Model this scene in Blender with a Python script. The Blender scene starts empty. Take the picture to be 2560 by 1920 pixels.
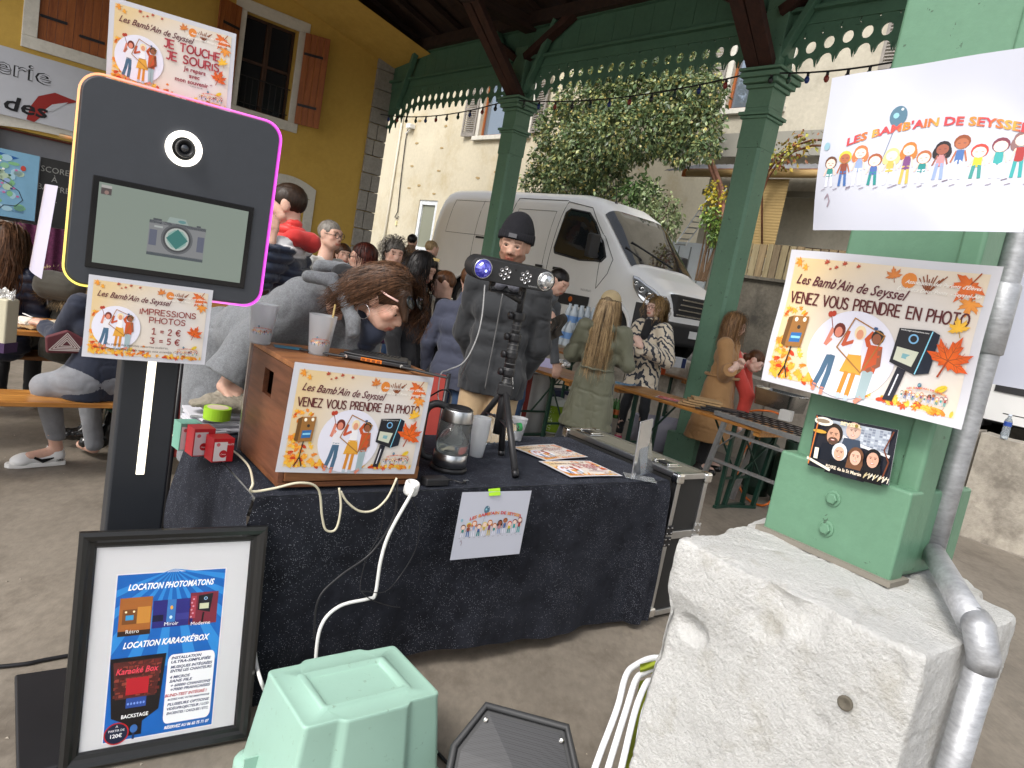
import bpy,math,random
import numpy as np
from math import sin,cos,pi,radians
random.seed(11);RNG=np.random.default_rng(5)
SC=bpy.context.scene
COL=SC.collection
V=lambda*a:np.array(a,dtype=float)

# ------------------------------------------------------------ camera, world, sun, exposure
FPX,CAM_H=1775.0,1.55
PITCH=radians(8.0076);ROLL=radians(10.41)
_fw=V(0,cos(PITCH),-sin(PITCH));_up0=V(0,sin(PITCH),cos(PITCH));_r0=V(1,0,0)
_u=cos(ROLL)*_up0-sin(ROLL)*_r0;_r=sin(ROLL)*_up0+cos(ROLL)*_r0
CAM=V(0,0,CAM_H)
cam_data=bpy.data.cameras.new('camera');cam=bpy.data.objects.new('camera',cam_data);COL.objects.link(cam)
from mathutils import Matrix,Vector
cam.matrix_world=Matrix(((_r[0],_u[0],-_fw[0],0),(_r[1],_u[1],-_fw[1],0),(_r[2],_u[2],-_fw[2],CAM_H),(0,0,0,1)))
cam_data.sensor_width=36;cam_data.lens=FPX/2560*36;cam_data.clip_start=0.05;cam_data.clip_end=500
SC.camera=cam
world=bpy.data.worlds.new('World');SC.world=world;world.use_nodes=True
wn=world.node_tree;wn.nodes.clear()
_o=wn.nodes.new('ShaderNodeOutputWorld');_b=wn.nodes.new('ShaderNodeBackground');_s=wn.nodes.new('ShaderNodeTexSky')
SUN_EL,SUN_AZ=radians(48),radians(215)  # compass direction the light comes from (clockwise from +Y)
_s.sky_type='NISHITA';_s.sun_disc=False;_s.sun_elevation=SUN_EL;_s.sun_rotation=SUN_AZ
_s.air_density=1.0;_s.dust_density=4.0;_s.ozone_density=0.6
_hs=wn.nodes.new('ShaderNodeHueSaturation');_hs.inputs['Saturation'].default_value=0.35  # cloud cover: nearly grey sky
wn.links.new(_s.outputs[0],_hs.inputs['Color']);wn.links.new(_hs.outputs[0],_b.inputs[0]);_b.inputs[1].default_value=0.15
wn.links.new(_b.outputs[0],_o.inputs[0])
sd=bpy.data.lights.new('sun','SUN');sd.energy=1.05;sd.angle=radians(14);sd.color=(1,.96,.9)
so=bpy.data.objects.new('sun',sd);COL.objects.link(so)
_sdir=Vector((sin(SUN_AZ)*cos(SUN_EL),cos(SUN_AZ)*cos(SUN_EL),sin(SUN_EL)))
so.rotation_euler=_sdir.to_track_quat('Z','Y').to_euler();so.location=(0,0,30)
SC.view_settings.view_transform='Standard';SC.view_settings.look='None'
SC.view_settings.exposure=0.76;SC.view_settings.gamma=1
SC.cycles.max_bounces=8;SC.cycles.diffuse_bounces=4;SC.cycles.transparent_max_bounces=16
SC.cycles.use_denoising=True

# ------------------------------------------------------------ where things stand (measured from the photograph)
def ray(x,y):return _fw*FPX+(x-1280)*_r-(y-960)*_u
def G(x,y,h=0.0):
    d=ray(x,y);return CAM+d*((h-CAM_H)/d[2])
def D(x,y,d):return CAM+ray(x,y)*(d/FPX)
def PL(x,y,P0,n):
    d=ray(x,y);return CAM+d*(((P0-CAM)@n)/(d@n))
TH=radians(42)
B_=V(-sin(TH),cos(TH),0);A_=V(cos(TH),sin(TH),0);Z_=V(0,0,1)
C2=V(1.9532,7.6,0);SP=3.8304
def AB(a,b,z=0.0):return C2+a*A_+b*B_+V(0,0,z)
GRID=math.atan2(A_[1],A_[0])  # rotation that turns local x into A_ and local y into B_

# ------------------------------------------------------------ objects
def link(o):COL.objects.link(o);return o
def tag(o,label=None,cat=None,group=None,kind=None):
    if label:o['label']=label
    if cat:o['category']=cat
    if group:o['group']=group
    if kind:o['kind']=kind
    return o
def thing(name,label,cat,loc=(0,0,0),rz=0.0,group=None,tilt=None):
    o=bpy.data.objects.new(name,None);o.empty_display_size=.1
    R=Matrix.Rotation(rz,4,'Z')
    if tilt is not None:R=R@tilt
    o.matrix_world=Matrix.Translation(Vector(loc))@R
    link(o);return tag(o,label,cat,group)
def copy_tree(o,parent=None,mw=None):
    c=o.copy();COL.objects.link(c);c.parent=parent
    if parent is not None:c.matrix_parent_inverse=o.matrix_parent_inverse.copy()
    if mw is not None:c.matrix_world=mw
    for ch in[x for x in bpy.data.objects if x.parent==o]:copy_tree(ch,c)
    return c
def mwof(p):
    m=Matrix.Identity(4);q=p
    while q is not None:
        m=q.matrix_basis@m;q=q.parent
    return m

class MB:
    """mesh builder: collects shapes, links them as ONE object"""
    def __init__(s):s.v=[];s.f=[];s.m=[];s.n=0;s.c=None
    def add(s,vs,fs,m=0):
        vs=np.asarray(vs,float).reshape(-1,3);b=s.n
        s.v.append(vs);s.n+=len(vs)
        for f in fs:s.f.append([b+i for i in f]);s.m.append(m)
        return s
    def box(s,c,sz,R=None,m=0):
        h=np.array(sz,float)/2
        vs=np.array([[x,y,z]for x in(-1,1)for y in(-1,1)for z in(-1,1)])*h
        if R is not None:vs=vs@np.asarray(R).T
        return s.add(vs+np.array(c,float),[(0,1,3,2),(4,6,7,5),(0,4,5,1),(2,3,7,6),(0,2,6,4),(1,5,7,3)],m)
    def beam(s,p,q,w,h,up=(0,0,1),m=0):
        p=np.array(p,float);q=np.array(q,float);d=q-p;L=np.linalg.norm(d);d=d/L
        upv=np.array(up,float);x=np.cross(upv,d)
        if np.linalg.norm(x)<1e-6:x=np.cross(V(1,0,0),d)
        x/=np.linalg.norm(x);y=np.cross(d,x)
        return s.box((p+q)/2,(w,h,L),np.stack([x,y,d],1),m)
    def prism(s,poly,z0,z1,O=(0,0,0),U=(1,0,0),W=(0,1,0),N=(0,0,1),m=0):
        """2D polygon (star shaped or convex) in plane U,W pushed from z0 to z1 along N"""
        poly=np.array(poly,float);n=len(poly);O,U,W,N=[np.array(a,float)for a in(O,U,W,N)]
        a=O+poly[:,:1]*U+poly[:,1:]*W
        vs=np.concatenate([a+N*z0,a+N*z1])
        fs=[tuple(range(n-1,-1,-1)),tuple(range(n,2*n))]+[(i,(i+1)%n,n+(i+1)%n,n+i)for i in range(n)]
        return s.add(vs,fs,m)
    def tube(s,pts,r,n=8,m=0,caps=True):
        pts=np.array(pts,float);k=len(pts);r=np.ones(k)*r if np.isscalar(r)else np.array(r,float)
        t=np.gradient(pts,axis=0);t/=np.linalg.norm(t,axis=1)[:,None]+1e-12
        x=np.cross(t[0],V(0,0,1))if abs(t[0][2])<.9 else np.cross(t[0],V(0,1,0))
        x/=np.linalg.norm(x);vs=[]
        for i in range(k):
            x=x-(x@t[i])*t[i];x/=np.linalg.norm(x)+1e-12;y=np.cross(t[i],x)
            for j in range(n):
                a=2*pi*j/n;vs.append(pts[i]+r[i]*(cos(a)*x+sin(a)*y))
        fs=[(i*n+j,i*n+(j+1)%n,(i+1)*n+(j+1)%n,(i+1)*n+j)for i in range(k-1)for j in range(n)]
        if caps:fs+=[tuple(range(n-1,-1,-1)),tuple(range((k-1)*n,k*n))]
        return s.add(vs,fs,m)
    def lathe(s,prof,n=24,c=(0,0,0),m=0,cap=(True,True),ax=None):
        vs=[];
        for(r,z)in prof:
            for j in range(n):a=2*pi*j/n;vs.append((r*cos(a),r*sin(a),z))
        vs=np.array(vs)
        if ax is not None:
            zq=np.array(ax,float);zq/=np.linalg.norm(zq);xq=np.cross(V(0,0,1),zq)if abs(zq[2])<.95 else V(1,0,0)
            xq=xq-(xq@zq)*zq;xq/=np.linalg.norm(xq);yq=np.cross(zq,xq);vs=vs@np.stack([xq,yq,zq])
        vs=vs+np.array(c,float);k=len(prof)
        fs=[(i*n+j,i*n+(j+1)%n,(i+1)*n+(j+1)%n,(i+1)*n+j)for i in range(k-1)for j in range(n)]
        if cap[0]:fs.append(tuple(range(n-1,-1,-1)))
        if cap[1]:fs.append(tuple(range((k-1)*n,k*n)))
        return s.add(vs,fs,m)
    def grid(s,fn,nu,nv,m=0):
        vs=[fn(i/nu,j/nv)for j in range(nv+1)for i in range(nu+1)]
        fs=[(j*(nu+1)+i,j*(nu+1)+i+1,(j+1)*(nu+1)+i+1,(j+1)*(nu+1)+i)for j in range(nv)for i in range(nu)]
        return s.add(vs,fs,m)
    def build(s,name,mats,parent=None,smooth=False,bevel=0.0,world=False,cols=None,bseg=2,sub=0):
        me=bpy.data.meshes.new(name);vs=np.concatenate(s.v)if s.v else np.zeros((0,3))
        if world and parent is not None:
            mi=np.array(mwof(parent).inverted());vs=vs@mi[:3,:3].T+mi[:3,3]
        me.from_pydata(vs.tolist(),[],s.f)
        if not isinstance(mats,(list,tuple)):mats=[mats]
        for mt in mats:me.materials.append(mt)
        me.polygons.foreach_set('material_index',s.m)
        if smooth:me.polygons.foreach_set('use_smooth',[True]*len(s.f))
        if cols is not None:setcol(me,cols)
        me.update()
        o=bpy.data.objects.new(name,me);link(o)
        if parent is not None:o.parent=parent
        if smooth=='auto':me.set_sharp_from_angle(angle=radians(32))
        if bevel>0:
            b=o.modifiers.new('bevel','BEVEL');b.width=bevel;b.segments=bseg;b.limit_method='ANGLE';b.angle_limit=radians(35)
            me.polygons.foreach_set('use_smooth',[True]*len(s.f))
            b.harden_normals=True
        elif smooth=='auto':
            me.set_sharp_from_angle(angle=radians(40))
        if sub:
            b=o.modifiers.new('sub','SUBSURF');b.levels=sub;b.render_levels=sub
        return o
def setcol(me,cols):
    ca=me.color_attributes.new('Col','FLOAT_COLOR','POINT')
    c=np.ones((len(me.vertices),4),np.float32);c[:,:cols.shape[1]]=cols
    ca.data.foreach_set('color',c.ravel())
def struct(o):o['kind']='structure';return o
def stuff(o):o['kind']='stuff';return o
def rot(axis,a):
    return np.array(Matrix.Rotation(a,3,axis))

# ------------------------------------------------------------ materials
_mc={}
def lin(h):
    """#rrggbb to linear"""
    h=h.lstrip('#');c=[int(h[i:i+2],16)/255 for i in(0,2,4)]
    return tuple((x/12.92 if x<=.04045 else((x+.055)/1.055)**2.4)for x in c)
def M(name,col=(.5,.5,.5),rough=.6,metal=0.,var=.0,vs=6.,var2=0.,vs2=40.,bump=0.,bs=60.,bd=.002,bump2=0.,bs2=20.,stretch=(1,1,1),trans=0.,ior=1.45,
      emit=None,es=0.,vcol=False,coat=0.,spec=.5,alpha=1.,sheen=0.,dark=None,darkamt=0.,ds=3.,d0=.5,d1=.68,wave=None,thin=False):
    """procedural material: base colour with two scales of value variation, stains and fine relief"""
    if name in _mc:return _mc[name]
    if isinstance(col,str):col=lin(col)
    m=bpy.data.materials.new(name);m.use_nodes=True;nt=m.node_tree;N=nt.nodes;L=nt.links
    bs_=N['Principled BSDF']
    def inp(k,v):bs_.inputs[k].default_value=v
    inp('Roughness',rough);inp('Metallic',metal);inp('IOR',ior);inp('Transmission Weight',trans);inp('Coat Weight',coat)
    inp('Specular IOR Level',spec);inp('Alpha',alpha);inp('Sheen Weight',sheen)
    tc=N.new('ShaderNodeTexCoord');mp=N.new('ShaderNodeMapping');mp.inputs['Scale'].default_value=stretch
    L.new(tc.outputs['Object'],mp.inputs['Vector'])
    def noise(sc_,det=4,rg=.6):
        n=N.new('ShaderNodeTexNoise');n.inputs['Scale'].default_value=sc_;n.inputs['Detail'].default_value=det;n.inputs['Roughness'].default_value=rg
        L.new(mp.outputs[0],n.inputs['Vector']);return n
    if vcol:
        at=N.new('ShaderNodeAttribute');at.attribute_name='Col';cur=at.outputs['Color']
        if tuple(col)!=(1,1,1):
            mx=N.new('ShaderNodeMix');mx.data_type='RGBA';mx.blend_type='MULTIPLY';mx.inputs['Factor'].default_value=1
            L.new(cur,mx.inputs['A']);mx.inputs['B'].default_value=(*col,1);cur=mx.outputs['Result']
    else:
        rgb=N.new('ShaderNodeRGB');rgb.outputs[0].default_value=(*col,1);cur=rgb.outputs[0]
    for amt,sc_ in((var,vs),(var2,vs2)):
        if amt>0:
            n=noise(sc_);mr=N.new('ShaderNodeMapRange');mr.inputs['From Min'].default_value=.3;mr.inputs['From Max'].default_value=.7
            mr.inputs['To Min'].default_value=1-amt;mr.inputs['To Max'].default_value=1+amt*.7;L.new(n.outputs['Fac'],mr.inputs['Value'])
            mx=N.new('ShaderNodeVectorMath');mx.operation='SCALE';L.new(cur,mx.inputs[0]);L.new(mr.outputs[0],mx.inputs['Scale']);cur=mx.outputs[0]
    if dark is not None:
        if isinstance(dark,str):dark=lin(dark)
        n=noise(ds,6,.7);mr=N.new('ShaderNodeMapRange');mr.inputs['From Min'].default_value=d0;mr.inputs['From Max'].default_value=d1;mr.inputs['To Max'].default_value=darkamt
        L.new(n.outputs['Fac'],mr.inputs['Value']);mx=N.new('ShaderNodeMix');mx.data_type='RGBA';L.new(mr.outputs[0],mx.inputs['Factor'])
        L.new(cur,mx.inputs['A']);mx.inputs['B'].default_value=(*dark,1);cur=mx.outputs['Result']
    L.new(cur,bs_.inputs['Base Color'])
    if bump>0:
        n=noise(bs,5);bp=N.new('ShaderNodeBump');bp.inputs['Strength'].default_value=bump;bp.inputs['Distance'].default_value=bd
        L.new(n.outputs['Fac'],bp.inputs['Height']);L.new(bp.outputs[0],bs_.inputs['Normal'])
        if bump2>0:
            n=noise(bs2,8,.75);b2=N.new('ShaderNodeBump');b2.inputs['Strength'].default_value=bump2;b2.inputs['Distance'].default_value=bd*3;L.new(n.outputs['Fac'],b2.inputs['Height']);L.new(bp.outputs[0],b2.inputs['Normal']);L.new(b2.outputs[0],bs_.inputs['Normal'])
    if emit is not None:
        if isinstance(emit,str)and emit!='vcol':emit=lin(emit)
        if emit=='vcol':L.new(cur,bs_.inputs['Emission Color'])
        else:bs_.inputs['Emission Color'].default_value=(*emit,1)
        inp('Emission Strength',es)
    _mc[name]=m;return m
def wood(name,c1,c2,scale=3.,axis=0,rough=.5,ring=12.):
    if name in _mc:return _mc[name]
    c1=lin(c1)if isinstance(c1,str)else c1;c2=lin(c2)if isinstance(c2,str)else c2
    m=bpy.data.materials.new(name);m.use_nodes=True;nt=m.node_tree;N=nt.nodes;L=nt.links;bs_=N['Principled BSDF']
    tc=N.new('ShaderNodeTexCoord');mp=N.new('ShaderNodeMapping');sc_=[scale*4]*3;sc_[axis]=scale*.35;mp.inputs['Scale'].default_value=sc_
    oi=N.new('ShaderNodeObjectInfo');ad=N.new('ShaderNodeVectorMath');ad.operation='ADD'
    L.new(tc.outputs['Object'],ad.inputs[0]);L.new(oi.outputs['Random'],ad.inputs[1]);L.new(ad.outputs[0],mp.inputs['Vector'])
    n1=N.new('ShaderNodeTexNoise');n1.inputs['Scale'].default_value=1.2;n1.inputs['Detail'].default_value=3;n1.inputs['Distortion'].default_value=.8;L.new(mp.outputs[0],n1.inputs['Vector'])
    n2=N.new('ShaderNodeTexNoise');n2.inputs['Scale'].default_value=ring;n2.inputs['Detail'].default_value=8;n2.inputs['Roughness'].default_value=.7;L.new(mp.outputs[0],n2.inputs['Vector'])
    mx=N.new('ShaderNodeMath');mx.operation='ADD';L.new(n1.outputs['Fac'],mx.inputs[0]);L.new(n2.outputs['Fac'],mx.inputs[1])
    mr=N.new('ShaderNodeMapRange');mr.inputs['From Min'].default_value=.75;mr.inputs['From Max'].default_value=1.25;L.new(mx.outputs[0],mr.inputs['Value'])
    mc=N.new('ShaderNodeMix');mc.data_type='RGBA';L.new(mr.outputs[0],mc.inputs['Factor']);mc.inputs['A'].default_value=(*c1,1);mc.inputs['B'].default_value=(*c2,1)
    L.new(mc.outputs['Result'],bs_.inputs['Base Color']);bs_.inputs['Roughness'].default_value=rough
    bp=N.new('ShaderNodeBump');bp.inputs['Strength'].default_value=.25;bp.inputs['Distance'].default_value=.002;L.new(mx.outputs[0],bp.inputs['Height']);L.new(bp.outputs[0],bs_.inputs['Normal'])
    _mc[name]=m;return m
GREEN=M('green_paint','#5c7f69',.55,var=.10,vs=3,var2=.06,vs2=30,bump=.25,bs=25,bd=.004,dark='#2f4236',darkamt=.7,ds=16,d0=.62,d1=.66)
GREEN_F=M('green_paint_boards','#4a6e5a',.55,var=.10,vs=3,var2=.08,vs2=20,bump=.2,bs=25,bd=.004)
BLACK=M('black_plastic',(.02,.02,.022),.45,var=.1)
BLACKM=M('black_metal',(.025,.025,.028),.35,var=.1,metal=.3)
WHITE=M('white_plastic',(.75,.75,.74),.4,var=.04)
PAPER=M('white_paper',(.62,.62,.67),.42,var=.02,vs=8)
PRINT=M('print_ink',(1,1,1),.42,vcol=True)
GLOSSP=M('gloss_print',(1,1,1),.18,vcol=True)
ALU=M('brushed_aluminium',(.62,.63,.64),.3,metal=1,var=.08,vs=20,bump=.1,bs=80,bd=.0005)
CHROME=M('bright_steel',(.75,.75,.74),.16,metal=1)
GLASS=M('clear_glass',(1,1,1),.02,trans=1,ior=1.45)
CLEARP=M('clear_plastic',(.92,.96,1.),.12,trans=.9,ior=1.12)
FROST=M('frosted_plastic',(.9,.92,.95),.45,trans=.75,ior=1.2)
# ------------------------------------------------------------ smooth bodies: blended distance fields turned into one mesh
def _vnoise(p,seed=0):
    p=np.asarray(p);i=np.floor(p).astype(np.int64);f=p-i;f=f*f*(3-2*f)
    def h(a,b,c):
        n=(a*374761393+b*668265263+c*2147483647+seed*974634777)&0xffffffff
        n=((n^(n>>13))*1274126177)&0xffffffff
        return((n^(n>>16))&0xffff)/65535.0
    r=0
    for dx in(0,1):
        for dy in(0,1):
            for dz in(0,1):
                w=(f[:,0]if dx else 1-f[:,0])*(f[:,1]if dy else 1-f[:,1])*(f[:,2]if dz else 1-f[:,2])
                r=r+w*h(i[:,0]+dx,i[:,1]+dy,i[:,2]+dz)
    return r
def cap(p,q,r1,r2=None,clip=None):return('c',np.array(p,float),np.array(q,float),r1,r1 if r2 is None else r2,clip)
def ell(c,r,R=None,clip=None):return('e',np.array(c,float),np.array(r,float),R,clip)
def sdf(prims,res,k=.012,neg=()):
    def bounds(p):
        if p[0]=='c':r=max(p[3],p[4]);return np.minimum(p[1],p[2])-r,np.maximum(p[1],p[2])+r
        r=max(p[2]);return p[1]-r,p[1]+r
    bb=[bounds(p)for p in prims];lo=np.min([b[0]for b in bb],0)-4*k-2*res;hi=np.max([b[1]for b in bb],0)+4*k+2*res
    n=np.ceil((hi-lo)/res).astype(int)+1;acc=np.full(tuple(n),1e-12,np.float32)
    def sub(b,pad):
        a0=np.maximum(0,np.floor((b[0]-pad-lo)/res).astype(int));a1=np.minimum(n,np.ceil((b[1]+pad-lo)/res).astype(int)+1)
        return a0,a1
    def dist(p,a0,a1):
        X=(lo[0]+res*np.arange(a0[0],a1[0]))[:,None,None];Y=(lo[1]+res*np.arange(a0[1],a1[1]))[None,:,None];Z=(lo[2]+res*np.arange(a0[2],a1[2]))[None,None,:]
        if p[0]=='c':
            ba=p[2]-p[1];L2=ba@ba+1e-12
            t=np.clip(((X-p[1][0])*ba[0]+(Y-p[1][1])*ba[1]+(Z-p[1][2])*ba[2])/L2,0,1)
            d=np.sqrt((X-p[1][0]-t*ba[0])**2+(Y-p[1][1]-t*ba[1])**2+(Z-p[1][2]-t*ba[2])**2)-(p[3]+(p[4]-p[3])*t);clip=p[5]
        else:
            x,y,z=X-p[1][0],Y-p[1][1],Z-p[1][2];R=p[3]
            if R is not None:x,y,z=[R[0][i]*x+R[1][i]*y+R[2][i]*z for i in range(3)]
            r=p[2];q=np.sqrt((x/r[0])**2+(y/r[1])**2+(z/r[2])**2);g=np.sqrt((x/r[0]**2)**2+(y/r[1]**2)**2+(z/r[2]**2)**2)+1e-9
            d=q*(q-1)/g;d=np.maximum(d,-min(r));clip=p[4]
        if clip is not None:
            for(c,nn)in clip:d=np.maximum(d,(X-c[0])*nn[0]+(Y-c[1])*nn[1]+(Z-c[2])*nn[2])
        return d
    for p,b in zip(prims,bb):
        a0,a1=sub(b,4*k+res);d=dist(p,a0,a1)
        acc[a0[0]:a1[0],a0[1]:a1[1],a0[2]:a1[2]]+=np.exp(-np.clip(d/k,-20,30)).astype(np.float32)
    F=-k*np.log(acc)
    for p in neg:
        b=bounds(p);a0,a1=sub(b,res);d=dist(p,a0,a1);s_=F[a0[0]:a1[0],a0[1]:a1[1],a0[2]:a1[2]]
        h=np.clip(.5+.5*(s_+d)/(.004),0,1);F[a0[0]:a1[0],a0[1]:a1[1],a0[2]:a1[2]]=np.maximum(s_,-d)
    # surface nets
    S=F<0;nx,ny,nz=n;cx,cy,cz=nx-1,ny-1,nz-1
    cnt=np.zeros((cx,cy,cz),np.int8)
    for dx in(0,1):
        for dy in(0,1):
            for dz in(0,1):cnt+=S[dx:dx+cx,dy:dy+cy,dz:dz+cz]
    act=(cnt>0)&(cnt<8);ids=np.full(act.shape,-1,np.int64);I=np.argwhere(act);ids[act]=np.arange(len(I))
    ps=np.zeros((len(I),3));w=np.zeros(len(I))
    corners=[(a,b,c)for a in(0,1)for b in(0,1)for c in(0,1)]
    val={c:F[I[:,0]+c[0],I[:,1]+c[1],I[:,2]+c[2]]for c in corners}
    for c in corners:
        for ax in range(3):
            if c[ax]==0:
                d=list(c);d[ax]=1;d=tuple(d);a,b=val[c],val[d];mk=(a<0)!=(b<0)
                t=np.where(mk,a/(a-b+1e-20),0);P=np.array(c,float)[None]+np.zeros((len(I),3));P[:,ax]+=t
                ps+=P*mk[:,None];w+=mk
    vs=lo+res*(I+ps/w[:,None]);fs=[]
    for ax in range(3):
        o1,o2=[(1,2),(2,0),(0,1)][ax];sl=[slice(1,-1)]*3;sl[ax]=slice(0,-1);A=S[tuple(sl)];sl2=list(sl);sl2[ax]=slice(1,None);Bm=S[tuple(sl2)]
        E_=np.argwhere(A!=Bm)
        if not len(E_):continue
        off=np.array([1,1,1]);off[ax]=0;E_=E_+off;fl=A[A!=Bm]
        e1=np.zeros(3,int);e1[o1]=1;e2=np.zeros(3,int);e2[o2]=1
        g=lambda q:ids[q[:,0],q[:,1],q[:,2]]
        Q=np.stack([g(E_),g(E_-e1),g(E_-e1-e2),g(E_-e2)],1);Q[~fl]=Q[~fl][:,::-1]
        fs.append(Q)
    return vs,np.concatenate(fs)
def smooth_obj(name,prims,mat,parent,res=.01,k=.012,neg=(),disp=None,colf=None,world=False,extra=None,cut=None):
    vs,fs=sdf(prims,res,k,neg)
    if disp is not None:
        v0,v1,v2,v3=[vs[fs[:,i]]for i in range(4)];fn=np.cross(v2-v0,v3-v1);nn=np.zeros_like(vs)
        for i in range(4):np.add.at(nn,fs[:,i],fn)
        nn/=np.linalg.norm(nn,axis=1)[:,None]+1e-12;vs=vs+nn*disp(vs)[:,None]
    mb=MB();mb.v=[vs];mb.n=len(vs);mb.f=fs.tolist();mb.m=[0]*len(fs)
    cols=colf(vs)if colf is not None else None
    if name=='hair' and extra is None:cols=np.full((len(vs),3),.85)
    if extra is not None:  # ribbons added to the same mesh (hair strands)
        ev,ef=extra;b=mb.n;mb.v.append(ev);mb.n+=len(ev);mb.f+=(ef+b).tolist();mb.m+=[0]*len(ef)
        if cols is not None:cols=np.concatenate([cols,colf(ev)])
        if name=='hair':hc_=np.repeat(np.random.default_rng(1).uniform(.65,1.45,len(ev)//20),20);cols=np.concatenate([np.full((len(vs),3),.45),np.repeat(hc_[:,None],3,1)])  # shell coloured darker than the strands: painted shade in the gaps
    return mb.build(name,mat,parent,smooth=True,world=world,cols=cols)
def folds(amp=.006,sc=9.,st=(1,1,.45),seed=1,quilt=None):
    st=np.array(st)
    def f(v):
        n=_vnoise(v*sc*st,seed);n2=_vnoise(v*sc*2.3*st+7,seed+3);r=(np.abs(n-.5)*2)**.7;n3=_vnoise(v*sc*1.4*st[::-1]+31,seed+5);cr=np.clip(1-np.abs(n3-.5)*9,0,1)**1.5;n4=_vnoise(v*sc*3.2*V(1,1,.8)+11,seed+6);cr2=np.clip(1-np.abs(n4-.5)*8,0,1)**1.5;d=amp*(r-.6)+amp*.5*(n2-.5)-amp*.75*cr-amp*.35*cr2
        if quilt:d=d+quilt[1]*(np.abs(np.sin(v[:,2]*pi/quilt[0]+n*.6))**.5-.8)
        return d
    return f

def norm(v):v=np.array(v,float);return v/(np.linalg.norm(v)+1e-12)
def frame(f,up=(0,0,1)):
    f=norm(f);r=norm(np.cross(f,up));u=np.cross(r,f);return r,f,u  # right, forward, up
def strands(hc,fr,n,L,grav=(0,0,-1),wave=.01,wl=.12,w=.007,lowest=None,spread=.02,seed=0,back=True,R=(.092,.105,.1),curl=0.,flat=.0,sgn=None,front=.2,tmin=-.1,tmax=1.0,ymin=-9,xmax=9,keep=True):
    """hair: thin ribbons that start on the scalp, part at the crown and fall"""
    rg=np.random.default_rng(seed);r,f,u=fr;vs=[];fs=[];seg=9;g=norm(grav);hc=np.array(hc)
    for s_ in range(n):
        th=rg.uniform(0,2*pi);ph=rg.uniform(tmin,tmax)
        d=V(cos(th)*math.sqrt(max(0,1-ph*ph)),sin(th)*math.sqrt(max(0,1-ph*ph)),ph)
        if(d[1]>front and ph<.75)or d[1]<ymin or d[0]>xmax:continue
        loc=d*np.array(R)+V(0,-.015,.02)
        p=hc+r*loc[0]+f*loc[1]+u*loc[2];nrm=norm(r*d[0]+f*d[1]+u*d[2])
        tdir=norm(g-(g@nrm)*nrm+.35*(r*np.sign(d[0]+1e-6))-(.5*f if back else 0));l=L*rg.uniform(.75,1.1);st=l/seg
        phs=rg.uniform(0,6.28);pts=[p];cur=tdir;ln=rg.uniform(1.0,1.0+spread*8)
        for i in range(seg):
            cur=norm(cur*.45+g*.55+V(*rg.normal(0,.05+flat,3)));q=pts[-1]+cur*st
            q=q+(r*sin(phs+i*st*6.28/wl)+nrm*cos(phs+i*st*6.28/wl))*wave*min(1,i/3)
            rel=q-hc;lx,ly,lz=rel@r,rel@f,rel@u;e=math.sqrt((lx/R[0])**2+((ly+.015)/R[1])**2+((lz-.02)/R[2])**2)
            if e<ln:q=hc+(r*lx+f*(ly+.015)+u*(lz-.02))/max(e,.2)*ln+u*.02-f*.015
            pts.append(q)
        if keep and any((q-hc)@f>.045 and-.12<(q-hc)@u<.045 and abs((q-hc)@r)<.062 for q in pts):continue
        side=norm(np.cross(g,nrm)+1e-3);b=len(vs)
        for i,q in enumerate(pts):
            ww=w*(1-.75*i/seg);vs+=[q-side*ww/2,q+side*ww/2+nrm*.001]
        fs+=[(b+2*i,b+2*i+1,b+2*i+3,b+2*i+2)for i in range(seg)]
    return np.array(vs),np.array(fs)

def skin_mat(name,col):
    m=M(name,col,.5,var=.06,vs=25,var2=.04,vs2=120,bump=.08,bs=250,bd=.001,vcol=True,spec=.35)
    b=m.node_tree.nodes['Principled BSDF'];b.inputs['Subsurface Weight'].default_value=.12;b.inputs['Subsurface Scale'].default_value=.012;b.inputs['Subsurface Radius'].default_value=(1,.35,.2);return m
def cloth(name,col,bump=.35,bs=220,var=.1,vs=7,rough=.85,var2=.08,vs2=300,**k):return M(name,col,rough,var=var,vs=vs,var2=var2,vs2=vs2,bump=bump,bs=bs,bd=.0015,sheen=.15,**k)
def hair_mat(name,c,c2=None):
    if name in _mc:return _mc[name]
    m=wood(name,c,c2 or c,14,2,.42,10.);N=m.node_tree.nodes;L=m.node_tree.links;b=N['Principled BSDF'];src=b.inputs['Base Color'].links[0].from_socket
    at=N.new('ShaderNodeAttribute');at.attribute_name='Col';mx=N.new('ShaderNodeMix');mx.data_type='RGBA';mx.blend_type='MULTIPLY';mx.inputs['Factor'].default_value=1
    L.new(src,mx.inputs['A']);L.new(at.outputs['Color'],mx.inputs['B']);L.new(mx.outputs['Result'],b.inputs['Base Color']);b.inputs['Specular IOR Level'].default_value=.3;return m

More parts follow.
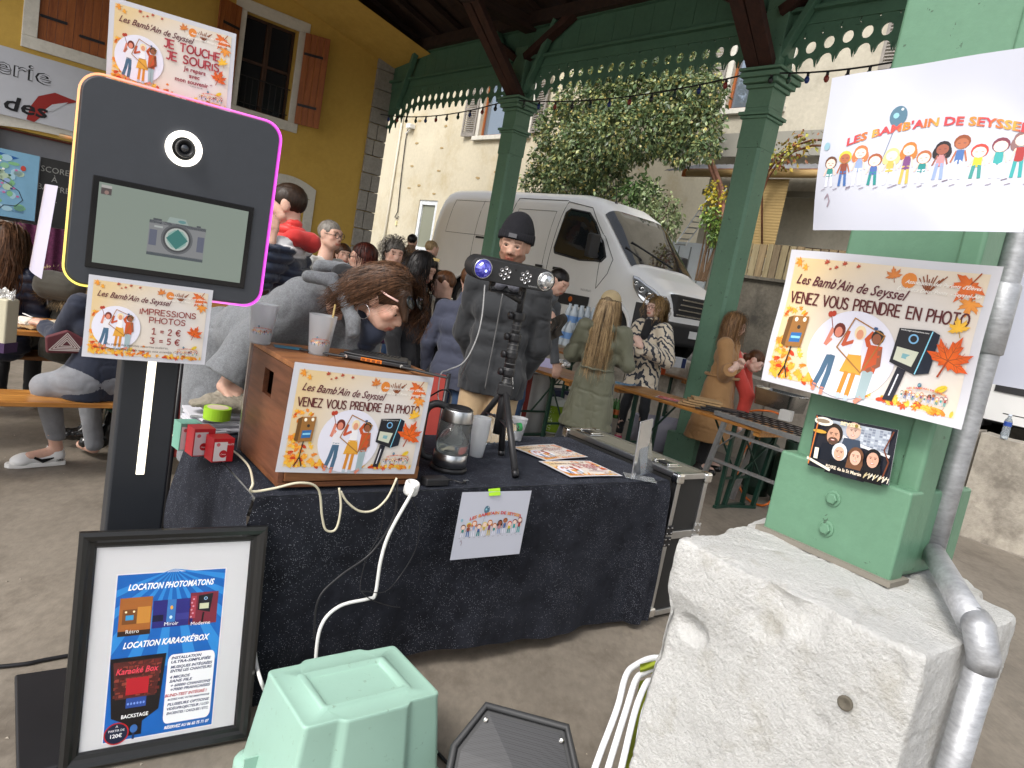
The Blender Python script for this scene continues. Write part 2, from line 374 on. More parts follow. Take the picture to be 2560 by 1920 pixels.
def head_prims(hc,fr,s=1.0,chin=0.,female=False,smile=0.):
    s=s*.955;r,f,u=fr;R=np.stack([r,f,u])  # rows
    T=lambda x,y,z:hc+s*(r*x+f*y+u*z)
    RR=np.stack([r,f,u],1).T
    RR=[r,f,u]
    def E(c,rad):return('e',T(*c),np.array(rad)*s,np.stack([r,f,u]).T.reshape(3,3),None)
    P=[E((0,-.018,.03),(.077,.094,.087)),E((0,.02,-.03),(.06 if female else .064,.066,.085)),
         E((0,.05,-.088),(.028 if female else .036,.028,.022)),
         cap(T(-.042,.066,.03),T(.042,.066,.03),.017*s),cap(T(-.03,.055,-.075),T(-.055,.01,-.06),.02*s),cap(T(.03,.055,-.075),T(.055,.01,-.06),.02*s),
         cap(T(0,.078,.012),T(0,.102,-.026),.0072*s,.0098*s),cap(T(-.010,.092,-.029),T(.010,.092,-.029),.0075*s),
         E((-.04,.058,-.022),(.022,.02,.022)),E((.04,.058,-.022),(.022,.02,.022)),
         cap(T(-.02-smile*.006,.077,-.056+smile*.005),T(0,.086,-.058),.0065*s),cap(T(.02+smile*.006,.077,-.056+smile*.005),T(0,.086,-.058),.0065*s),
         cap(T(-.015,.079,-.067),T(.015,.079,-.067),.0085*s),
         cap(T(-.045,.077,.012),T(-.02,.083,.013),(.0062 if smile>1 else .0052)*s),cap(T(.045,.077,.012),T(.02,.083,.013),(.0062 if smile>1 else .0052)*s),cap(T(-.043,.077,-.005),T(-.022,.081,-.006),(.0056 if smile>1 else .004)*s),cap(T(.043,.077,-.005),T(.022,.081,-.006),(.0056 if smile>1 else .004)*s),
         E((-.077,-.008,-.002),(.010,.021,.033)),E((.077,-.008,-.002),(.010,.021,.033))]
    N_=[E((-.031,.092,.004),(.017,.016,.0095)),E((.031,.092,.004),(.017,.016,.0095))]
    return P,N_
def face_cols(hc,fr,s,beard=0.,lips=(.75,.35,.33),brow=(.25,.17,.12)):
    r,f,u=fr
    def fn(v):
        q=(v-hc)/s;x,y,z=q@r,q@f,q@u;c=np.ones((len(v),3));m=y>.03
        def mix(mask,col,a):c[mask]=c[mask]*(1-a)+np.array(col)*a
        mix(m&(np.abs(x)<.027)&(np.abs(z+.061-.0*x)<.0095)&(y>.06),lips,.85)
        mix(m&(np.abs(x)<.018+0*x)&(np.abs(z+.0605)<.0022)&(y>.06),(.3,.12,.1),.8)
        mix(m&(np.abs(np.abs(x)-.032)<.019)&(np.abs(z-.028+((np.abs(x)-.03)*5)**2*.02)<.0055),brow,.8)
        if beard:mix((y>-.01)&(z<-.035)&(z>-.13)&~((np.abs(x)<.02)&(np.abs(z+.061)<.009)),(.35,.27,.22),beard);mix(m&(np.abs(x)<.03)&(np.abs(z+.043)<.006),(.3,.2,.15),beard)
        mix(m&(np.abs(np.abs(x)-.042)<.018)&(np.abs(z+.02)<.018),(1.05,.75,.7),.35)
        mix(m&(z<-.028)&(z>-.04)&(np.abs(np.abs(x)-.007)<.0035),(.35,.15,.12),.8)
        return np.clip(c,0,1.2)
    return fn
EYEW=M('eye_white',(.45,.42,.4),.25);IRIS=M('eye_iris',(.06,.035,.02),.15)
def hand_prims(w,d,n,s=1.0,curl=.5,left=False,spread=.12):
    """palm, four unequal fingers and a thumb; d = pointing direction, n = back-of-hand normal"""
    d=norm(d);n=norm(np.array(n)-(np.array(n)@d)*d);x=np.cross(d,n)*(1 if left else-1);P=[];k0=w+d*.085*s
    for i,(o,L)in enumerate(((-.030,.070),(-.010,.080),(.010,.075),(.028,.058))):
        kn=w+s*(d*(.088-.006*abs(i-1.2))+x*o);P.append(cap(w+s*(d*.012+x*o*.5),kn,.0125*s,.0105*s));p=kn;a=0;fd=norm(d+x*o*spread*30*.2)
        for j,fr_ in enumerate((.46,.3,.24)):
            a+=curl*(.7,.9,.6)[j];q=p+(fd*cos(a)-n*sin(a))*L*fr_*s;P.append(cap(p,q,(.0092,.0083,.0075)[j]*s,(.0083,.0075,.0066)[j]*s));p=q
    b=w+s*(d*.022-x*.026);m_=b+norm(-x*.8+d*.75-n*.25)*.042*s;e=m_+norm(-x*.25+d*.9-n*(.3+.4*curl))*.034*s
    P+=[cap(b,m_,.0145*s,.0105*s),cap(m_,e,.0105*s,.008*s)]
    return P

def person(label,J,skin=('skin_light','#d9a488'),top=None,bottom=None,shoes=None,hair=None,res=.011,s=1.0,face=None,hd=None,extras=None,group=None,hands=True,eyes=True,beard=0.,female=False,name='person',smile=0.):
    """J: joints in world space. One continuous body; clothes and hair are its children."""
    J={k:np.array(v,float)for k,v in J.items()}
    base=V(*((J['anL']+J['anR'])/2 if 'anL' in J else J['hips'])[:2],0 if 'gz' not in J else float(J['gz']))
    t=thing(name,label,'person',base,0,group)
    hc=J['head'];fr=frame(J['face'],J.get('headup',V(0,0,1)));r,f,u=fr
    P,N_=head_prims(hc,fr,s,female=female,smile=smile)
    nb=J['neck'];P+=[cap(hc+s*(-.02*f-.05*u),nb,.05*s*(.85 if female else 1),.056*s*(.85 if female else 1))]
    sl,sr=J['shL'],J['shR'];ax=norm(sr-sl);ch=(sl+sr)/2;hp=J['hips'];sp=norm(ch-hp)
    up_w=.085*s
    P+=[cap(sl+ax*.02,sr-ax*.02,.045*s),cap(ch-sp*.12*s-ax*.07*s,ch-sp*.12*s+ax*.07*s,.078*s),cap(ch-sp*.3*s-ax*.05*s,ch-sp*.3*s+ax*.05*s,.074*s),cap(hp-ax*.07*s,hp+ax*.07*s,.082*s),cap(ch,nb,.06*s,.05*s)]
    for S_ in 'LR':
        P+=[cap(J['sh'+S_],J['el'+S_],.040*s,.033*s),cap(J['el'+S_],J['wr'+S_],.034*s,.023*s)]
        if hands:
            d=J.get('hd'+S_,J['wr'+S_]-J['el'+S_]);nn=J.get('hn'+S_,V(0,0,1)+.3*ax)
            P+=hand_prims(J['wr'+S_],d,nn,s*.92,float(J.get('curl',.5)),S_=='L')
        else:P+=[cap(J['wr'+S_],J['wr'+S_]+norm(J['wr'+S_]-J['el'+S_])*.1,.03*s,.025*s)]
        hs=hp+ax*(.085*s if S_=='R' else-.085*s)
        if 'kn'+S_ in J:
            P+=[cap(hs,J['kn'+S_],.07*s,.048*s),cap(J['kn'+S_],J['an'+S_],.05*s,.034*s)]
            if 'ft' in J:P+=[cap(J['an'+S_]-V(0,0,.03*s),J['an'+S_]-V(0,0,.045*s)+norm(J['ft'+S_]if 'ft'+S_ in J else J['ft'])*.14*s,.036*s,.026*s)]
    fc=face_cols(hc,fr,s,beard,**(face or{}))
    body=smooth_obj('body',P,skin_mat(*skin),t,res=res,k=.006 if res<.009 else .008,neg=N_ if eyes else(),colf=fc,world=True)
    if eyes:
        for sx in(-1,1):
            mb=MB();c=hc+s*(r*.030*sx+f*.0665+u*.003);n_=14
            prof=[(.0125*s*sin(a),-.0125*s*cos(a))for a in np.linspace(.05,pi-.05,10)]
            mb.lathe(prof,n_,c,0,ax=f);mb.lathe([(.0065*s,0),(.005*s,.0012*s),(.0001,.0016*s)],12,c+f*.0112*s-u*.001*s,1,ax=f)
            mb.build('eye',[EYEW,IRIS],t,smooth=True,world=True)
    if smile>1:
        m_=MB();c=hc+s*(f*.0845-u*.058);m_.grid(lambda a_,b_:c+s*(r*.034*(a_-.5)-f*.010*(2*a_-1)**2+u*(.0085*(b_-.5)+.006*(2*a_-1)**2)),8,2);m_.build('teeth',M('teeth',(.75,.73,.68),.3),t,world=True)
    for it in(top or[]):
        smooth_obj(it['name'],it['P'](J,s,ax,sp,ch,hp)if callable(it['P'])else it['P'],it['mat'],t,res=it.get('res',max(res,.009)),k=min(.011,it.get('k',.02)),disp=it.get('disp',folds()),colf=it.get('colf'),world=True)
    for it in(bottom or[]):
        smooth_obj(it['name'],it['P'](J,s,ax,sp,ch,hp)if callable(it['P'])else it['P'],it['mat'],t,res=it.get('res',max(res,.011)),k=it.get('k',.015),disp=it.get('disp',folds(.005)),world=True)
    if shoes is not None:
        for S_ in 'LR':
            a=J['an'+S_];fd=norm(J['ft'+S_]if 'ft'+S_ in J else J['ft']);zf=float(J.get('gz',0))if('ft'+S_+'z' not in J)else float(J['ft'+S_+'z'])
            b=V(a[0],a[1],a[2]-.075*s);clip=[(b-V(0,0,.03*s),(0,0,-1))]
            Q=[cap(b-fd*.03*s,b+fd*.15*s-V(0,0,.0)*s,.04*s,.036*s,clip),ell(b+fd*.13*s,(.048*s,.048*s,.035*s),None,clip),cap(b+fd*.0,a+V(0,0,shoes.get('h',.0)),.044*s,.046*s)]
            smooth_obj('shoe',Q,shoes['mat'],t,res=max(res,.009),k=.01,world=True)
    if hair is not None:
        hp_=[]
        for(c,rad,clips)in hair['shell']:
            cl=[(hc+s*(r*a[0]+f*a[1]+u*a[2]),r*b[0]+f*b[1]+u*b[2])for a,b in clips]
            hp_.append(('e',hc+s*(r*c[0]+f*c[1]+u*c[2]),np.array(rad)*s,np.stack([r,f,u]).T,cl or None))
        hp_+=hair.get('prims',[])
        ex=None
        if 'st' in hair:
            L_s=hair['st']if isinstance(hair['st'],list)else[hair['st']];vv,ff,nb_=[],[],0
            for q_ in L_s:a_,b_=strands(hc,fr,**q_);vv.append(a_);ff.append(b_+nb_);nb_+=len(a_)
            ex=(np.concatenate(vv),np.concatenate(ff))
        smooth_obj('hair',hp_,hair['mat'],t,res=max(min(res,.009),.006),k=.008,disp=hair.get('disp',lambda v:.004*(_vnoise(v*V(90,90,25),3)-.5)),extra=ex,world=True)
    for e in(extras or[]):e(t,J,fr,s)
    return t
# hair shells
HL=((0,.085,.062),(0,.69,-.72))
SHORT=dict(shell=[((0,-.018,.031),(.079,.096,.086),[HL,((0,-.03,-.045),(0,.25,-1))])])
LONG=dict(shell=[((0,-.022,.034),(.088,.104,.094),[HL]),((0,-.05,-.03),(.085,.075,.11),[((0,.0,0),(0,1,0))])])
def hair(base,mat,**k):d=dict(base);d['mat']=mat;d.update(k);return d
# clothes as functions of the joints
def jacket(len_=.12,w=.0,arm=.02,collar=.0,bulk=1.0,sleeve=1.0,hemz=None,skirt=None,depth=1.0):
    def fn(J,s,ax,sp,ch,hp):
        tor=[cap(J['shL']+ax*.015,J['shR']-ax*.015,.056*s*bulk),cap(ch-sp*.12*s-ax*.085*s,ch-sp*.12*s+ax*.085*s,.090*s*bulk),cap(ch-sp*.26*s-ax*.075*s,ch-sp*.26*s+ax*.075*s,.086*s*bulk),
               cap(ch-sp*.38*s-ax*.075*s,ch-sp*.38*s+ax*.075*s,(.088+w)*s*bulk),cap(hp-ax*.08*s,hp+ax*.08*s,(.098+w)*s*bulk),cap(ch,J['neck']-(J['neck']-ch)*.25,.068*s,.054*s)]
        cz=hp[2]-len_*s if hemz is None else hemz
        clip=[(V(0,0,cz),V(0,0,-1))]
        low=hp-V(0,0,hp[2]-cz+.1)
        tor+=[cap(hp-ax*.08*s,low-ax*.08*s,(.098+w)*s*bulk,(.102+w+(skirt or 0))*s*bulk,clip),cap(hp+ax*.08*s,low+ax*.08*s,(.098+w)*s*bulk,(.102+w+(skirt or 0))*s*bulk,clip)]
        if collar:tor+=[cap(J['neck']-norm(J['neck']-ch)*.03,J['neck']+norm(J['head']-J['neck'])*.03,.068*s+collar,.066*s+collar)]
        for S_ in 'LR':
            wr=J['wr'+S_]+(J['el'+S_]-J['wr'+S_])*(1-sleeve);dirw=norm(wr-J['el'+S_])
            tor+=[cap(J['sh'+S_],J['el'+S_],(.040+arm)*s,(.034+arm)*s),cap(J['el'+S_],wr+dirw*.03,(.034+arm)*s,(.026+arm)*s,[(wr,dirw)])]
        return tor
    return fn
def trousers(ankle=.0,w=.018,flare=.0,z0=None):
    def fn(J,s,ax,sp,ch,hp):
        P=[cap(hp-ax*.07*s,hp+ax*.07*s,.096*s)]
        for S_ in 'LR':
            hs=hp+ax*(.085*s if S_=='R' else-.085*s);kn=J['kn'+S_];an=J['an'+S_];d=norm(an-kn);e=an-d*ankle
            P+=[cap(hs,kn,(.074+w*.6)*s,(.05+w)*s),cap(kn,e+d*.05,(.05+w)*s,(.036+w+flare)*s,[(e,d)])]
        return P
    return fn
def stand(head,facing,h=1.7,gz=0.,arms='down',lean=0.,wide=1.0,feet=.2):
    """joints of a standing figure whose head centre is given; facing = (x, y)"""
    head=np.array(head,float);f=norm(V(facing[0],facing[1],0));rt=norm(np.cross(f,Z_));s=(head[2]-gz+.12)/1.75
    J=dict(head=head,face=f,neck=head-V(0,0,.17)*s-f*.02-f*lean*.1,gz=gz)
    ch=J['neck']-V(0,0,.06)*s-f*(.01+lean*.15);hips=ch-V(0,0,.50)*s-f*lean*.4;hips[2]=gz+(.93*s)
    J['shL']=ch-rt*.175*s*wide;J['shR']=ch+rt*.175*s*wide;J['hips']=hips
    for S_,sg in(('L',-1),('R',1)):
        J['kn'+S_]=hips+rt*sg*feet*.45-V(0,0,.43*s)+f*.02;J['an'+S_]=V(*(hips+rt*sg*feet*.55)[:2],gz+.1*s)
        sh=J['sh'+S_]
        if arms=='down':J['el'+S_]=sh+rt*sg*.07*s-V(0,0,.28*s)-f*.02;J['wr'+S_]=sh+rt*sg*.09*s-V(0,0,.52*s)+f*.06
        elif arms=='front':J['el'+S_]=sh+rt*sg*.08*s-V(0,0,.27*s)+f*.02;J['wr'+S_]=sh-rt*sg*.08*s-V(0,0,.26*s)+f*.25
        elif arms=='back':J['el'+S_]=sh+rt*sg*.13*s-V(0,0,.26*s)-f*.08;J['wr'+S_]=sh-rt*sg*.04*s-V(0,0,.46*s)-f*.16
    J['ft']=f;J['rt']=rt
    return J,s
# ------------------------------------------------------------ flat print: coloured shapes laid on a sheet
_tc={}
def text_mesh(s,shear=0.,bold=0.,res=2):
    k=(s,shear,bold)
    if k in _tc:return _tc[k]
    c=bpy.data.curves.new('t','FONT');c.body=s;c.resolution_u=res;c.shear=shear;c.offset=bold;c.align_x='LEFT'
    o=bpy.data.objects.new('t',c);m=o.to_mesh()
    v=np.array([x.co[:2]for x in m.vertices]);f=[tuple(p.vertices)for p in m.polygons];o.to_mesh_clear()
    bpy.data.objects.remove(o);bpy.data.curves.remove(c)
    _tc[k]=(v,f);return _tc[k]
_ST={  # round single-stroke capitals, unit height
 'V':(.7,[[(0,1),(.35,0),(.7,1)]]),'E':(.58,[[(.56,1),(0,1),(0,0),(.56,0)],[(0,.52),(.48,.52)]]),'N':(.7,[[(0,0),(0,1),(.68,0),(.68,1)]]),
 'Z':(.62,[[(0,1),(.6,1),(0,0),(.62,0)]]),'O':(.85,[[(.42+.42*cos(a),.5+.5*sin(a))for a in np.linspace(0,2*pi,17)]]),
 'U':(.66,[[(0,1),(0,.3)]+[(.33-.33*cos(a),.32-.32*sin(a))for a in np.linspace(0.1,pi,8)]+[(.66,1)]]),
 'S':(.58,[[(.54,.85),(.42,.98),(.2,1),(.04,.86),(.06,.65),(.28,.53),(.5,.42),(.56,.2),(.42,.03),(.18,0),(.0,.14)]]),
 'P':(.62,[[(0,0),(0,1),(.35,1),(.56,.9),(.6,.73),(.54,.56),(.35,.46),(.02,.46)]]),
 'R':(.64,[[(0,0),(0,1),(.35,1),(.56,.9),(.6,.73),(.54,.56),(.35,.48),(.02,.48)],[(.3,.47),(.62,0)]]),
 'D':(.72,[[(0,0),(0,1),(.3,1),(.58,.85),(.7,.5),(.58,.15),(.3,0),(0,0)]]),'H':(.68,[[(0,0),(0,1)],[(.66,0),(.66,1)],[(0,.5),(.66,.5)]]),
 'T':(.66,[[(0,1),(.66,1)],[(.33,1),(.33,0)]]),'I':(.08,[[(.04,0),(.04,.82)]]),'M':(.85,[[(0,0),(.06,1),(.42,.3),(.78,1),(.84,0)]]),
 'J':(.45,[[(.12,1),(.45,1),(.45,.25),(.3,0),(.05,.08)]]),'C':(.7,[[(.42+.42*cos(a),.5+.5*sin(a))for a in np.linspace(.8,5.5,12)]]),
 '1':(.3,[[(.02,.8),(.22,1),(.22,0)],[(.05,0),(.4,0)]]),'2':(.6,[[(.02,.8),(.15,.98),(.4,1),(.54,.82),(.5,.6),(0,0),(.58,0)]]),
 '3':(.58,[[(.02,.95),(.5,.97),(.22,.6),(.48,.5),(.55,.25),(.4,.03),(.15,0),(0,.1)]]),'5':(.58,[[(.52,1),(.08,1),(.05,.58),(.35,.62),(.55,.42),(.5,.12),(.28,0),(.0,.08)]]),
 '=':(.5,[[(0,.62),(.5,.62)],[(0,.35),(.5,.35)]]),'€':(.7,[[(.4+.38*cos(a),.5+.5*sin(a))for a in np.linspace(.8,5.5,12)],[(-.08,.6),(.5,.6)],[(-.08,.4),(.46,.4)]]),
 ',':(.12,[[(.08,.08),(.02,-.14)]]),' ':(.4,[]),'A':(.7,[[(0,0),(.35,1),(.7,0)],[(.13,.35),(.57,.35)]])}
def maple(n=5):
    pts=[]
    tips=[(-90+180,.78),(-90+180-48,.95),(90,1.1)]
    prof=[(90,1.1),(80,.72),(72,.80),(63,.45),(48,.62),(42,.98),(32,.74),(26,.80),(14,.48),(2,.72),(-4,.92),(-14,.66),(-26,.60),(-38,.34),(-58,.42),(-72,.26),(-86,.22)]
    for a,r in prof:pts.append((r*cos(radians(a)),r*sin(radians(a))))
    return pts+[(-x,y)for x,y in reversed(prof and[(r*cos(radians(a)),r*sin(radians(a)))for a,r in prof][1:])]
MAPLE=maple()
class Print:
    def __init__(s):s.v=[];s.c=[];s.f=[];s.n=0;s.layer=1
    def raw(s,v,f,col,h=None):
        v=np.asarray(v,float);hh=s.layer if h is None else h
        s.v.append(np.c_[v,np.full(len(v),hh)]);col=lin(col)if isinstance(col,str)else col
        col=np.asarray(col,float);s.c.append(np.broadcast_to(col,(len(v),3))if col.ndim==1 else col)
        s.f+=[tuple(s.n+i for i in q)for q in f];s.n+=len(v);return s
    def up(s):s.layer+=1;return s
    def poly(s,pts,col,star=True):
        pts=np.array(pts,float);c=pts.mean(0);n=len(pts)
        if n<=4:return s.raw(pts,[tuple(range(n))],col)
        return s.raw(np.r_[pts,[c]],[(i,(i+1)%n,n)for i in range(n)],col)
    def rect(s,x0,y0,x1,y1,col,nx=1,ny=1):
        xs=np.linspace(x0,x1,nx+1);ys=np.linspace(y0,y1,ny+1);v=[(x,y)for y in ys for x in xs]
        return s.raw(v,[(j*(nx+1)+i,j*(nx+1)+i+1,(j+1)*(nx+1)+i+1,(j+1)*(nx+1)+i)for j in range(ny)for i in range(nx)],col)
    def ell(s,x,y,rx,ry,col,n=16,rot=0.):
        a=np.linspace(0,2*pi,n,endpoint=False);px,py=rx*np.cos(a),ry*np.sin(a)
        return s.poly(np.c_[x+px*cos(rot)-py*sin(rot),y+px*sin(rot)+py*cos(rot)],col)
    def ring(s,x,y,r0,r1,col,n=20,ry=1.):
        a=np.linspace(0,2*pi,n,endpoint=False);v=np.r_[np.c_[x+r0*np.cos(a),y+ry*r0*np.sin(a)],np.c_[x+r1*np.cos(a),y+ry*r1*np.sin(a)]]
        return s.raw(v,[(i,(i+1)%n,n+(i+1)%n,n+i)for i in range(n)],col)
    def line(s,pts,w,col,w2=None):
        pts=np.array(pts,float);w2=w if w2 is None else w2
        for i in range(len(pts)-1):
            p,q=pts[i],pts[i+1];d=q-p;L=np.hypot(*d)+1e-12;n=np.array([-d[1],d[0]])/L;e=d/L*w*.3;a=w+(w2-w)*i/(len(pts)-1);b_=w+(w2-w)*(i+1)/(len(pts)-1)
            s.raw([p-e-n*a/2,q+e-n*b_/2,q+e+n*b_/2,p-e+n*a/2],[(0,1,2,3)],col)
        return s
    def text(s,t,x,y,h,col,w=None,shear=0.,bold=0.,align='l',arc=None,rot=0.,cols=None):
        """h = capital height, x,y = baseline start (or centre / end)"""
        v,f=text_mesh(t,shear,bold);v=v.copy()
        if not len(v):return s
        k=h/.7;x0,x1=v[:,0].min(),v[:,0].max();kx=k if w is None else w/(x1-x0)
        v[:,0]=(v[:,0]-x0)*kx;v[:,1]*=k;W=(x1-x0)*kx
        v[:,0]-={'l':0,'c':W/2,'r':W}[align]
        if rot:v=v@np.array([[cos(rot),sin(rot)],[-sin(rot),cos(rot)]])
        if arc:v[:,1]+=arc*(1-(2*v[:,0]/W)**2)
        cc=col
        if cols is not None:
            pal=np.array([lin(c)for c in cols]);cc=pal[(np.floor((v[:,0]+W/2)/(W*.062)).astype(int))%len(pal)]
        return s.raw(v+np.array([x,y]),f,cc)
    def stroke(s,t,x,y,h,col,w,th=.12,align='c',gap=.2,rot=0.):
        tot=sum(_ST[c][0]+gap for c in t)-gap;kx=w/tot;cx=0;off={'c':-w/2,'l':0,'r':-w}[align]
        for c in t:
            cw,ls=_ST[c]
            for l in ls:
                p=np.array([(off+(cx+a)*kx,b*h)for a,b in l])
                if rot:p=p@np.array([[cos(rot),sin(rot)],[-sin(rot),cos(rot)]])
                s.line(p+np.array([x,y]),th*h,col)
            cx+=cw+gap
        return s
    def leaf(s,x,y,r,col,rot=0.,veins=False,sx=1.):
        p=np.array(MAPLE)*r*np.array([sx,1]);R=np.array([[cos(rot),sin(rot)],[-sin(rot),cos(rot)]]);q=p@R+np.array([x,y]);n=len(q)
        col=np.array(lin(col)if isinstance(col,str)else col);rg=random.Random(int(x*1e5+y*3e4));
        cs=np.array([col*rg.uniform(.85,1.2)for _ in range(n)]+[col*1.1+np.array([.1,.06,0])])
        s.raw(np.r_[q,[[x,y]]],[(i,(i+1)%n,n)for i in range(n)],np.clip(cs,0,1))
        s.line([(x,y),tuple(np.array([0,-.75*r])@R+np.array([x,y]))],r*.07,col*.55)
        if veins:
            s.up()
            for a,L in((90,.9),(42,.8),(138,.8),(-4,.65),(184,.65)):
                e=np.array([cos(radians(a)),sin(radians(a))])*r*L*np.array([sx,1]);e=e@R
                s.line([(x,y),(x+e[0],y+e[1])],r*.035,(.33,.06,.02),r*.01)
                for tt in(.4,.6):
                    for sg in(-1,1):
                        e2=e*tt;a2=math.atan2(e[1],e[0])+sg*.65;s.line([(x+e2[0],y+e2[1]),(x+e2[0]+cos(a2)*r*.25,y+e2[1]+sin(a2)*r*.25)],r*.018,(.4,.09,.02))
        return s
    def oval_leaf(s,x,y,r,col,rot=0.):
        s.ell(x,y,r,r*.5,col,10,rot);c=lin(col)if isinstance(col,str)else col
        return s.line([(x-cos(rot)*r*1.3,y-sin(rot)*r*1.3),(x+cos(rot)*r*.8,y+sin(rot)*r*.8)],r*.08,tuple(np.array(c)*.6))
    def build(s,name,parent,mapf,mat=None,z=.0005,dz=.00018,maxe=.03):
        v=np.concatenate(s.v);C_=np.concatenate(s.c);V2,C2_,F2=list(v),list(C_),[]
        for f in s.f:  # long faces are split so that the print follows a curved sheet
            st_=[tuple(f)]if len(f)==3 else[(f[0],f[k],f[k+1])for k in range(1,len(f)-1)]if len(f)==4 else None
            if st_ is None:F2.append(f);continue
            while st_:
                t_=st_.pop();L_e=[np.hypot(*(V2[t_[k]][:2]-V2[t_[(k+1)%3]][:2]))for k in range(3)];k=int(np.argmax(L_e))
                if L_e[k]<maxe:F2.append(t_);continue
                a,b_,c=t_[k],t_[(k+1)%3],t_[(k+2)%3];V2.append((V2[a]+V2[b_])/2);C2_.append((C2_[a]+C2_[b_])/2);m=len(V2)-1;st_+=[(a,m,c),(m,b_,c)]
        v=np.array(V2);P=mapf(v[:,0],v[:,1],z+dz*v[:,2])
        mb=MB();mb.add(P,F2);o=mb.build(name,mat or PRINT,parent,world=True,cols=np.array(C2_));return o
def sheet_map(O,U,W,bend=None,N=None):
    """maps sheet coordinates (metres, origin bottom left) to the place; bend(u, v) pushes the sheet along its normal"""
    O=np.array(O,float);U=norm(U);W=np.array(W,float);W=norm(W-(W@U)*U);N=np.cross(U,W)if N is None else N
    def f(u,v,h):
        u=np.asarray(u,float);v=np.asarray(v,float);b=bend(u,v)if bend is not None else 0
        return O+u[...,None]*U+v[...,None]*W+np.asarray(h+b)[...,None]*N
    return f
def paper(name,parent,mapf,w,h,mat=PAPER,nu=28,nv=20,th=.0006,rad=0.):
    mb=MB()
    def corner(i,j):
        return mapf(np.array([i*w]),np.array([j*h]),np.array([0.]))[0]
    g=[[corner(i/nu,j/nv)for i in range(nu+1)]for j in range(nv+1)];e=mapf(np.array([0.]),np.array([0.]),np.array([-th]))[0]-g[0][0]
    a=np.array(g).reshape(-1,3);n1=nu+1;q=[(j*n1+i,j*n1+i+1,(j+1)*n1+i+1,(j+1)*n1+i)for j in range(nv)for i in range(nu)];N0=len(a)
    mb.add(np.r_[a,a+e],q+[tuple(N0+k for k in reversed(x))for x in q])
    return mb.build(name,mat,parent,world=True,smooth=True)
OR=['#e8822b','#d9651f','#efa53a','#c8401c','#e9b53e','#d97a1e','#f0c04a']
def bg_autumn(p,W,H,rg):
    """white margin, cream panel with a paler middle"""
    nx,ny=18,12;m=.016*W/.42;xs=np.linspace(m,W-m,nx+1);ys=np.linspace(m,H-m,ny+1);v=[(x,y)for y in ys for x in xs];c=[]
    for(x,y)in v:
        d=((x-W*.56)/(W*.5))**2+((y-H*.45)/(H*.55))**2;t=min(1,max(0,(d-.25)*.9));tl=max(0,1-x/W*1.3);t=min(1,t*.6+tl*.6)
        c.append(np.array([.74,.70,.68])*(1-t)+np.array([.74,.56,.31])*t)
    p.raw(v,[(j*(nx+1)+i,j*(nx+1)+i+1,(j+1)*(nx+1)+i+1,(j+1)*(nx+1)+i)for j in range(ny)for i in range(nx)],np.array(c))
def trio(p,x,y,s):
    """three people behind a hand-held frame in a pale disc"""
    p.up().ell(x,y,.098*s,.098*s,(.78,.77,.88),40);p.up()
    def limb(pts,w,c):p.line([(x+a*s,y+b*s)for a,b in pts],w*s,c)
    sk=[(.72,.25,.17),(.75,.33,.2),(.3,.1,.05)]
    limb([(-.045,-.01),(-.052,-.05),(-.06,-.08)],.012,'#4a6a85');limb([(-.036,-.01),(-.036,-.05),(-.04,-.085)],.012,'#4a6a85')
    limb([(-.06,-.08),(-.062,-.092)],.008,sk[0]);limb([(-.04,-.085),(-.041,-.098)],.008,sk[0])
    p.poly([(x-.056*s,y-.012*s),(x-.028*s,y-.012*s),(x-.028*s,y+.035*s),(x-.052*s,y+.035*s)],'#e9e6ec')
    limb([(-.05,.03),(-.06,.015),(-.052,.05)],.009,sk[0])
    limb([(-.052,.05),(-.062,.078)],.002,'#8a3a30');p.ell(x-.066*s,y+.083*s,.006*s,.007*s,'#b8402a',8);p.ell(x-.058*s,y+.085*s,.006*s,.007*s,'#b8402a',8)
    p.up().ell(x-.036*s,y+.05*s,.014*s,.017*s,'#6e2c22',14);p.up().ell(x-.037*s,y+.046*s,.009*s,.012*s,sk[0],12)
    p.poly([(x-.012*s,y-.04*s),(x+.036*s,y-.04*s),(x+.026*s,y+.004*s),(x-.002*s,y+.004*s)],'#e2a53e')
    limb([(.004,-.04),(.0,-.085)],.010,'#d58a32');limb([(.02,-.04),(.018,-.088)],.010,'#d58a32');p.ell(x,y-.093*s,.006*s,.007*s,'#b9c4cf',8);p.ell(x+.018*s,y-.095*s,.006*s,.007*s,'#b9c4cf',8)
    p.poly([(x-.002*s,y),(x+.024*s,y),(x+.022*s,y+.036*s),(x+.002*s,y+.036*s)],'#f2f0f4');limb([(.0,.03),(-.02,.02),(-.014,.05)],.008,'#c85a3a')
    p.up().ell(x+.012*s,y+.052*s,.013*s,.016*s,'#efdcb4',14);p.up().ell(x+.012*s,y+.048*s,.008*s,.011*s,sk[1],12)
    p.up().poly([(x+.034*s,y-.03*s),(x+.062*s,y-.03*s),(x+.066*s,y+.03*s),(x+.036*s,y+.03*s)],'#c8562c')
    limb([(.044,-.03),(.044,-.085)],.012,'#9fb3b8');limb([(.054,-.03),(.052,-.085)],.012,'#9fb3b8');limb([(.048,-.088),(.04,-.098)],.009,sk[0])
    limb([(.036,.028),(.03,.04),(.04,.055)],.010,'#c8562c');limb([(.062,.025),(.066,-.01),(.045,-.028)],.009,sk[2])
    p.up().ell(x+.052*s,y+.048*s,.014*s,.016*s,'#2a2622',14);p.up().ell(x+.05*s,y+.044*s,.0095*s,.012*s,sk[2],12);p.up()
    fr_=[(-.032,.012),(-.006,.082),(.066,.054),(.034,-.034),(-.032,.012)];limb(fr_,.0028,'#a9743a');p.ell(x+.044*s,y+.066*s,.005*s,.004*s,'#3d5a86',6)
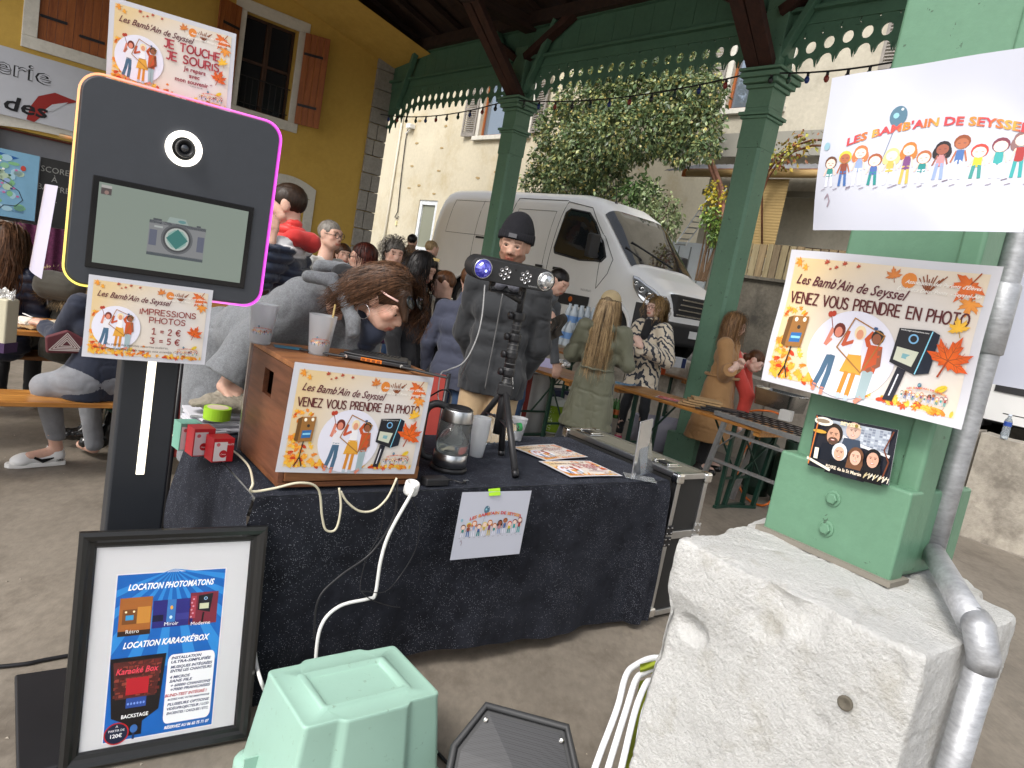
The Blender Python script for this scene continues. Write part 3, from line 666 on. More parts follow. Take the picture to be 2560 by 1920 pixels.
KC=['#3f8f8a','#8a4a3c','#8fa2c9','#4c6aa8','#c9b25a','#7a4a7e','#2f8a88','#c98a8e','#4a6ea8','#d8c23a','#3aa0a0','#a83a3a']
HC=['#6b4a3a','#d8c44a','#d0784a','#a05a3a','#e0cc8a','#c07a3a','#b06a44','#2a2224','#8a4a2a','#c8443a','#7a3a4a','#8a6a6a']
def kids(p,x,y,W,n=12,big=True,sun=1.):
    """row of drawn children under a curved title with a balloon"""
    s=W/.26
    for i in range(n):
        cx=x-W/2+W*(i+.5)/n;hh=(.050+.008*((i*7)%3-1))*s;by=y+(.004 if i>6 else 0)*s
        sk='#b06a4a' if i in(1,8)else('#9a5a48' if i==7 else '#f0cdbd');p.layer=max(p.layer,3)
        p.line([(cx-.003*s,by+hh*.38),(cx-.004*s,by)],.004*s,KC[(i*5+3)%12]if i%2 else '#dfe0ee');p.line([(cx+.003*s,by+hh*.38),(cx+.005*s,by)],.004*s,KC[(i*5+3)%12]if i%2 else '#dfe0ee')
        p.poly([(cx-.005*s,by+hh*.32),(cx+.005*s,by+hh*.32),(cx+.0045*s,by+hh*.62),(cx-.0045*s,by+hh*.62)],KC[i%12])
        p.line([(cx-.005*s,by+hh*.6),(cx-.009*s,by+hh*.36)],.002*s,sk);p.line([(cx+.005*s,by+hh*.6),(cx+.009*s,by+hh*.38)],.002*s,sk)
        p.ell(cx,by+hh*.8,.0098*s,.0092*s,HC[i%12],12)
        if i in(2,4,5,7,11):p.ell(cx-.007*s,by+hh*.68,.005*s,.008*s,HC[i%12],8);p.ell(cx+.007*s,by+hh*.68,.005*s,.008*s,HC[i%12],8)
    p.up()
    for i in range(n):
        cx=x-W/2+W*(i+.5)/n;hh=(.050+.008*((i*7)%3-1))*s;by=y+(.004 if i>6 else 0)*s;sk='#b06a4a' if i in(1,8)else('#9a5a48' if i==7 else '#f3d6c8')
        p.ell(cx,by+hh*.76,.0078*s,.0070*s,sk,12)
        if big:p.line([(cx-.0045*s,by+hh*.77),(cx-.002*s,by+hh*.77)],.0008*s,'#5a4048');p.line([(cx+.002*s,by+hh*.77),(cx+.0045*s,by+hh*.77)],.0008*s,'#5a4048');p.line([(cx-.002*s,by+hh*.70),(cx+.002*s,by+hh*.70)],.0007*s,'#a04a4a')
        if i%3==1:p.line([(cx+.008*s,by-.004*s),(cx+.014*s,by-.002*s)],.0012*s,'#7a6a7a')
    bx=x-W*.14;p.line([(bx-.008*s,y+.035*s),(bx,y+.078*s)],.0009*s,'#7a86a0');p.ell(bx+.002*s,y+.092*s,.0115*s,.014*s,'#54768a',18)
    p.up().ell(bx-.001*s,y+.093*s,.004*s,.004*s,'#8fc4d4',8).ell(bx+.006*s,y+.101*s,.002*s,.002*s,'#dfe8ee',6)
    p.text("LES BAMB'AIN DE SEYSSEL",x+W*.05,y+.056*s,.0105*s,'#d05a4a',w=W*.86,bold=.035,align='c',arc=.018*s,cols=['#c8484e','#d8733a','#e0a04a','#c8484e','#d0504a','#e08a3a'])
    if big:
        p.line([(x-W*.47,y-.018*s),(x-W*.455,y-.012*s),(x-W*.44,y-.022*s),(x-W*.45,y-.03*s)],.002*s,'#9a8a96');p.ell(x-W*.5,y+.058*s,.005*s,.006*s,'#8fb6c4',8)
        for k in range(14):p.line([(x-W/2+W*k/13,y-.006*s),(x-W/2+W*k/13+.006*s,y-.004*s)],.001*s,'#8a7f8e')
def poster_base(kind,W=.42,H=.297,seed=3):
    p=Print();rg=random.Random(seed);s=W/.42;bg_autumn(p,W,H,rg);p.up()
    # drift of leaves: left edge and bottom
    for i in range(150):
        t=rg.random()
        if t<.45:x=.02+.05*abs(rg.gauss(0,.6));y=.03+rg.random()**1.3*.15
        else:x=.02+rg.random()**1.2*.38;y=.018+abs(rg.gauss(0,.4))*(.045 if x<.2 else .014)
        if x>.405:continue
        c=rg.choice(OR[:1]+OR[2:]);r=rg.uniform(.006,.011)
        if i%40==0:p.up()
        (p.leaf if rg.random()<.6 else p.oval_leaf)(x*s,y*s,r*s,c,rg.uniform(0,6.3))
    for(x,y,r,c)in((.03,.272,.013,'#dd8a30'),(.047,.262,.010,'#e09a38')):p.leaf(x*s,y*s,r*s,c,1.9)
    for(x,y,r)in((.095,.275,.008),(.105,.262,.004),(.118,.266,.006),(.135,.275,.007),(.165,.272,.006)):p.leaf(x*s,y*s,r*s,'#a83a34',.4)
    p.up();p.leaf(.238*s,.262*s,.018*s,'#c9743a',.3);p.ell(.268*s,.256*s,.014*s,.015*s,'#df8638',14);p.up()
    for k in range(9):p.line([(.305*s,(.235+.0)*s),((.285+.006*k)*s,(.262+.004*(k%3))*s)],.0022*s,'#8a4a26')
    p.leaf(.375*s,.258*s,.036*s,'#d4622c',2.6);p.up().leaf(.385*s,.225*s,.024*s,'#dd8a3a',3.0)
    p.up();p.text("Les Bamb'Ain de Seyssel",.030*s,.226*s,.0205*s,'#5e2430',w=.245*s,shear=.42,bold=.012,rot=-.04)
    p.text("Association des Parents d'Élèves",.262*s,.2505*s,.007*s,'#f4efe8',w=.135*s,shear=.35,bold=.02);p.text("École des Deux Ponts  - Seyssel-Ain",.25*s,.236*s,.007*s,'#f4efe8',w=.15*s,shear=.35,bold=.02)
    if kind=='venez':
        p.stroke('VENEZ VOUS PRENDRE EN PHOTO',.208*s,.184*s,.0225*s,'#5e2426',.365*s,.15)
        trio(p,.188*s,.094*s,.92*s);p.up()
        # wooden booth
        p.poly([(.045*s,.155*s),(.082*s,.158*s),(.080*s,.09*s),(.042*s,.086*s)],'#9a6a34');p.poly([(.034*s,.15*s),(.045*s,.155*s),(.042*s,.086*s),(.032*s,.09*s)],'#6e4a22')
        p.line([(.058*s,.088*s),(.054*s,.04*s)],.003*s,'#2a2420').line([(.055*s,.045*s),(.044*s,.02*s)],.003*s,'#2a2420').line([(.055*s,.045*s),(.064*s,.02*s)],.003*s,'#2a2420')
        p.up().ell(.054*s,.148*s,.004*s,.005*s,(1,.93,.75),10).ell(.073*s,.150*s,.004*s,.005*s,(1,.93,.75),10).ell(.064*s,.132*s,.004*s,.0045*s,'#3a3028',10)
        p.poly([(.050*s,.118*s),(.075*s,.121*s),(.074*s,.1*s),(.049*s,.097*s)],'#2a6aa8').up().poly([(.052*s,.111*s),(.073*s,.113*s),(.073*s,.108*s),(.052*s,.106*s)],'#8fd0ee')
        # modern booth
        p.poly([(.334*s,.168*s),(.349*s,.162*s),(.344*s,.088*s),(.318*s,.08*s)],'#1c2433');p.poly([(.273*s,.164*s),(.334*s,.168*s),(.318*s,.08*s),(.268*s,.096*s)],'#26262c')
        p.poly([(.285*s,.09*s),(.302*s,.085*s),(.292*s,.022*s),(.274*s,.022*s)],'#22222e').up().line([(.290*s,.075*s),(.284*s,.032*s)],.0026*s,'#e8e8f0').line([(.335*s,.166*s),(.319*s,.082*s)],.0022*s,'#8fd8f0')
        p.ring(.303*s,.147*s,.0065*s,.0095*s,'#7fb6e0');p.poly([(.276*s,.128*s),(.318*s,.124*s),(.310*s,.094*s),(.274*s,.102*s)],'#cfd2bf').up().poly([(.289*s,.117*s),(.303*s,.116*s),(.301*s,.106*s),(.288*s,.108*s)],'#7fb0b8')
        p.text('backstage-animations.com',.277*s,.1605*s,.003*s,'#ffffff',w=.052*s)
    else:
        trio(p,.10*s,.118*s,.80*s);p.up()
        if kind=='prix':
            p.stroke('IMPRESSIONS',.268*s,.178*s,.0205*s,'#8e2f2b',.195*s,.16).stroke('PHOTOS',.268*s,.148*s,.0205*s,'#8e2f2b',.125*s,.16)
            p.stroke('1',.222*s,.106*s,.022*s,'#8e2f2b',.010*s,.17,gap=.1).stroke('= 2 €',.282*s,.106*s,.022*s,'#8e2f2b',.070*s,.17)
            p.stroke('3',.222*s,.070*s,.022*s,'#8e2f2b',.014*s,.17,gap=.1).stroke('= 5 €',.282*s,.070*s,.022*s,'#8e2f2b',.070*s,.17)
            p.up().text('Au profit des activités et sorties scolaires,',.175*s,.052*s,.0085*s,'#3a2a28',w=.21*s,align='c',shear=.1).text('pour partager encore plus de moments tous ensemble !',.168*s,.036*s,.0085*s,'#3a2a28',w=.265*s,align='c',shear=.1)
        else:
            p.stroke('JE TOUCHE,',.275*s,.182*s,.027*s,'#b0404a',.20*s,.2).stroke('JE SOURIS,',.28*s,.143*s,.027*s,'#b0404a',.19*s,.2)
            p.text('Je repars',.283*s,.119*s,.0145*s,'#8e2f3b',align='c',bold=.03).text('avec',.283*s,.098*s,.0145*s,'#8e2f3b',align='c',bold=.03).text('mon souvenir *',.283*s,.077*s,.0145*s,'#8e2f3b',align='c',bold=.03).text('* à partir de 2 €',.29*s,.068*s,.005*s,'#3a2a28',align='c')
    if kind!='prix':p.up().leaf(.378*s,.178*s,.022*s,'#e6b23a',.35)
    p.up().leaf((.372 if kind=='venez' else .367)*s,.118*s,(.046 if kind=='venez' else .033)*s,'#d8561f',-.35,veins=True)
    p.up().oval_leaf(.372*s,.064*s,.012*s,'#e2c23a',.6);p.up();kids(p,.345*s,.033*s,.085*s,big=False)
    return p,W,H
# ------------------------------------------------------------ ground
CONC=M('hall_concrete','#7f776c',.55,var=.26,vs=1.3,var2=.17,vs2=28,bump=.5,bs=60,bd=.003,dark='#4c443b',darkamt=.6,ds=3.3,stretch=(1,.55,1))
CONCO=M('outer_concrete','#a39d94',.85,var=.2,vs=.8,var2=.12,vs2=9,bump=.6,bs=6,bd=.01,dark='#4c463f',darkamt=.8,ds=2.2,stretch=(1,.5,1))
STREET=M('street_asphalt',(.11,.108,.105),.9,var=.12,vs=.7,var2=.15,vs2=30,bump=.4,bs=60)
g=MB();g.grid(lambda u,v:AB(-6.6+7.6*u,-5.9+14.6*v,0),8,12);struct(g.build('floor',CONC))
g=MB();g.add([(-150,-150,-.012),(150,-150,-.012),(150,150,-.012),(-150,150,-.012)],[(0,1,2,3)]);struct(g.build('ground',CONCO))
g=MB();LW=.96
g.add([AB(1.42,-40,.74),AB(60,-40,.74),AB(60,60,.74),AB(1.42,60,.74)],[(0,1,2,3)]);struct(g.build('road',STREET))
rg=np.random.default_rng(12);n=900;a=rg.uniform(-7.5,1.0,n);b_=rg.uniform(-5.5,6,n);ms=MB()
for i in range(n):
    c=AB(a[i],b_[i],.002);k=rg.uniform(.002,.007);an=rg.uniform(0,6.3,3);ms.add([c+V(k*cos(an[0]),k*sin(an[0]),.0),c+V(k*.7*cos(an[0]+2.1),k*.7*sin(an[0]+2.1),0),c+V(k*cos(an[0]+4.2),k*sin(an[0]+4.2),.0),c+V(0,0,k*.5)],[(0,1,3),(1,2,3),(2,0,3)])
o=ms.build('floor_grit',M('grit','#a39a8c',.9,var=.6,vs=30));stuff(o);o['label']='scattered grit and paper crumbs on the hall floor';o['category']='grit'
# low retaining wall between the hall and the higher street, cast in lengths with open joints
wallm=M('rough_render','#a9a296',.9,var=.14,vs=2,var2=.14,vs2=18,bump=.8,bs=22,bd=.012,dark='#6b655c',darkamt=.7,ds=2.5)
lw=thing('low_wall','low rough concrete wall along the street edge, cracked joint near the plastic bottle','wall',AB(1.2,0),GRID)
ys=[-9,-6.2,-4.3,-2.36,-.2,1.9,4.0,6.2,8.4]
for i in range(len(ys)-1):
    mb=MB();y0,y1=ys[i]+.012,ys[i+1]-.012;rg=np.random.default_rng(i);nx=10
    top=[(.0,y0+(y1-y0)*k/nx,LW+.01*rg.normal())for k in range(nx+1)]
    vs=[]
    for(x,y,zt)in top:vs+=[(-.10+.006*rg.normal(),y,-.01),(-.07+.004*rg.normal(),y,zt),(.18,y,zt+.01),(.2,y,-.01)]
    fs=[]
    for k in range(nx):
        b=4*k;fs+=[(b,b+1,b+5,b+4),(b+1,b+2,b+6,b+5),(b+2,b+3,b+7,b+6)]
    fs+=[(0,3,2,1),(4*nx,4*nx+1,4*nx+2,4*nx+3)]
    mb.add(vs,fs);mb.build('wall_panel',wallm,lw)

# ------------------------------------------------------------ yellow building at the end of the hall
YEL=M('yellow_render','#c4a14e',.9,var=.06,vs=1.2,var2=.05,vs2=14,bump=.25,bs=40,bd=.004,dark='#97792f',darkamt=.35,ds=1.2)
WHT=M('white_render','#cfccc2',.85,var=.07,vs=2,var2=.05,vs2=25,bump=.3,bs=30,bd=.003,dark='#8d8a80',darkamt=.4,ds=4)
SHUT=wood('shutter_wood','#7a3f1c','#a5602c',3,2,.55)
DARKIN=M('dark_interior',(.012,.011,.010),.6)
DWOOD=wood('dark_frame_wood','#2c1c12','#4a3020',3,2,.6)
yb=thing('yellow_building','yellow rendered house wall with brown shutters, white window surrounds and stone corner','building',AB(0,7.49),GRID)
# local: x along wall (0 = corner, negative to the left), y into the building
holes=[(-5.22,-4.42,3.55,5.0),(-2.62,-1.78,3.46,4.86),(-2.05,-1.3,0,2.32),(-5.6,-4.3,0,2.35)]
mb=MB()
xs=sorted({-9.5,-.30,*[h[0]for h in holes],*[h[1]for h in holes]});zs=sorted({0,9.0,*[h[2]for h in holes],*[h[3]for h in holes]})
for i in range(len(xs)-1):
    for j in range(len(zs)-1):
        cx,cz=(xs[i]+xs[i+1])/2,(zs[j]+zs[j+1])/2
        if any(h[0]<cx<h[1]and h[2]<cz<h[3]for h in holes):continue
        mb.add([(xs[i],0,zs[j]),(xs[i+1],0,zs[j]),(xs[i+1],0,zs[j+1]),(xs[i],0,zs[j+1])],[(0,1,2,3)])
for h in holes:
    for(x0,x1)in((h[0],h[0]),(h[1],h[1])):mb.add([(x0,0,h[2]),(x0,.25,h[2]),(x0,.25,h[3]),(x0,0,h[3])],[(0,1,2,3)])
    mb.add([(h[0],0,h[3]),(h[1],0,h[3]),(h[1],.25,h[3]),(h[0],.25,h[3])],[(0,1,2,3)]);mb.add([(h[0],0,h[2]),(h[1],0,h[2]),(h[1],.25,h[2]),(h[0],.25,h[2])],[(0,1,2,3)])
mb.add([(-.30,0,0),(-.02,.003,0),(-.02,.003,9),(-.30,0,9)],[(0,1,2,3)]);mb.add([(-.02,.003,0),(-.02,6,0),(-.02,6,9),(-.02,.003,9)],[(0,1,2,3)])
mb.add([(-9.5,0,9),(-.02,0,9),(-.02,6,9),(-9.5,6,9)],[(0,1,2,3)])
mb.build('wall',YEL,yb)
# stone quoin: separate blocks
STONEQ=M('quoin_stone','#98948c',.85,var=.16,vs=3,var2=.16,vs2=22,bump=.8,bs=30,bd=.01)
z=0.;rg=random.Random(4);i=0
while z<5.0:
    h=rg.uniform(.24,.36);long=i%2
    segs=[(-.34,0)]if rg.random()<.5 else[(-.34,-.34+rg.uniform(.13,.2))];segs=segs if len(segs)==1 and segs[0][1]==0 else[segs[0],(segs[0][1]+.008,0)]
    for(x0,x1)in segs:
        m_=MB();m_.box(((x0+x1)/2+(.012 if x1==0 else 0),.0-.0,z+h/2),(x1-x0+(.02 if x1==0 else 0),.09+rg.uniform(0,.012),h-.012));m_.build('quoin_stone',STONEQ,yb,bevel=.008,bseg=1)
    z+=h;i+=1
def window(parent,x0,x1,z0,z1,surround=.17,y=.0):
    m_=MB()
    for(a,b_,c,d)in((x0-surround,x1+surround,z1,z1+surround),(x0-surround,x1+surround,z0-surround*.9,z0),(x0-surround,x0,z0,z1),(x1,x1+surround,z0,z1)):
        m_.box(((a+b_)/2,y-.012,(c+d)/2),(b_-a,.03,d-c))
    m_.build('window_surround',WHT,parent,bevel=.006,bseg=1)
window(yb,*[holes[0][k]for k in(0,1,2,3)]);window(yb,*holes[1])
# closed shutters of the left window, built of boards
for k in range(2):
    x0=-5.22+k*.40
    for q in range(4):
        m_=MB();m_.box((x0+.05+q*.1,.03,4.275),(.097,.035,1.44));m_.build('shutter_board',SHUT,yb,bevel=.003,bseg=1)
for(x,zz)in((-5.05,3.85),(-4.6,3.75)):
    m_=MB();m_.box((x,.006,zz),(.30,.012,.035));m_.tube([(x-.15,.006,zz),(x-.15,-.03,zz)],.012,6);m_.build('hinge_strap',BLACKM,yb)
# open window: dark casement, railing, shutters folded out
m_=MB();m_.box((-2.2,.26,4.16),(.84,.02,1.40));m_.build('window_interior',DARKIN,yb)
m_=MB()
for x in(-2.60,-2.22,-2.18,-1.80):m_.box((x,.16,4.16),(.035,.04,1.40))
for zz in(3.48,4.2,4.84):m_.box((-2.2,.163,zz),(.80,.036,.04))
m_.build('casement',DWOOD,yb)
m_=MB();m_.box((-2.2,.20,4.16),(.78,.004,1.36));m_.build('pane',M('window_glass',(.02,.022,.025),.08,spec=.6),yb)
m_=MB()
for k in range(9):m_.tube([(-2.58+k*.095,.05,3.46),(-2.58+k*.095,.05,3.95)],.006,5)
m_.tube([(-2.62,.05,3.95),(-1.78,.05,3.95)],.009,6);m_.tube([(-2.62,.05,3.55),(-1.78,.05,3.55)],.007,6);m_.build('window_railing',BLACKM,yb)
for side in(-1,1):
    hx=-2.62-.0 if side<0 else-1.78;ang=radians(22)
    for q in range(4):
        a=.06+q*.098;cx=hx+side*(a+.09)*cos(ang);cy=-.04-(a)*sin(ang)
        m_=MB();m_.box((0,0,0),(.095,.03,1.42));o=m_.build('shutter_board',SHUT,yb,bevel=.003,bseg=1);o.location=(cx,cy,4.16);o.rotation_euler=(0,0,-side*ang)
    for zz in(3.75,4.55):
        m_=MB();m_.box((0,0,0),(.3,.012,.04));o=m_.build('hinge_strap',BLACKM,yb);o.location=(hx+side*.24,-.12,zz);o.rotation_euler=(0,0,-side*ang)
# doors
def arch_surround(x0,x1,zt,w=.16,rise=.14):
    m_=MB()
    for x in(x0-w/2,x1+w/2):m_.box((x,-.012,zt/2),(w,.03,zt))
    n=10
    for k in range(n):
        t0,t1=k/n,(k+1)/n;X0,X1=x0-w+(x1-x0+2*w)*t0,x0-w+(x1-x0+2*w)*t1;A0,A1=rise*(1-(2*t0-1)**2),rise*(1-(2*t1-1)**2)
        m_.add([(X0,-.027,zt-.02+A0*.6),(X1,-.027,zt-.02+A1*.6),(X1,-.027,zt+.18+A1),(X0,-.027,zt+.18+A0),(X0,.02,zt-.02+A0*.6),(X1,.02,zt-.02+A1*.6),(X1,.02,zt+.18+A1),(X0,.02,zt+.18+A0)],[(0,1,2,3),(3,2,6,7),(0,4,5,1)])
    return m_.build('door_surround',WHT,yb)
arch_surround(-2.05,-1.3,2.3);arch_surround(-5.6,-4.3,2.33)
m_=MB();m_.box((-1.675,.2,1.15),(.75,.05,2.3));d_=m_.build('door',DWOOD,yb)
m_=MB();m_.box((-1.49,.17,1.6),(.28,.012,.9));m_.build('door_glass',M('dark_door_glass',(.03,.03,.035),.1),d_)
m_=MB();m_.box((-4.95,.2,1.17),(1.3,.04,2.34));d_=m_.build('door',M('grey_door','#8f9096',.6,var=.05),yb)
m_=MB();m_.box((-5.57,.14,1.9),(.03,.08,.8));m_.box((-4.95,.14,2.33),(1.3,.08,.02));m_.build('door_frame',M('red_door_frame','#6e2f22',.6),d_)
# sloping underside of the eave above the wall
m_=MB();e0=-9.5
m_.add([(e0,.0,4.85-.22*e0),(-.02,0,4.85),(-.02,-1.15,4.98),(e0,-1.15,4.98-.22*e0)],[(0,1,2,3)])
m_.build('eave_soffit',YEL,yb)

# gallery sign on the wall
def wall_map(x0,z0,off=-.035):return sheet_map(AB(0,7.49)+A_*x0+Z_*z0+B_*off,A_,Z_)
sg=thing('gallery_sign','long white sign board with outlined letters and red brush shape above the grey door','sign',AB(-5.6,7.46,2.48))
SIGNW=M('sign_board','#b9bcc4',.35,var=.03)
mb=MB();mb.box((0,0,0),(3.2,.03,.84));o=mb.build('board',SIGNW,sg);o.location=np.array(AB(-6.05,7.455,2.91))-np.array(AB(-5.6,7.46,2.48));o.rotation_euler=(0,0,GRID)
p=Print();p.text('Galerie',1.40,.53,.20,'#1c1c20',w=1.17,bold=.022,align='l');p.up().text('Galerie',1.40,.53,.20,'#b9bcc4',w=1.17,bold=-.008,align='l')
p.build('lettering',sg,wall_map(-7.6,2.47,-.052),z=.001,dz=.0008,maxe=9);p=Print();p.poly([(2.33,.03),(2.42,.02),(2.5,.12),(2.62,.3),(2.9,.42),(2.62,.46),(2.44,.36),(2.36,.2)],'#8e1f1a');p.up().poly([(2.5,.18),(2.62,.22),(2.78,.38),(2.6,.3)],'#b9bcc4')
p.up().text('pont des',1.28,.10,.175,'#101014',w=1.28,bold=.02,shear=.12)
p.build('lettering',sg,wall_map(-7.6,2.47,-.052),z=.001,dz=.0008,maxe=9)
# children's map and score board standing below
mp=thing('map_board','blue illustrated map panel with pink and green patches beside the chalkboard','map',AB(-5.6,7.3,1.2))
fm=sheet_map(AB(-6.25,7.33,1.2),A_,Z_);paper('panel',mp,fm,1.15,.86,M('map_blue','#7fb0cf',.5,var=.08,vs=5),2,2,.02)
p=Print();rg=random.Random(8);p.poly([(0,.8),(.5,.84),(.93,.78),(.8,.72),(.4,.74),(0,.7)],'#1f5fa8')
for k in range(70):
    x,y=rg.uniform(.05,1.0),rg.uniform(.1,.76)
    if x+y*.3>1.12:continue
    p.ell(x,y,rg.uniform(.02,.07),rg.uniform(.02,.05),rg.choice(['#8fc4a0','#a9cfe0','#bcd2b8','#9ab4dc','#86c08c']),9)
    if k%20==0:p.up()
p.up()
for k in range(40):x,y=rg.uniform(.1,.95),rg.uniform(.1,.75);p.ell(x,y,.018,.014,rg.choice(['#d27ab0','#2a4a86','#ffffff','#c86a9e','#2f5f4a']),6)
p.line([(.62,.72),(.7,.6),(.66,.5),(.8,.45),(.95,.36),(1.0,.25),(.93,.16),(.8,.15),(.75,.08),(.6,.1)],.008,'#22222a');p.ell(.98,.66,.03,.035,'#c8483a',10)
for k in range(8):p.line([(.9+.02*(k%2),.08+.012*k),(1.02,.08+.012*k)],.004,'#3a5a86')
p.build('map_print',mp,fm,dz=.0006,maxe=9)
cb=thing('chalkboard','black chalkboard with the score to beat written in chalk beside the map','chalkboard',AB(-5.0,7.4,1.1))
fm=sheet_map(AB(-5.08,7.36,1.16),A_,Z_);paper('slate',cb,fm,.62,.90,M('slate_black',(.025,.026,.027),.7,var=.2,vs=4),1,1,.02)
for t_,y in(('SCORE',.72),('À',.60),('BATTRE',.48),('6 .',.33)):p=Print();p.text(t_,.17,y,.075,'#8f8f8c',align='c');p.build('chalk_word',cb,fm,maxe=9)
cl_=thing('stall_cloth','white lace and purple patterned cloth hung under the map board','cloth',AB(-5.6,7.1,0))
for(x0,x1,c_,nm)in((-6.3,-5.35,'#a9a6a2','lace_panel'),(-5.35,-4.7,'#5a2446','purple_panel')):
    mb=MB();mb.grid(lambda u,v:AB(x0+(x1-x0)*u,7.1+.02*sin(u*25),.3+.86*v),30,4);mb.build(nm,M(nm+'_m',c_,.9,var=.3,vs=25,var2=.4,vs2=70,bump=.6,bs=60,bd=.006),cl_,smooth=True,world=True)

# ------------------------------------------------------------ market hall: columns, frieze, lace boards, roof
def column(a,b_,label,w=.27,base=0.):
    t=thing('hall_column',label,'column',AB(a,b_,base),GRID,'green columns of the market hall')
    m_=MB();c_=.028;h=w/2
    oct_=[(-h+c_,-h),(h-c_,-h),(h,-h+c_),(h,h-c_),(h-c_,h),(-h+c_,h),(-h,h-c_),(-h,-h+c_)]
    m_.prism(oct_,.3,3.30);m_.build('shaft',GREEN,t)
    m_=MB();m_.box((0,0,3.50),(w,w,.40));m_.box((0,0,.15),(w+.1,w+.1,.3));m_.box((0,0,4.45),(w*.95,w*.95,.6));m_.build('shaft_block',GREEN,t,bevel=.006,bseg=1)
    for(zz,e,hh)in((3.60,.04,.03),(3.635,.08,.035),(3.90,.05,.04),(3.95,.11,.05),(4.0,.17,.05),(4.05,.20,.03)):
        m_=MB();m_.box((0,0,zz),(w+e,w+e,hh));m_.build('capital_moulding',GREEN,t,bevel=.008,bseg=2)
    m_=MB();m_.box((0,0,3.80),(w*.98,w*.98,.2));m_.box((0,0,4.11),(w*.96,w*.96,.1));m_.build('capital_neck',GREEN,t)
    return t
column(.02,-.06,'green column in front of the van bonnet, right of the tree');column(0,SP,'green column behind the man in the black hat, left of the tree');
# lace frieze
fz=thing('lace_frieze','dark green pierced frieze with round holes along the hall edge between the columns','frieze',AB(0,0,4.2),GRID)
UW=SP/22
def lace_unit():
    """one board: round hole, small slot each side, arched foot"""
    m_=MB();w=UW/2;R_=UW*.335;th=.022;cz=.0;zt=.24;zb=-.20;n=16
    # ring around hole, outer boundary = board rectangle (upper) / arch (lower)
    hole=[(.054*cos(a),.058*sin(a))for a in np.linspace(pi/2,-3*pi/2,n,endpoint=False)]
    def outer(a):
        c_,s_=cos(a),sin(a);k=min(w/abs(c_)if abs(c_)>1e-6 else 9,(.095 if s_>0 else .085)/abs(s_)if abs(s_)>1e-6 else 9);return(k*c_,k*s_)
    angs=np.linspace(pi/2,-3*pi/2,n,endpoint=False);out=[outer(a)for a in angs]
    vs=[]
    for y in(-th/2,th/2):
        vs+=[(x,y,z_+cz)for x,z_ in hole]+[(x,y,z_+cz)for x,z_ in out]
    fs=[]
    for i in range(n):
        j=(i+1)%n;fs+=[(i,j,n+j,n+i),(2*n+j,2*n+i,3*n+i,3*n+j),(j,i,2*n+i,2*n+j)]
    m_.add(vs,fs)
    # top strip with small lozenge notch at the board edges
    for sx in(-1,1):
        m_.add([(0,-th/2,.095),(sx*w,-th/2,.095),(sx*w,-th/2,.115),(sx*(w-.012),-th/2,.13),(sx*(w-.012),-th/2,.14),(sx*w,-th/2,.155),(sx*w,-th/2,zt),(0,-th/2,zt)]+
               [(0,th/2,.095),(sx*w,th/2,.095),(sx*w,th/2,.115),(sx*(w-.012),th/2,.13),(sx*(w-.012),th/2,.14),(sx*w,th/2,.155),(sx*w,th/2,zt),(0,th/2,zt)],
              [(0,1,2,3,4,5,6,7),(15,14,13,12,11,10,9,8),(2,3,11,10),(3,4,12,11),(4,5,13,12)])
    # foot: pointed at the board edges, arched in the middle
    k=7;ar=[(-w+.010+(2*w-.02)*i/k,-.095-.11*(1-math.sqrt(max(0,1-((2*i/k-1)*.99)**2))))for i in range(k+1)]
    for i in range(k):
        x0,z0=ar[i];x1,z1=ar[i+1]
        m_.add([(x0,-th/2,-.085),(x1,-th/2,-.085),(x1,-th/2,z1),(x0,-th/2,z0),(x0,th/2,-.085),(x1,th/2,-.085),(x1,th/2,z1),(x0,th/2,z0)],[(0,3,2,1),(4,5,6,7),(3,7,6,2)])
    for sx in(-1,1):m_.add([(sx*(w-.010),-th/2,-.085),(sx*w,-th/2,-.085),(sx*w,-th/2,-.215),(sx*(w-.010),th/2,-.085),(sx*w,th/2,-.085),(sx*w,th/2,-.215)],[(0,1,2),(5,4,3)])
    return m_
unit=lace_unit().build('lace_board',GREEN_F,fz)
first=True
cols_b=[0,SP,2*SP,-SP]
for bay in range(-1,2):
    for i in range(22):
        bb=bay*SP+UW*(i+.5)
        if bb>7.42 or bb<-2.4:continue
        drop=min([0]+[-(.42 if c_>7 else .16)*max(0,1-(c_-bb)/.95)**1.2 for c_ in(0,SP,7.55)if bb<c_])+(-.07 if bb>SP else 0)
        o=unit if first else unit.copy()
        if not first:COL.objects.link(o)
        first=False;o.parent=fz;o.location=(0,bb,.14+drop);o.rotation_euler=(0,0,pi/2)
        if drop<-.02:  # filler behind the dropped boards
            f_=MB();f_.box((-.004,bb,.14+.24+drop/2),(.018,UW,-drop+.01));f_.build('lace_filler',GREEN_F,fz)
mb=MB()
mb.box((0,2.5,.34),(.05,10,.12));mb.box((-.03,2.5,.41),(.12,10,.04));mb.build('lower_rail',GREEN_F,fz,bevel=.006,bseg=1)
for k in range(34):
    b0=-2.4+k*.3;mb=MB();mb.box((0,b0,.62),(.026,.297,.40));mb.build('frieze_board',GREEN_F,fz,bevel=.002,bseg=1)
mb=MB();mb.box((-.02,2.5,.84),(.10,10,.06));mb.build('upper_rail',GREEN_F,fz)
for c_ in(0,SP,2*SP-.42):
    for sg_ in(-1,1):
        if c_>7 and sg_>0:continue
        mb=MB();q0=V(-.05,c_+sg_*.13,-.05);q1=V(-.12,c_+sg_*.62,.82);mb.beam(q0,q1,.07,.09,up=(1,0,0));mb.build('green_strut',GREEN_F,fz,bevel=.005,bseg=1)
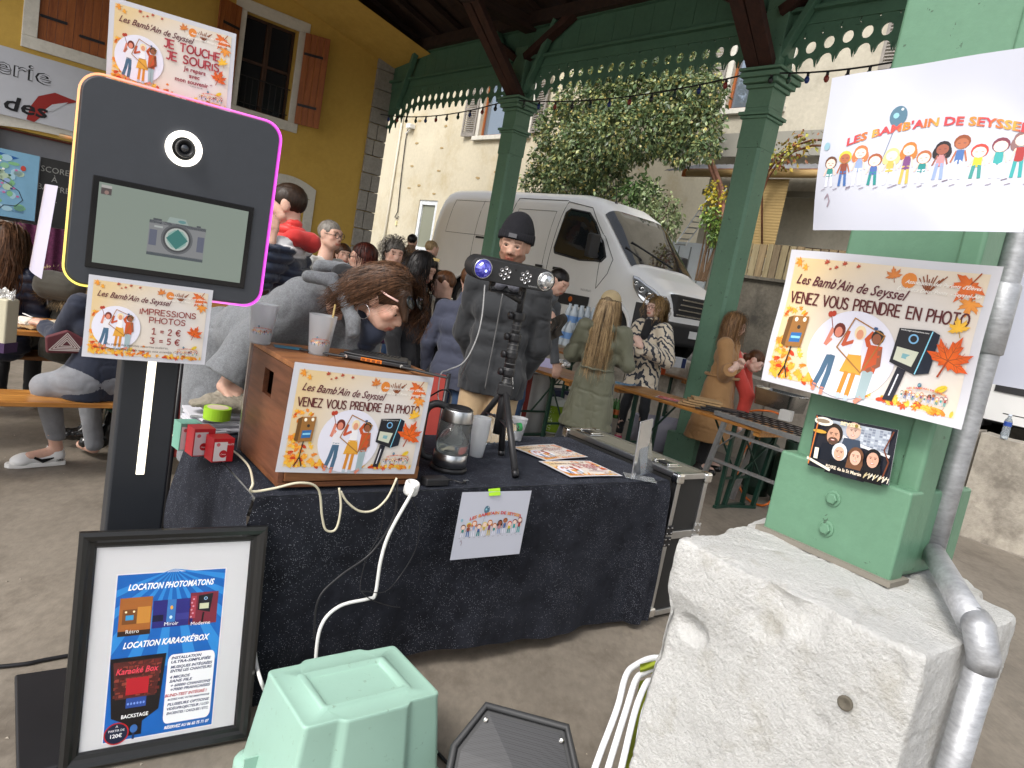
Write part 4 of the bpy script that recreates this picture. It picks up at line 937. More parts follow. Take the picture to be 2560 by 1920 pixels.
# roof: rafters, boards, braces
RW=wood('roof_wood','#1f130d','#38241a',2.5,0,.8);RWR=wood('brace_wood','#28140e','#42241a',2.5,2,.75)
rf=thing('hall_roof','dark timber roof of the market hall with rafters and sloping boards','roof',AB(0,0,5.05),GRID)
SL=.30;RIDGE=-2.6
for k in range(14):  # boards on the inner slope, running along the eave
    x0=.9-k*.27;x1=x0-.265
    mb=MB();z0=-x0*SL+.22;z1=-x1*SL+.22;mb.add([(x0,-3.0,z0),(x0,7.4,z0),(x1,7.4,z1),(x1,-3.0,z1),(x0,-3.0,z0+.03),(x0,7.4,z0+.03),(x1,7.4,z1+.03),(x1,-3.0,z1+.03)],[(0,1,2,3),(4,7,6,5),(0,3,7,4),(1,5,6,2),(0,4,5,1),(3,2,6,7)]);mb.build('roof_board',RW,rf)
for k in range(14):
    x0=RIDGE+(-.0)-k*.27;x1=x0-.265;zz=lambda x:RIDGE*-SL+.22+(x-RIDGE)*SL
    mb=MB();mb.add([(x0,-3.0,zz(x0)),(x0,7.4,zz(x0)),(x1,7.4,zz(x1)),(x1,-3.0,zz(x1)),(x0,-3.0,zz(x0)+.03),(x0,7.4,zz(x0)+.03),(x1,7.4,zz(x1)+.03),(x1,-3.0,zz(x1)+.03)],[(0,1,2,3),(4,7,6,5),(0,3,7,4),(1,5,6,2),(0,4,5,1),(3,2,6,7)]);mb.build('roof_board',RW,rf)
for k in range(18):
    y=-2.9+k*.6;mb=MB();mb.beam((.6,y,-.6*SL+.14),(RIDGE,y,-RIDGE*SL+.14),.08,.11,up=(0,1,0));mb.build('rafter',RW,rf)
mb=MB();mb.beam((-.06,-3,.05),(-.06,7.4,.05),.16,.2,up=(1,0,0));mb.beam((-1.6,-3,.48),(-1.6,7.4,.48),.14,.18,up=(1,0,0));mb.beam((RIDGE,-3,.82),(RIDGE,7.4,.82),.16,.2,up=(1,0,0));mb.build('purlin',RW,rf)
for c_ in(0,SP):
    for dy in(-.075,.075):
        mb=MB();mb.beam((-.06,c_+dy,-.98),(-1.5,c_+dy*1.3,.35),.075,.15,up=(0,1,0));mb.build('brace',RWR,rf,bevel=.006,bseg=1)
    mb=MB();mb.beam((-.02,c_,.0),(-5.0,c_,.0),.16,.22,up=(0,1,0));mb.build('tie_beam',RW,rf)
    for sg_ in(-1,1):
        mb=MB();mb.beam((-.1,c_+sg_*.1,-.45),(-.1,c_+sg_*.95,.02),.09,.12,up=(1,0,0));mb.build('wall_brace',RWR,rf)
# string of coloured bulbs along the frieze
gl=thing('bulb_string','black festoon cable with small coloured bulbs slung below the green frieze','string lights',AB(-.2,0,4.0),GRID)
pts=[];rg=random.Random(2);bulbs=[]
for bay,(y0,y1)in enumerate(((7.4,SP),(SP,0),(0,-2.3))):
    n=12
    for i in range(n+1):
        t_=i/n;pts.append((.02,y0+(y1-y0)*t_,.02-.12*4*t_*(1-t_)+(.12 if bay==2 else 0)*t_));
        if 0<i<n:bulbs.append(pts[-1])
mb=MB();mb.tube(pts,.009,5);mb.build('cable',BLACKM,gl)
bc=[M('bulb_blue','#1a2f6a',.3),M('bulb_red','#7a2a22',.3),M('bulb_dark','#1a1c1e',.3),M('bulb_green','#1c3a2a',.3)]
for i,q in enumerate(bulbs):
    mb=MB();mb.lathe([(.014,0),(.014,-.035)],8,q,1);mb.lathe([(.013,-.035),(.024,-.055),(.025,-.075),(.014,-.095),(.001,-.1)],8,q,0);mb.build('bulb',[bc[i%4],BLACKM],gl,smooth=True)
# ------------------------------------------------------------ houses across the street
def abz(P):q=np.array(P)-C2;return V(q@A_,q@B_,q[2])
CREAM=M('cream_render','#c8c0aa',.95,var=.08,vs=.9,var2=.06,vs2=12,bump=.4,bs=25,bd=.006,dark='#a8966c',darkamt=.5,ds=.8)
GREYR=M('grey_render','#b9b3a3',.95,var=.10,vs=.8,var2=.08,vs2=14,bump=.5,bs=25,bd=.006,dark='#8f897a',darkamt=.6,ds=.9)
SHG=M('grey_shutter','#8b8680',.8,var=.2,vs=6)
HA=6.2;HB=7.4
def onA(a,x,y):return abz(PL(x,y,AB(a,0),A_))
h1=thing('cream_house','weathered cream house wall behind the van with louvred shutters and peeling render','house',AB(HA,6.5,.74),GRID)
def L1(q,b0=6.5,z0=.74):return q[1]-b0,q[2]-z0
s1=onA(HA,1195,342);s1r=onA(HA,1262,347);wz0=s1[2]-.74;wy1=s1[1]-6.5;wy0=s1r[1]-6.5-.95;wz1=wz0+1.55
def wall_holes(y0,y1,z0,z1,holes,depth=.2):
    m_=MB();ys_=sorted({y0,y1,*[h[0]for h in holes],*[h[1]for h in holes]});zs_=sorted({z0,z1,*[h[2]for h in holes],*[h[3]for h in holes]})
    for i in range(len(ys_)-1):
        for j in range(len(zs_)-1):
            cy,cz=(ys_[i]+ys_[i+1])/2,(zs_[j]+zs_[j+1])/2
            if any(h[0]<cy<h[1]and h[2]<cz<h[3]for h in holes):continue
            m_.add([(0,ys_[i],zs_[j]),(0,ys_[i+1],zs_[j]),(0,ys_[i+1],zs_[j+1]),(0,ys_[i],zs_[j+1])],[(3,2,1,0)])
    for h in holes:
        a_,b_,c_,d_=h
        for P4 in(((a_,c_),(a_,d_)),((b_,c_),(b_,d_)),((a_,c_),(b_,c_)),((a_,d_),(b_,d_))):
            (ya,za),(yb_,zb)=P4;m_.add([(0,ya,za),(0,yb_,zb),(depth,yb_,zb),(depth,ya,za)],[(0,1,2,3)])
    m_.add([(0,y0,z0),(6,y0,z0),(6,y0,z1),(0,y0,z1)],[(0,1,2,3)]);m_.add([(0,y1,z0),(6,y1,z0),(6,y1,z1),(0,y1,z1)],[(0,1,2,3)])
    return m_
FRAMEW=wood('window_frame_wood','#8a4a24','#a8602f',4,2,.5)
SKYG=M('reflecting_glass',(.25,.3,.36),.04,metal=.6)
def french_window(parent,y0,y1,z0,z1,sh=.5,shd=(1,1),ang=8):
    w=thing_part('window',parent);
    m_=MB()
    for(ya,yb_,za,zb)in((y0,y0+.06,z0,z1),(y1-.06,y1,z0,z1),((y0+y1)/2-.04,(y0+y1)/2+.04,z0,z1),(y0,y1,z0,z0+.07),(y0,y1,z1-.06,z1)):
        m_.box((.12+.001*za,(ya+yb_)/2,(za+zb)/2),(.05,yb_-ya,zb-za))
    m_.build('frame',FRAMEW,w)
    m_=MB();m_.box((.15,(y0+y1)/2,(z0+z1)/2),(.01,y1-y0-.02,z1-z0-.02));m_.build('pane',SKYG,w)
    m_=MB();m_.box((-.03,(y0+y1)/2,z0-.06),(.16,y1-y0+.35,.12));m_.build('sill',WHT,parent,bevel=.01,bseg=1)
    m_=MB()
    for yy in(y0-.07,y1+.07):m_.box((-.01,yy,(z0+z1)/2),(.03,.14,z1-z0))
    m_.box((-.01,(y0+y1)/2,z1+.08),(.03,y1-y0+.28,.16));m_.build('window_surround',WHT,parent)
    for i,sg_ in enumerate((-1,1)):
        if not shd[i]:continue
        hy=y0-.14 if sg_<0 else y1+.14;w_=sh
        m_=MB();yc=sg_*w_/2
        for(yy,ww)in((sg_*.03,.06),(sg_*(w_-.03),.06)):m_.box((0,yy,(z1-z0)/2),(.035,ww,z1-z0))
        for zz in(.05,(z1-z0)/2,z1-z0-.05):m_.box((0.001,yc,zz),(.035,w_-.12,.1))
        s_=m_.build('shutter',SHG,parent);s_.location=(-.05,hy,z0);s_.rotation_euler=(0,0,radians(ang)*sg_)
        n=int((z1-z0-.2)/.062);sl=None
        for k in range(n):
            if sl is None:
                m_=MB();m_.box((0,yc,0),(.006,w_-.12,.052),rot('Y',radians(40)));sl=m_.build('slat',SHG,s_)
                o=sl
            else:o=sl.copy();COL.objects.link(o)
            o.parent=s_;o.location=(0,0,.13+.062*k)
def thing_part(name,parent):
    o=bpy.data.objects.new(name,None);link(o);o.parent=parent;return o
mdoorT=onA(HA,1062,500);dy=mdoorT[1]-6.5;dH=mdoorT[2]-.74
wall_holes(onA(HA,1440,330)[1]-6.5,onA(HA,935,400)[1]-5.0,-.8,9.5,[(wy0,wy1,wz0,wz1),(dy-.75,dy+.30,0,dH)]).build('wall',CREAM,h1)
french_window(h1,wy0,wy1,wz0,wz1,.55)
m_=MB()
for(ya,yb_,za,zb)in((dy-.75,dy-.6,0,dH),(dy+.15,dy+.30,0,dH),(dy-.75,dy+.30,dH-.14,dH),(dy-.6,dy+.15,0,.9),(dy-.6,dy+.15,1.25,1.4)):m_.box((.06+.001*za,(ya+yb_)/2,(za+zb)/2),(.06,yb_-ya,zb-za))
dd=m_.build('door',M('peeling_white_door','#dfe4e8',.7,var=.2,vs=8),h1);m_=MB();m_.box((.09,dy-.22,dH/2),(.01,.8,dH-.1));m_.build('door_glass',M('dusty_glass',(.25,.26,.2),.2),dd)
# pipes, lamp, junction box, scars
pz=onA(HA-.05,1003,320);q=onA(HA-.05,966,625)
m_=MB();m_.tube([(-.05,pz[1]-6.5,6.5),(-.05,pz[1]-6.5,-.7)],.035,8);m_.build('downpipe',M('white_pipe','#cfcabb',.6),h1,smooth=True)
c_=[onA(HA-.04,x,y)for x,y in((1020,322),(1014,350),(1003,440),(994,530),(987,543),(993,546),(996,540))]
m_=MB();m_.tube([(-.04,p_[1]-6.5,p_[2]-.74)for p_ in c_],.018,6);m_.build('wall_cable',BLACKM,h1,smooth=True)
p_=onA(HA,1033,318);m_=MB();m_.box((-.1,p_[1]-6.5,p_[2]-.74),(.2,.26,.14));m_.tube([(-.05,p_[1]-6.5+.1,p_[2]-.84),(-.05,p_[1]-6.5+.35,p_[2]-.95)],.02,6);m_.build('wall_lamp',WHITE,h1,bevel=.01)
p_=onA(HA,992,558);m_=MB();m_.box((-.02,p_[1]-6.5,p_[2]-.74),(.04,.1,.16));m_.build('junction_box',M('cream_box','#e0d6a8',.5),h1)
rg=random.Random(6)
for(x,y)in((1050,302),(1042,358),(1115,315),(1030,415),(1097,427),(1047,463),(1023,470),(1085,485),(1195,445),(1240,430),(1105,370)):
    p_=onA(HA,x,y);m_=MB();k=7;pts=[(rg.uniform(.05,.1)*1.3*cos(6.28*i/k),rg.uniform(.02,.05)*sin(6.28*i/k))for i in range(k)]
    m_.prism(pts,0,.012,O=(-.012,p_[1]-6.5,p_[2]-.74),U=(0,1,0),W=(0,0,1),N=(1,0,0));m_.build('render_scar',M('scar','#a58f66',.95,bump=.8,bs=60),h1)

h2=thing('grey_house','pale grey rendered house behind the garden, upper windows with weathered shutters','house',AB(HB,0,.74),GRID)
def Lh(x,y,a=HB):q=onA(a,x,y);return q[1],q[2]-.74
yA,zA=Lh(1868,272);yB,_=Lh(1812,272);w_top=zA+1.9
yR,zR=Lh(2205,178)
wall_holes(-14,5.2,-1,10,[(yA-.75,yB,zA,w_top),(yR-1.9,yR-.7,zR+.0,zR+1.8)]).build('wall',GREYR,h2)
french_window(h2,yA-.75,yB,zA,w_top,.62,shd=(0,1));french_window(h2,yR-1.9,yR-.7,zR,zR+1.8,.6,shd=(0,1),ang=5)
# lean-to with tin roof, gutter, beams, straw blind, door
g1,gz1=Lh(1765,425,6.2);g2,gz2=Lh(2060,462,6.2);gz=(gz1+gz2)/2
lt=thing('lean_to_porch','tin roofed porch with timber beam and tan gutter above the garden fence','porch',AB(6.2,0,.74),GRID)
m_=MB()
for k in range(44):
    y=g2-2.5+k*.14;x0,x1=-.1,.98;zf=lambda x:gz+.12+x*.35
    m_.add([(x0,y,zf(x0)),(x0,y+.07,zf(x0)+.035),(x0,y+.14,zf(x0)),(x1,y,zf(x1)),(x1,y+.07,zf(x1)+.035),(x1,y+.14,zf(x1))],[(0,1,4,3),(1,2,5,4)])
stuff(m_.build('corrugated_sheet',M('tin_roof','#8f9094',.5,metal=.5,var=.2,vs=5),lt))
m_=MB();m_.box((-.1,g1-2.6,gz+.05),(.06,6.2,.16));m_.build('timber_beam',FRAMEW,lt)
m_=MB();m_.tube([(-.2,g2-2.5,gz+.02),(-.2,g1+.3,gz+.02)],.075,10);m_.build('gutter',M('tan_gutter','#a58a5c',.5),lt,smooth=True)
m_=MB();m_.box((.6,g1-2.6,gz-.2),(.05,6,.12));m_.box((.97,g1-1.0,gz+.9),(.04,7,.5));m_.build('wall_band',M('band_grey','#8b8980',.8),lt)
# straw blind and dark opening
sy0,_=Lh(1888,520,6.1);sy1,_=Lh(1958,520,6.1)
m_=MB();m_.grid(lambda u,v:V(.0+.006*sin(v*170),sy0+(sy1-sy0)*u,gz-.06-1.5*v),6,90)
bl=thing('straw_blind','straw roller blind hanging from the porch beside the dark opening','blind',AB(6.1,0,.74),GRID);m_.build('reed_mat',M('straw','#9c8558',.9,var=.25,vs=40,stretch=(1,.15,8),var2=.2,vs2=90),bl,smooth=True)
o1,_=Lh(1975,560,HB-.1);o2,_=Lh(2130,560,HB-.1)
m_=MB();m_.box((-.05,(o1+o2)/2,1.2),(.04,o1-o2,2.4));o=m_.build('opening_panel',M('shade_grey','#6d655a',.9),h2)
m_=MB();m_.box((-.09,(o1+o2)/2,2.45),(.1,o1-o2,.22));m_.build('opening_lintel',M('maroon','#3f2018',.8),h2)
d1,_=Lh(1700,520,HB-.1);d2,_=Lh(1800,520,HB-.1);m_=MB();m_.box((-.06,(d1+d2)/2,1.2),(.06,d1-d2,2.5));dr=m_.build('door',M('white_blue_door','#dde6ec',.6,var=.05),h2)
m_=MB()
for k in range(3):m_.box((-.095,d2+(d1-d2)*(.2+.3*k),1.2),(.01,.03,2.3))
m_.build('door_rail',M('door_rail_m','#8a9296',.6),dr)
# ladder
la=thing('ladder','aluminium ladder leaning against the white garden door','ladder',AB(6.0,0,.74),GRID)
l0y,l0z=Lh(1713,590,6.1);l1y,l1z=Lh(1795,468,6.3)
for dx in(-.14,.14):
    m_=MB();m_.beam((0,l0y+dx,l0z-.2),(.4,l1y+dx,l1z),.05,.025);m_.build('rail',ALU,la)
for k in range(10):
    t_=k/10;m_=MB();yy=l0y+(l1y-l0y)*t_;zz=l0z-.2+(l1z-l0z+.2)*t_;m_.tube([(.4*t_,yy-.14,zz),(.4*t_,yy+.14,zz)],.014,6);m_.build('rung',ALU,la)
# retaining wall and board fence
fq=onA(4.5,1700,588);fq2=onA(4.5,2090,628);fz1=(fq[2]+fq2[2])/2;wq=(onA(4.5,1860,700)[2]+onA(4.5,2080,716)[2])/2
rw=thing('garden_wall','dark stained retaining wall under the garden fence behind the van','wall',AB(4.5,0,.74),GRID)
m_=MB();m_.box((.15,-3.2,(wq-.74)/2),(.3,12.5,wq-.74));m_.box((.12,-3.2,wq-.74+.02),(.36,12.5,.05));m_.build('wall_body',M('stained_concrete','#5f5a50',.9,var=.25,vs=2,var2=.2,vs2=20,bump=.6,bs=20,bd=.01,dark='#2c2a26',darkamt=.8,ds=1.5),rw)
struct(MB().add([AB(4.8,-9.4,wq-.05),AB(9,-9.4,wq-.05),AB(9,3.0,wq-.05),AB(4.8,3.0,wq-.05)],[(0,1,2,3)]).build('garden_ground',M('garden_soil','#5a5236',.95,var=.3,vs=3)))
fe=thing('board_fence','weathered vertical board fence with small gaps on top of the garden wall','fence',AB(4.5,0,wq),GRID)
FW=[wood('fence_wood_%s'%n_,a_,b_,3,2,.85)for n_,a_,b_ in(('a','#6b5a42','#8f7d5e'),('b','#5a4c38','#7d6f58'),('c','#75684c','#94886a'))]
rg=random.Random(3);y=3.0;fh=fz1-wq
while y>-9.0:
    w_=rg.uniform(.095,.125);m_=MB();m_.box((0,y-w_/2,fh/2+rg.uniform(-.015,.015)),(.02,w_,fh-.02));m_.build('fence_board',FW[rg.randrange(3)],fe);y-=w_+rg.uniform(.012,.03)
for zz in(.12,fh-.14):m_=MB();m_.box((.035,-3,zz),(.04,12,.07));m_.build('fence_rail',FW[1],fe)

# ------------------------------------------------------------ tree and garden plants
BARK=M('bark','#6b5540',.95,var=.3,vs=8,bump=1.,bs=30,bd=.02)
def leaf_cloud(clumps,n,size,cols,seed=0,droop=.5,tone=.25,asp=.5):
    """real leaves: two-faced folded blades spread through clumps"""
    rg=np.random.default_rng(seed);w=np.array([c[1][0]*c[1][1]+c[1][2]*c[1][1]for c in clumps]);w=w/w.sum();ci=rg.choice(len(clumps),n,p=w)
    C_=np.array([c[0]for c in clumps])[ci];R_=np.array([c[1]for c in clumps])[ci]
    d=rg.normal(size=(n,3));d/=np.linalg.norm(d,axis=1)[:,None];rad=rg.uniform(.45,1.08,n)**.6
    P=C_+d*R_*rad[:,None];sub=rg.normal(size=(n,3))*.03;P+=sub
    ax=d*.5+rg.normal(size=(n,3))*.5+np.array([0,0,-droop]);ax/=np.linalg.norm(ax,axis=1)[:,None]
    s_=np.cross(ax,rg.normal(size=(n,3)));s_/=np.linalg.norm(s_,axis=1)[:,None];nn=np.cross(ax,s_);L=size*rg.uniform(.6,1.3,n)[:,None];W=L*asp
    v=np.stack([P,P+ax*L*.45+s_*W/2+nn*L*.06,P+ax*L,P+ax*L*.45-s_*W/2+nn*L*.06,P+ax*L*.5],1).reshape(-1,3)
    i5=np.arange(n)*5;f=np.concatenate([np.stack([i5,i5+1,i5+4],1),np.stack([i5+1,i5+2,i5+4],1),np.stack([i5+2,i5+3,i5+4],1),np.stack([i5+3,i5,i5+4],1)])
    cc=np.array([lin(c)for c in cols]);k=rg.integers(0,len(cc),n);c=cc[k]*rg.uniform(1-tone,1+tone,n)[:,None];c5=np.repeat(c[:,None],5,1);c5[:,[1,3]]=c5[:,[1,3]]*1.5+.02
    return v,f,c5.reshape(-1,3)
LEAFM=M('leaf',(1,1,1),.38,vcol=True,spec=.6)
def foliage(name,parent,clumps,n,size,cols,**k):
    v,f,c=leaf_cloud(clumps,n,size,cols,**k);m_=MB();m_.v=[v];m_.n=len(v);m_.f=f.tolist();m_.m=[0]*len(f);return m_.build(name,LEAFM,parent,world=True,cols=c)
tb=PL(1560,560,AB(5.3,0),A_);tb[2]=wq-.1
tr=thing('ivy_tree','dense dark green tree with variegated leaves and pale flower heads above the van','tree',tb)
TP=lambda x,y,a=5.3:PL(x,y,AB(a,0),A_)
m_=MB();m_.tube([tb-V(0,0,.3),TP(1562,480),TP(1585,430),TP(1610,390),TP(1625,330)],[.16,.15,.13,.10,.05],8);m_.tube([TP(1575,450),TP(1550,400),TP(1500,350),TP(1470,300)],[.08,.08,.06,.03],7);m_.tube([TP(1600,400),TP(1680,360),TP(1740,300)],[.07,.06,.03],6);m_.build('trunk',BARK,tr,smooth=True)
cl=[]
for(x,y,r,a)in((1420,330,78,5.0),(1480,260,90,5.2),(1560,215,95,5.4),(1640,205,95,5.3),(1700,250,85,5.1),(1740,310,62,5.0),(1480,380,88,4.9),(1560,330,95,4.9),(1640,320,80,4.9),(1390,410,62,5.0),(1350,455,45,5.1),(1430,450,70,5.0),(1510,450,60,5.2),(1600,130,80,5.5),(1700,160,80,5.5),(1700,375,42,5.0),(1765,370,35,4.9),(1530,150,70,5.4),(1768,230,48,5.0)):
    c_=TP(x,y,a);r_=r/FPX*np.linalg.norm(c_-CAM);cl.append((c_,V(r_,r_*.9,r_*.85)))
foliage('crown',tr,cl,32000,.11,['#4f633e','#5f7248','#384a2c','#768458','#455a34','#868a52'],seed=3)
v,f,c=leaf_cloud([(a_,b_*1.06)for a_,b_ in cl],4500,.055,['#a89c58','#b8a864','#98925a'],seed=9,droop=0,asp=.9);m_=MB();m_.v=[v];m_.n=len(v);m_.f=f.tolist();m_.m=[0]*len(f);m_.build('flower_heads',LEAFM,tr,world=True,cols=c)
def bush(name,label,x,y,a,r,n,cols,size=.07,asp=.5,group=None,zs=1.):
    c_=TP(x,y,a);r_=r/FPX*np.linalg.norm(c_-CAM);b_=thing(name,label,'plant',V(c_[0],c_[1],wq-.06),0,group)
    rg=random.Random(x);foliage('foliage',b_,[(c_+V(rg.uniform(-.5,.5)*r_,rg.uniform(-.3,.3)*r_,rg.uniform(-.6,.6)*r_*zs),V(r_*.55,r_*.5,r_*.55*zs))for _ in range(6)],n,size,cols,seed=x)
    m_=MB()
    for k in range(5):m_.tube([(c_[0]+.04*k-.1,c_[1],wq-.1),(c_[0]+rg.uniform(-.6,.6)*r_,c_[1]+rg.uniform(-.3,.3)*r_,c_[2]+.3*r_)],[.02,.008],5)
    m_.build('stem',BARK,b_,world=True)
bush('shrub','loose grey green shrub between the tree and the white garden door',1655,520,5.0,60,900,['#5f6f48','#73805a','#8a9468'],.10,.28,zs=1.3)
bush('shrub','dark glossy shrub low behind the van roof',1600,500,5.2,55,700,['#3f5a30','#566f3c'],.12,.4)
bush('shrub','yellow flowering shrub beside the ladder',1795,500,5.6,34,420,['#c9b22e','#b8a832','#8a9438'],.08,.5,zs=1.2)
bush('shrub','green leafy shrub below the yellow flowers behind the fence',1785,570,5.4,42,600,['#5f7a30','#728a3a','#3f5a28'],.09,.5)
# twisted vine stems and arch
vt=thing('vine_stem','pair of bare twisted vine stems rising beside the garden porch','plant',V(*TP(1795,600,5.6)[:2],wq-.1))
for o_ in(0,9):
    m_=MB();m_.tube([TP(x+o_,y,5.6)for x,y in((1790,610),(1800,520),(1795,470),(1780,430),(1768,395),(1740,350))],[.05,.05,.045,.045,.04,.03],7);m_.build('stem',M('vine_bark','#8a6250',.8,var=.2,vs=10),vt,smooth=True,world=True)
ar_=thing('rose_arch','rusty garden arch with yellowing climbing leaves right of the green column','arch',V(*TP(1900,560,5.8)[:2],wq-.1))
RUST=M('rusty_bar','#6b4430',.8,metal=.3,var=.3,vs=20)
for o_ in(0,14):
    m_=MB();m_.tube([TP(x,y+o_,5.8)for x,y in((1905,600),(1905,470),(1920,430),(1945,395),(1985,365),(2030,350),(2075,350))],.02,6);m_.build('arch_bar',RUST,ar_,smooth=True,world=True)
foliage('climber_leaves',ar_,[(TP(x,y,5.75),V(.22,.2,.14))for x,y in((1930,400),(1960,375),(1990,358),(2025,345),(1950,405),(1985,380))],260,.11,['#8a8a2e','#a08a2a','#6a6a2c','#7c4a2a'],seed=5)

# ------------------------------------------------------------ delivery van
def make_van(label,group=None):
    L=6.5;xs_=[0,.05,.12,.25]+list(np.arange(.5,4.3,.25))+[4.3,4.45,4.6,4.75,4.9,5.05,5.2,5.35,5.5,5.62,5.8,6.0,6.15,6.28,6.36,6.42,6.46,6.485,6.5]
    zt=lambda x:np.interp(x,[0,.05,.2,1,4.1,4.45,4.75,5.0,5.62,6.0,6.28,6.40,6.47,6.5],[2.36,2.42,2.46,2.48,2.46,2.40,2.26,2.04,1.42,1.27,1.12,1.0,.82,.6])
    Wd=lambda x:np.interp(x,[0,.1,.3,4.8,5.4,6.0,6.3,6.42,6.5],[.95,.985,1.0,1.0,.985,.95,.88,.80,.70])
    zb=.33
    def surf(x,ph,off=0.):
        T_=zt(x);e=.30 if x<5.0 else .36;cy=abs(cos(ph))**e;sz=abs(sin(ph))**e;z=zb+(T_-zb)*sz;y=Wd(x)*cy
        y*=1-.13*max(0,(z-1.15)/1.35)**1.6;n_=norm(V(0,-cos(ph),sin(ph)));return V(x,-y,z)+off*n_
    def side(x,z,off=.004):
        T_=zt(x);e=.30 if x<5.0 else .36;s_=min(1,max(0,(z-zb)/(T_-zb)))**(1/e);cy=(1-s_*s_)**(e/2);y=Wd(x)*cy*(1-.13*max(0,(z-1.15)/1.35)**1.6);return V(x,-y-off,z)
    def patch(poly,cx,cz,o0,o1,sg):
        pp=[];
        for(a,b_),(c,d_)in zip(poly,poly[1:]+poly[:1]):pp+=[(a+(c-a)*k/4,b_+(d_-b_)*k/4)for k in range(4)]
        n_=len(pp);vs_=[]
        for k,f_ in enumerate((1,.96,.8,.6,.4,.2)):vs_+=[side(cx+(x-cx)*f_,cz+(z-cz)*f_,o0 if k==0 else o1)for x,z in pp]
        vs_.append(side(cx,cz,o1));vs_=[V(p_[0],p_[1]*sg,p_[2])for p_ in vs_]
        return vs_,[(k*n_+i,k*n_+(i+1)%n_,(k+1)*n_+(i+1)%n_,(k+1)*n_+i)for k in range(5)for i in range(n_)]+[(5*n_+i,5*n_+(i+1)%n_,6*n_)for i in range(n_)]
    t=thing('delivery_van',label,'van',(0,0,0),0,group)
    NP=22;phs=[0]+list(np.linspace(.004,.1,5))+list(np.linspace(.16,pi/2-.16,7))+list(np.linspace(pi/2-.1,pi/2,5));xs_=sorted(set(list(np.round(xs_,3))+[round(x,3)for x in np.arange(4.9,6.3,.06)]+[round(x,3)for x in np.arange(.8,2.2,.07)]))
    WC=[(5.52,.36),(1.45,.36)];RA=.44;m_=MB()
    zl=np.r_[np.linspace(zb,1.0,12),np.linspace(1.1,.97,1)]
    P={};vs=[];fs=[]
    def col(x):
        T_=zt(x);low=[side(x,z,0)for z in np.linspace(zb,min(1.0,T_*.8),12)];z0=min(1.0,T_*.8);e=.30 if x<5.0 else .36;ph0=math.asin(min(1,((z0-zb)/(T_-zb))**(1/e)));return low+[surf(x,p_)for p_ in list(ph0+(pi/2-ph0)*np.array([.04,.1,.18,.3,.45,.62,.78,.92,1.0]))]
    cols_=[col(x)for x in xs_];npt=len(cols_[0])
    for sgn in(1,-1):
        b0=len(vs)
        for c_ in cols_:vs+=[V(p_[0],p_[1]*sgn,p_[2])for p_ in c_]
        for i in range(len(xs_)-1):
            for j in range(npt-1):
                q=[b0+i*npt+j,b0+(i+1)*npt+j,b0+(i+1)*npt+j+1,b0+i*npt+j+1];cen=sum(vs[k]for k in q)/4
                if any((cen[0]-wx)**2+(cen[2]-wz)**2<RA**2 for wx,wz in WC):continue
                fs.append(tuple(q if sgn>0 else q[::-1]))
    # rear face
    r0=[vs[j]for j in range(npt)];n0=len(vs);vs+=[V(0,0,p_[2])for p_ in r0]
    for j in range(npt-1):fs+=[(j+1,j,n0+j,n0+j+1),(len(xs_)*npt+j,len(xs_)*npt+j+1,n0+j+1,n0+j)]
    PAINT=M('van_paint',(.80,.80,.79),.28,coat=.4,var=.03,vs=2);DK=M('van_trim',(.025,.025,.027),.6);TY=M('tyre',(.02,.02,.02),.85);GL=M('van_glass',(.012,.015,.018),.05,spec=.7,coat=.4)
    m_.add(vs,fs);m_.build('body',PAINT,t,smooth=True)
    m_=MB();m_.box((3.2,0,.35),(6.1,1.7,.1));m_.box((5.52,-.72,.55),(.9,.3,.6));m_.box((1.45,-.72,.55),(.9,.3,.6));m_.box((5.52,.72,.55),(.9,.3,.6));m_.box((1.45,.72,.55),(.9,.3,.6));m_.build('underbody',DK,t)
    # arch lips
    for wx,wz in WC:
        for sg in(1,-1):
            m_=MB();pts=[side(wx+(RA)*cos(a),wz+(RA+.0)*sin(a),.004)for a in np.linspace(.02,pi-.02,18)];m_.tube([V(p_[0],p_[1]*sg,p_[2])for p_ in pts],.035,6);m_.build('arch_lip',PAINT if wx>3 else PAINT,t,smooth=True)
        for sg in(1,-1):
            w=MB();y0=-.93*sg;w.lathe([(.20,-.1),(.33,-.11),(.355,-.08),(.36,0),(.355,.08),(.33,.1),(.20,.1)],28,(wx,y0+.12*sg,wz),ax=(0,1,0),m=0);wo=w.build('wheel',TY,t,smooth=True)
            w=MB();w.lathe([(.001,.02),(.06,.03),(.07,.0),(.15,-.02),(.2,.04),(.215,.05),(.215,-.05)],24,(wx,y0+.03*sg,wz),ax=(0,-sg,0));w.build('rim',M('steel_rim',(.18,.18,.18),.4,metal=.6),wo,smooth=True)
    # lower side strip, handles, seams
    def band(x0,x1,z0,z1,mt,nm,off=.008,n=14,sg=1):
        m_=MB();m_.grid(lambda u,v:(lambda p_:V(p_[0],p_[1]*sg,p_[2]))(side(x0+(x1-x0)*u,z0+(z1-z0)*v,off)),n,3);m_.grid(lambda u,v:(lambda p_:V(p_[0],p_[1]*sg,p_[2]))(side(x0+(x1-x0)*u,z0+v*0,off*(1-v)*1.0)),n,1);return m_.build(nm,mt,t)
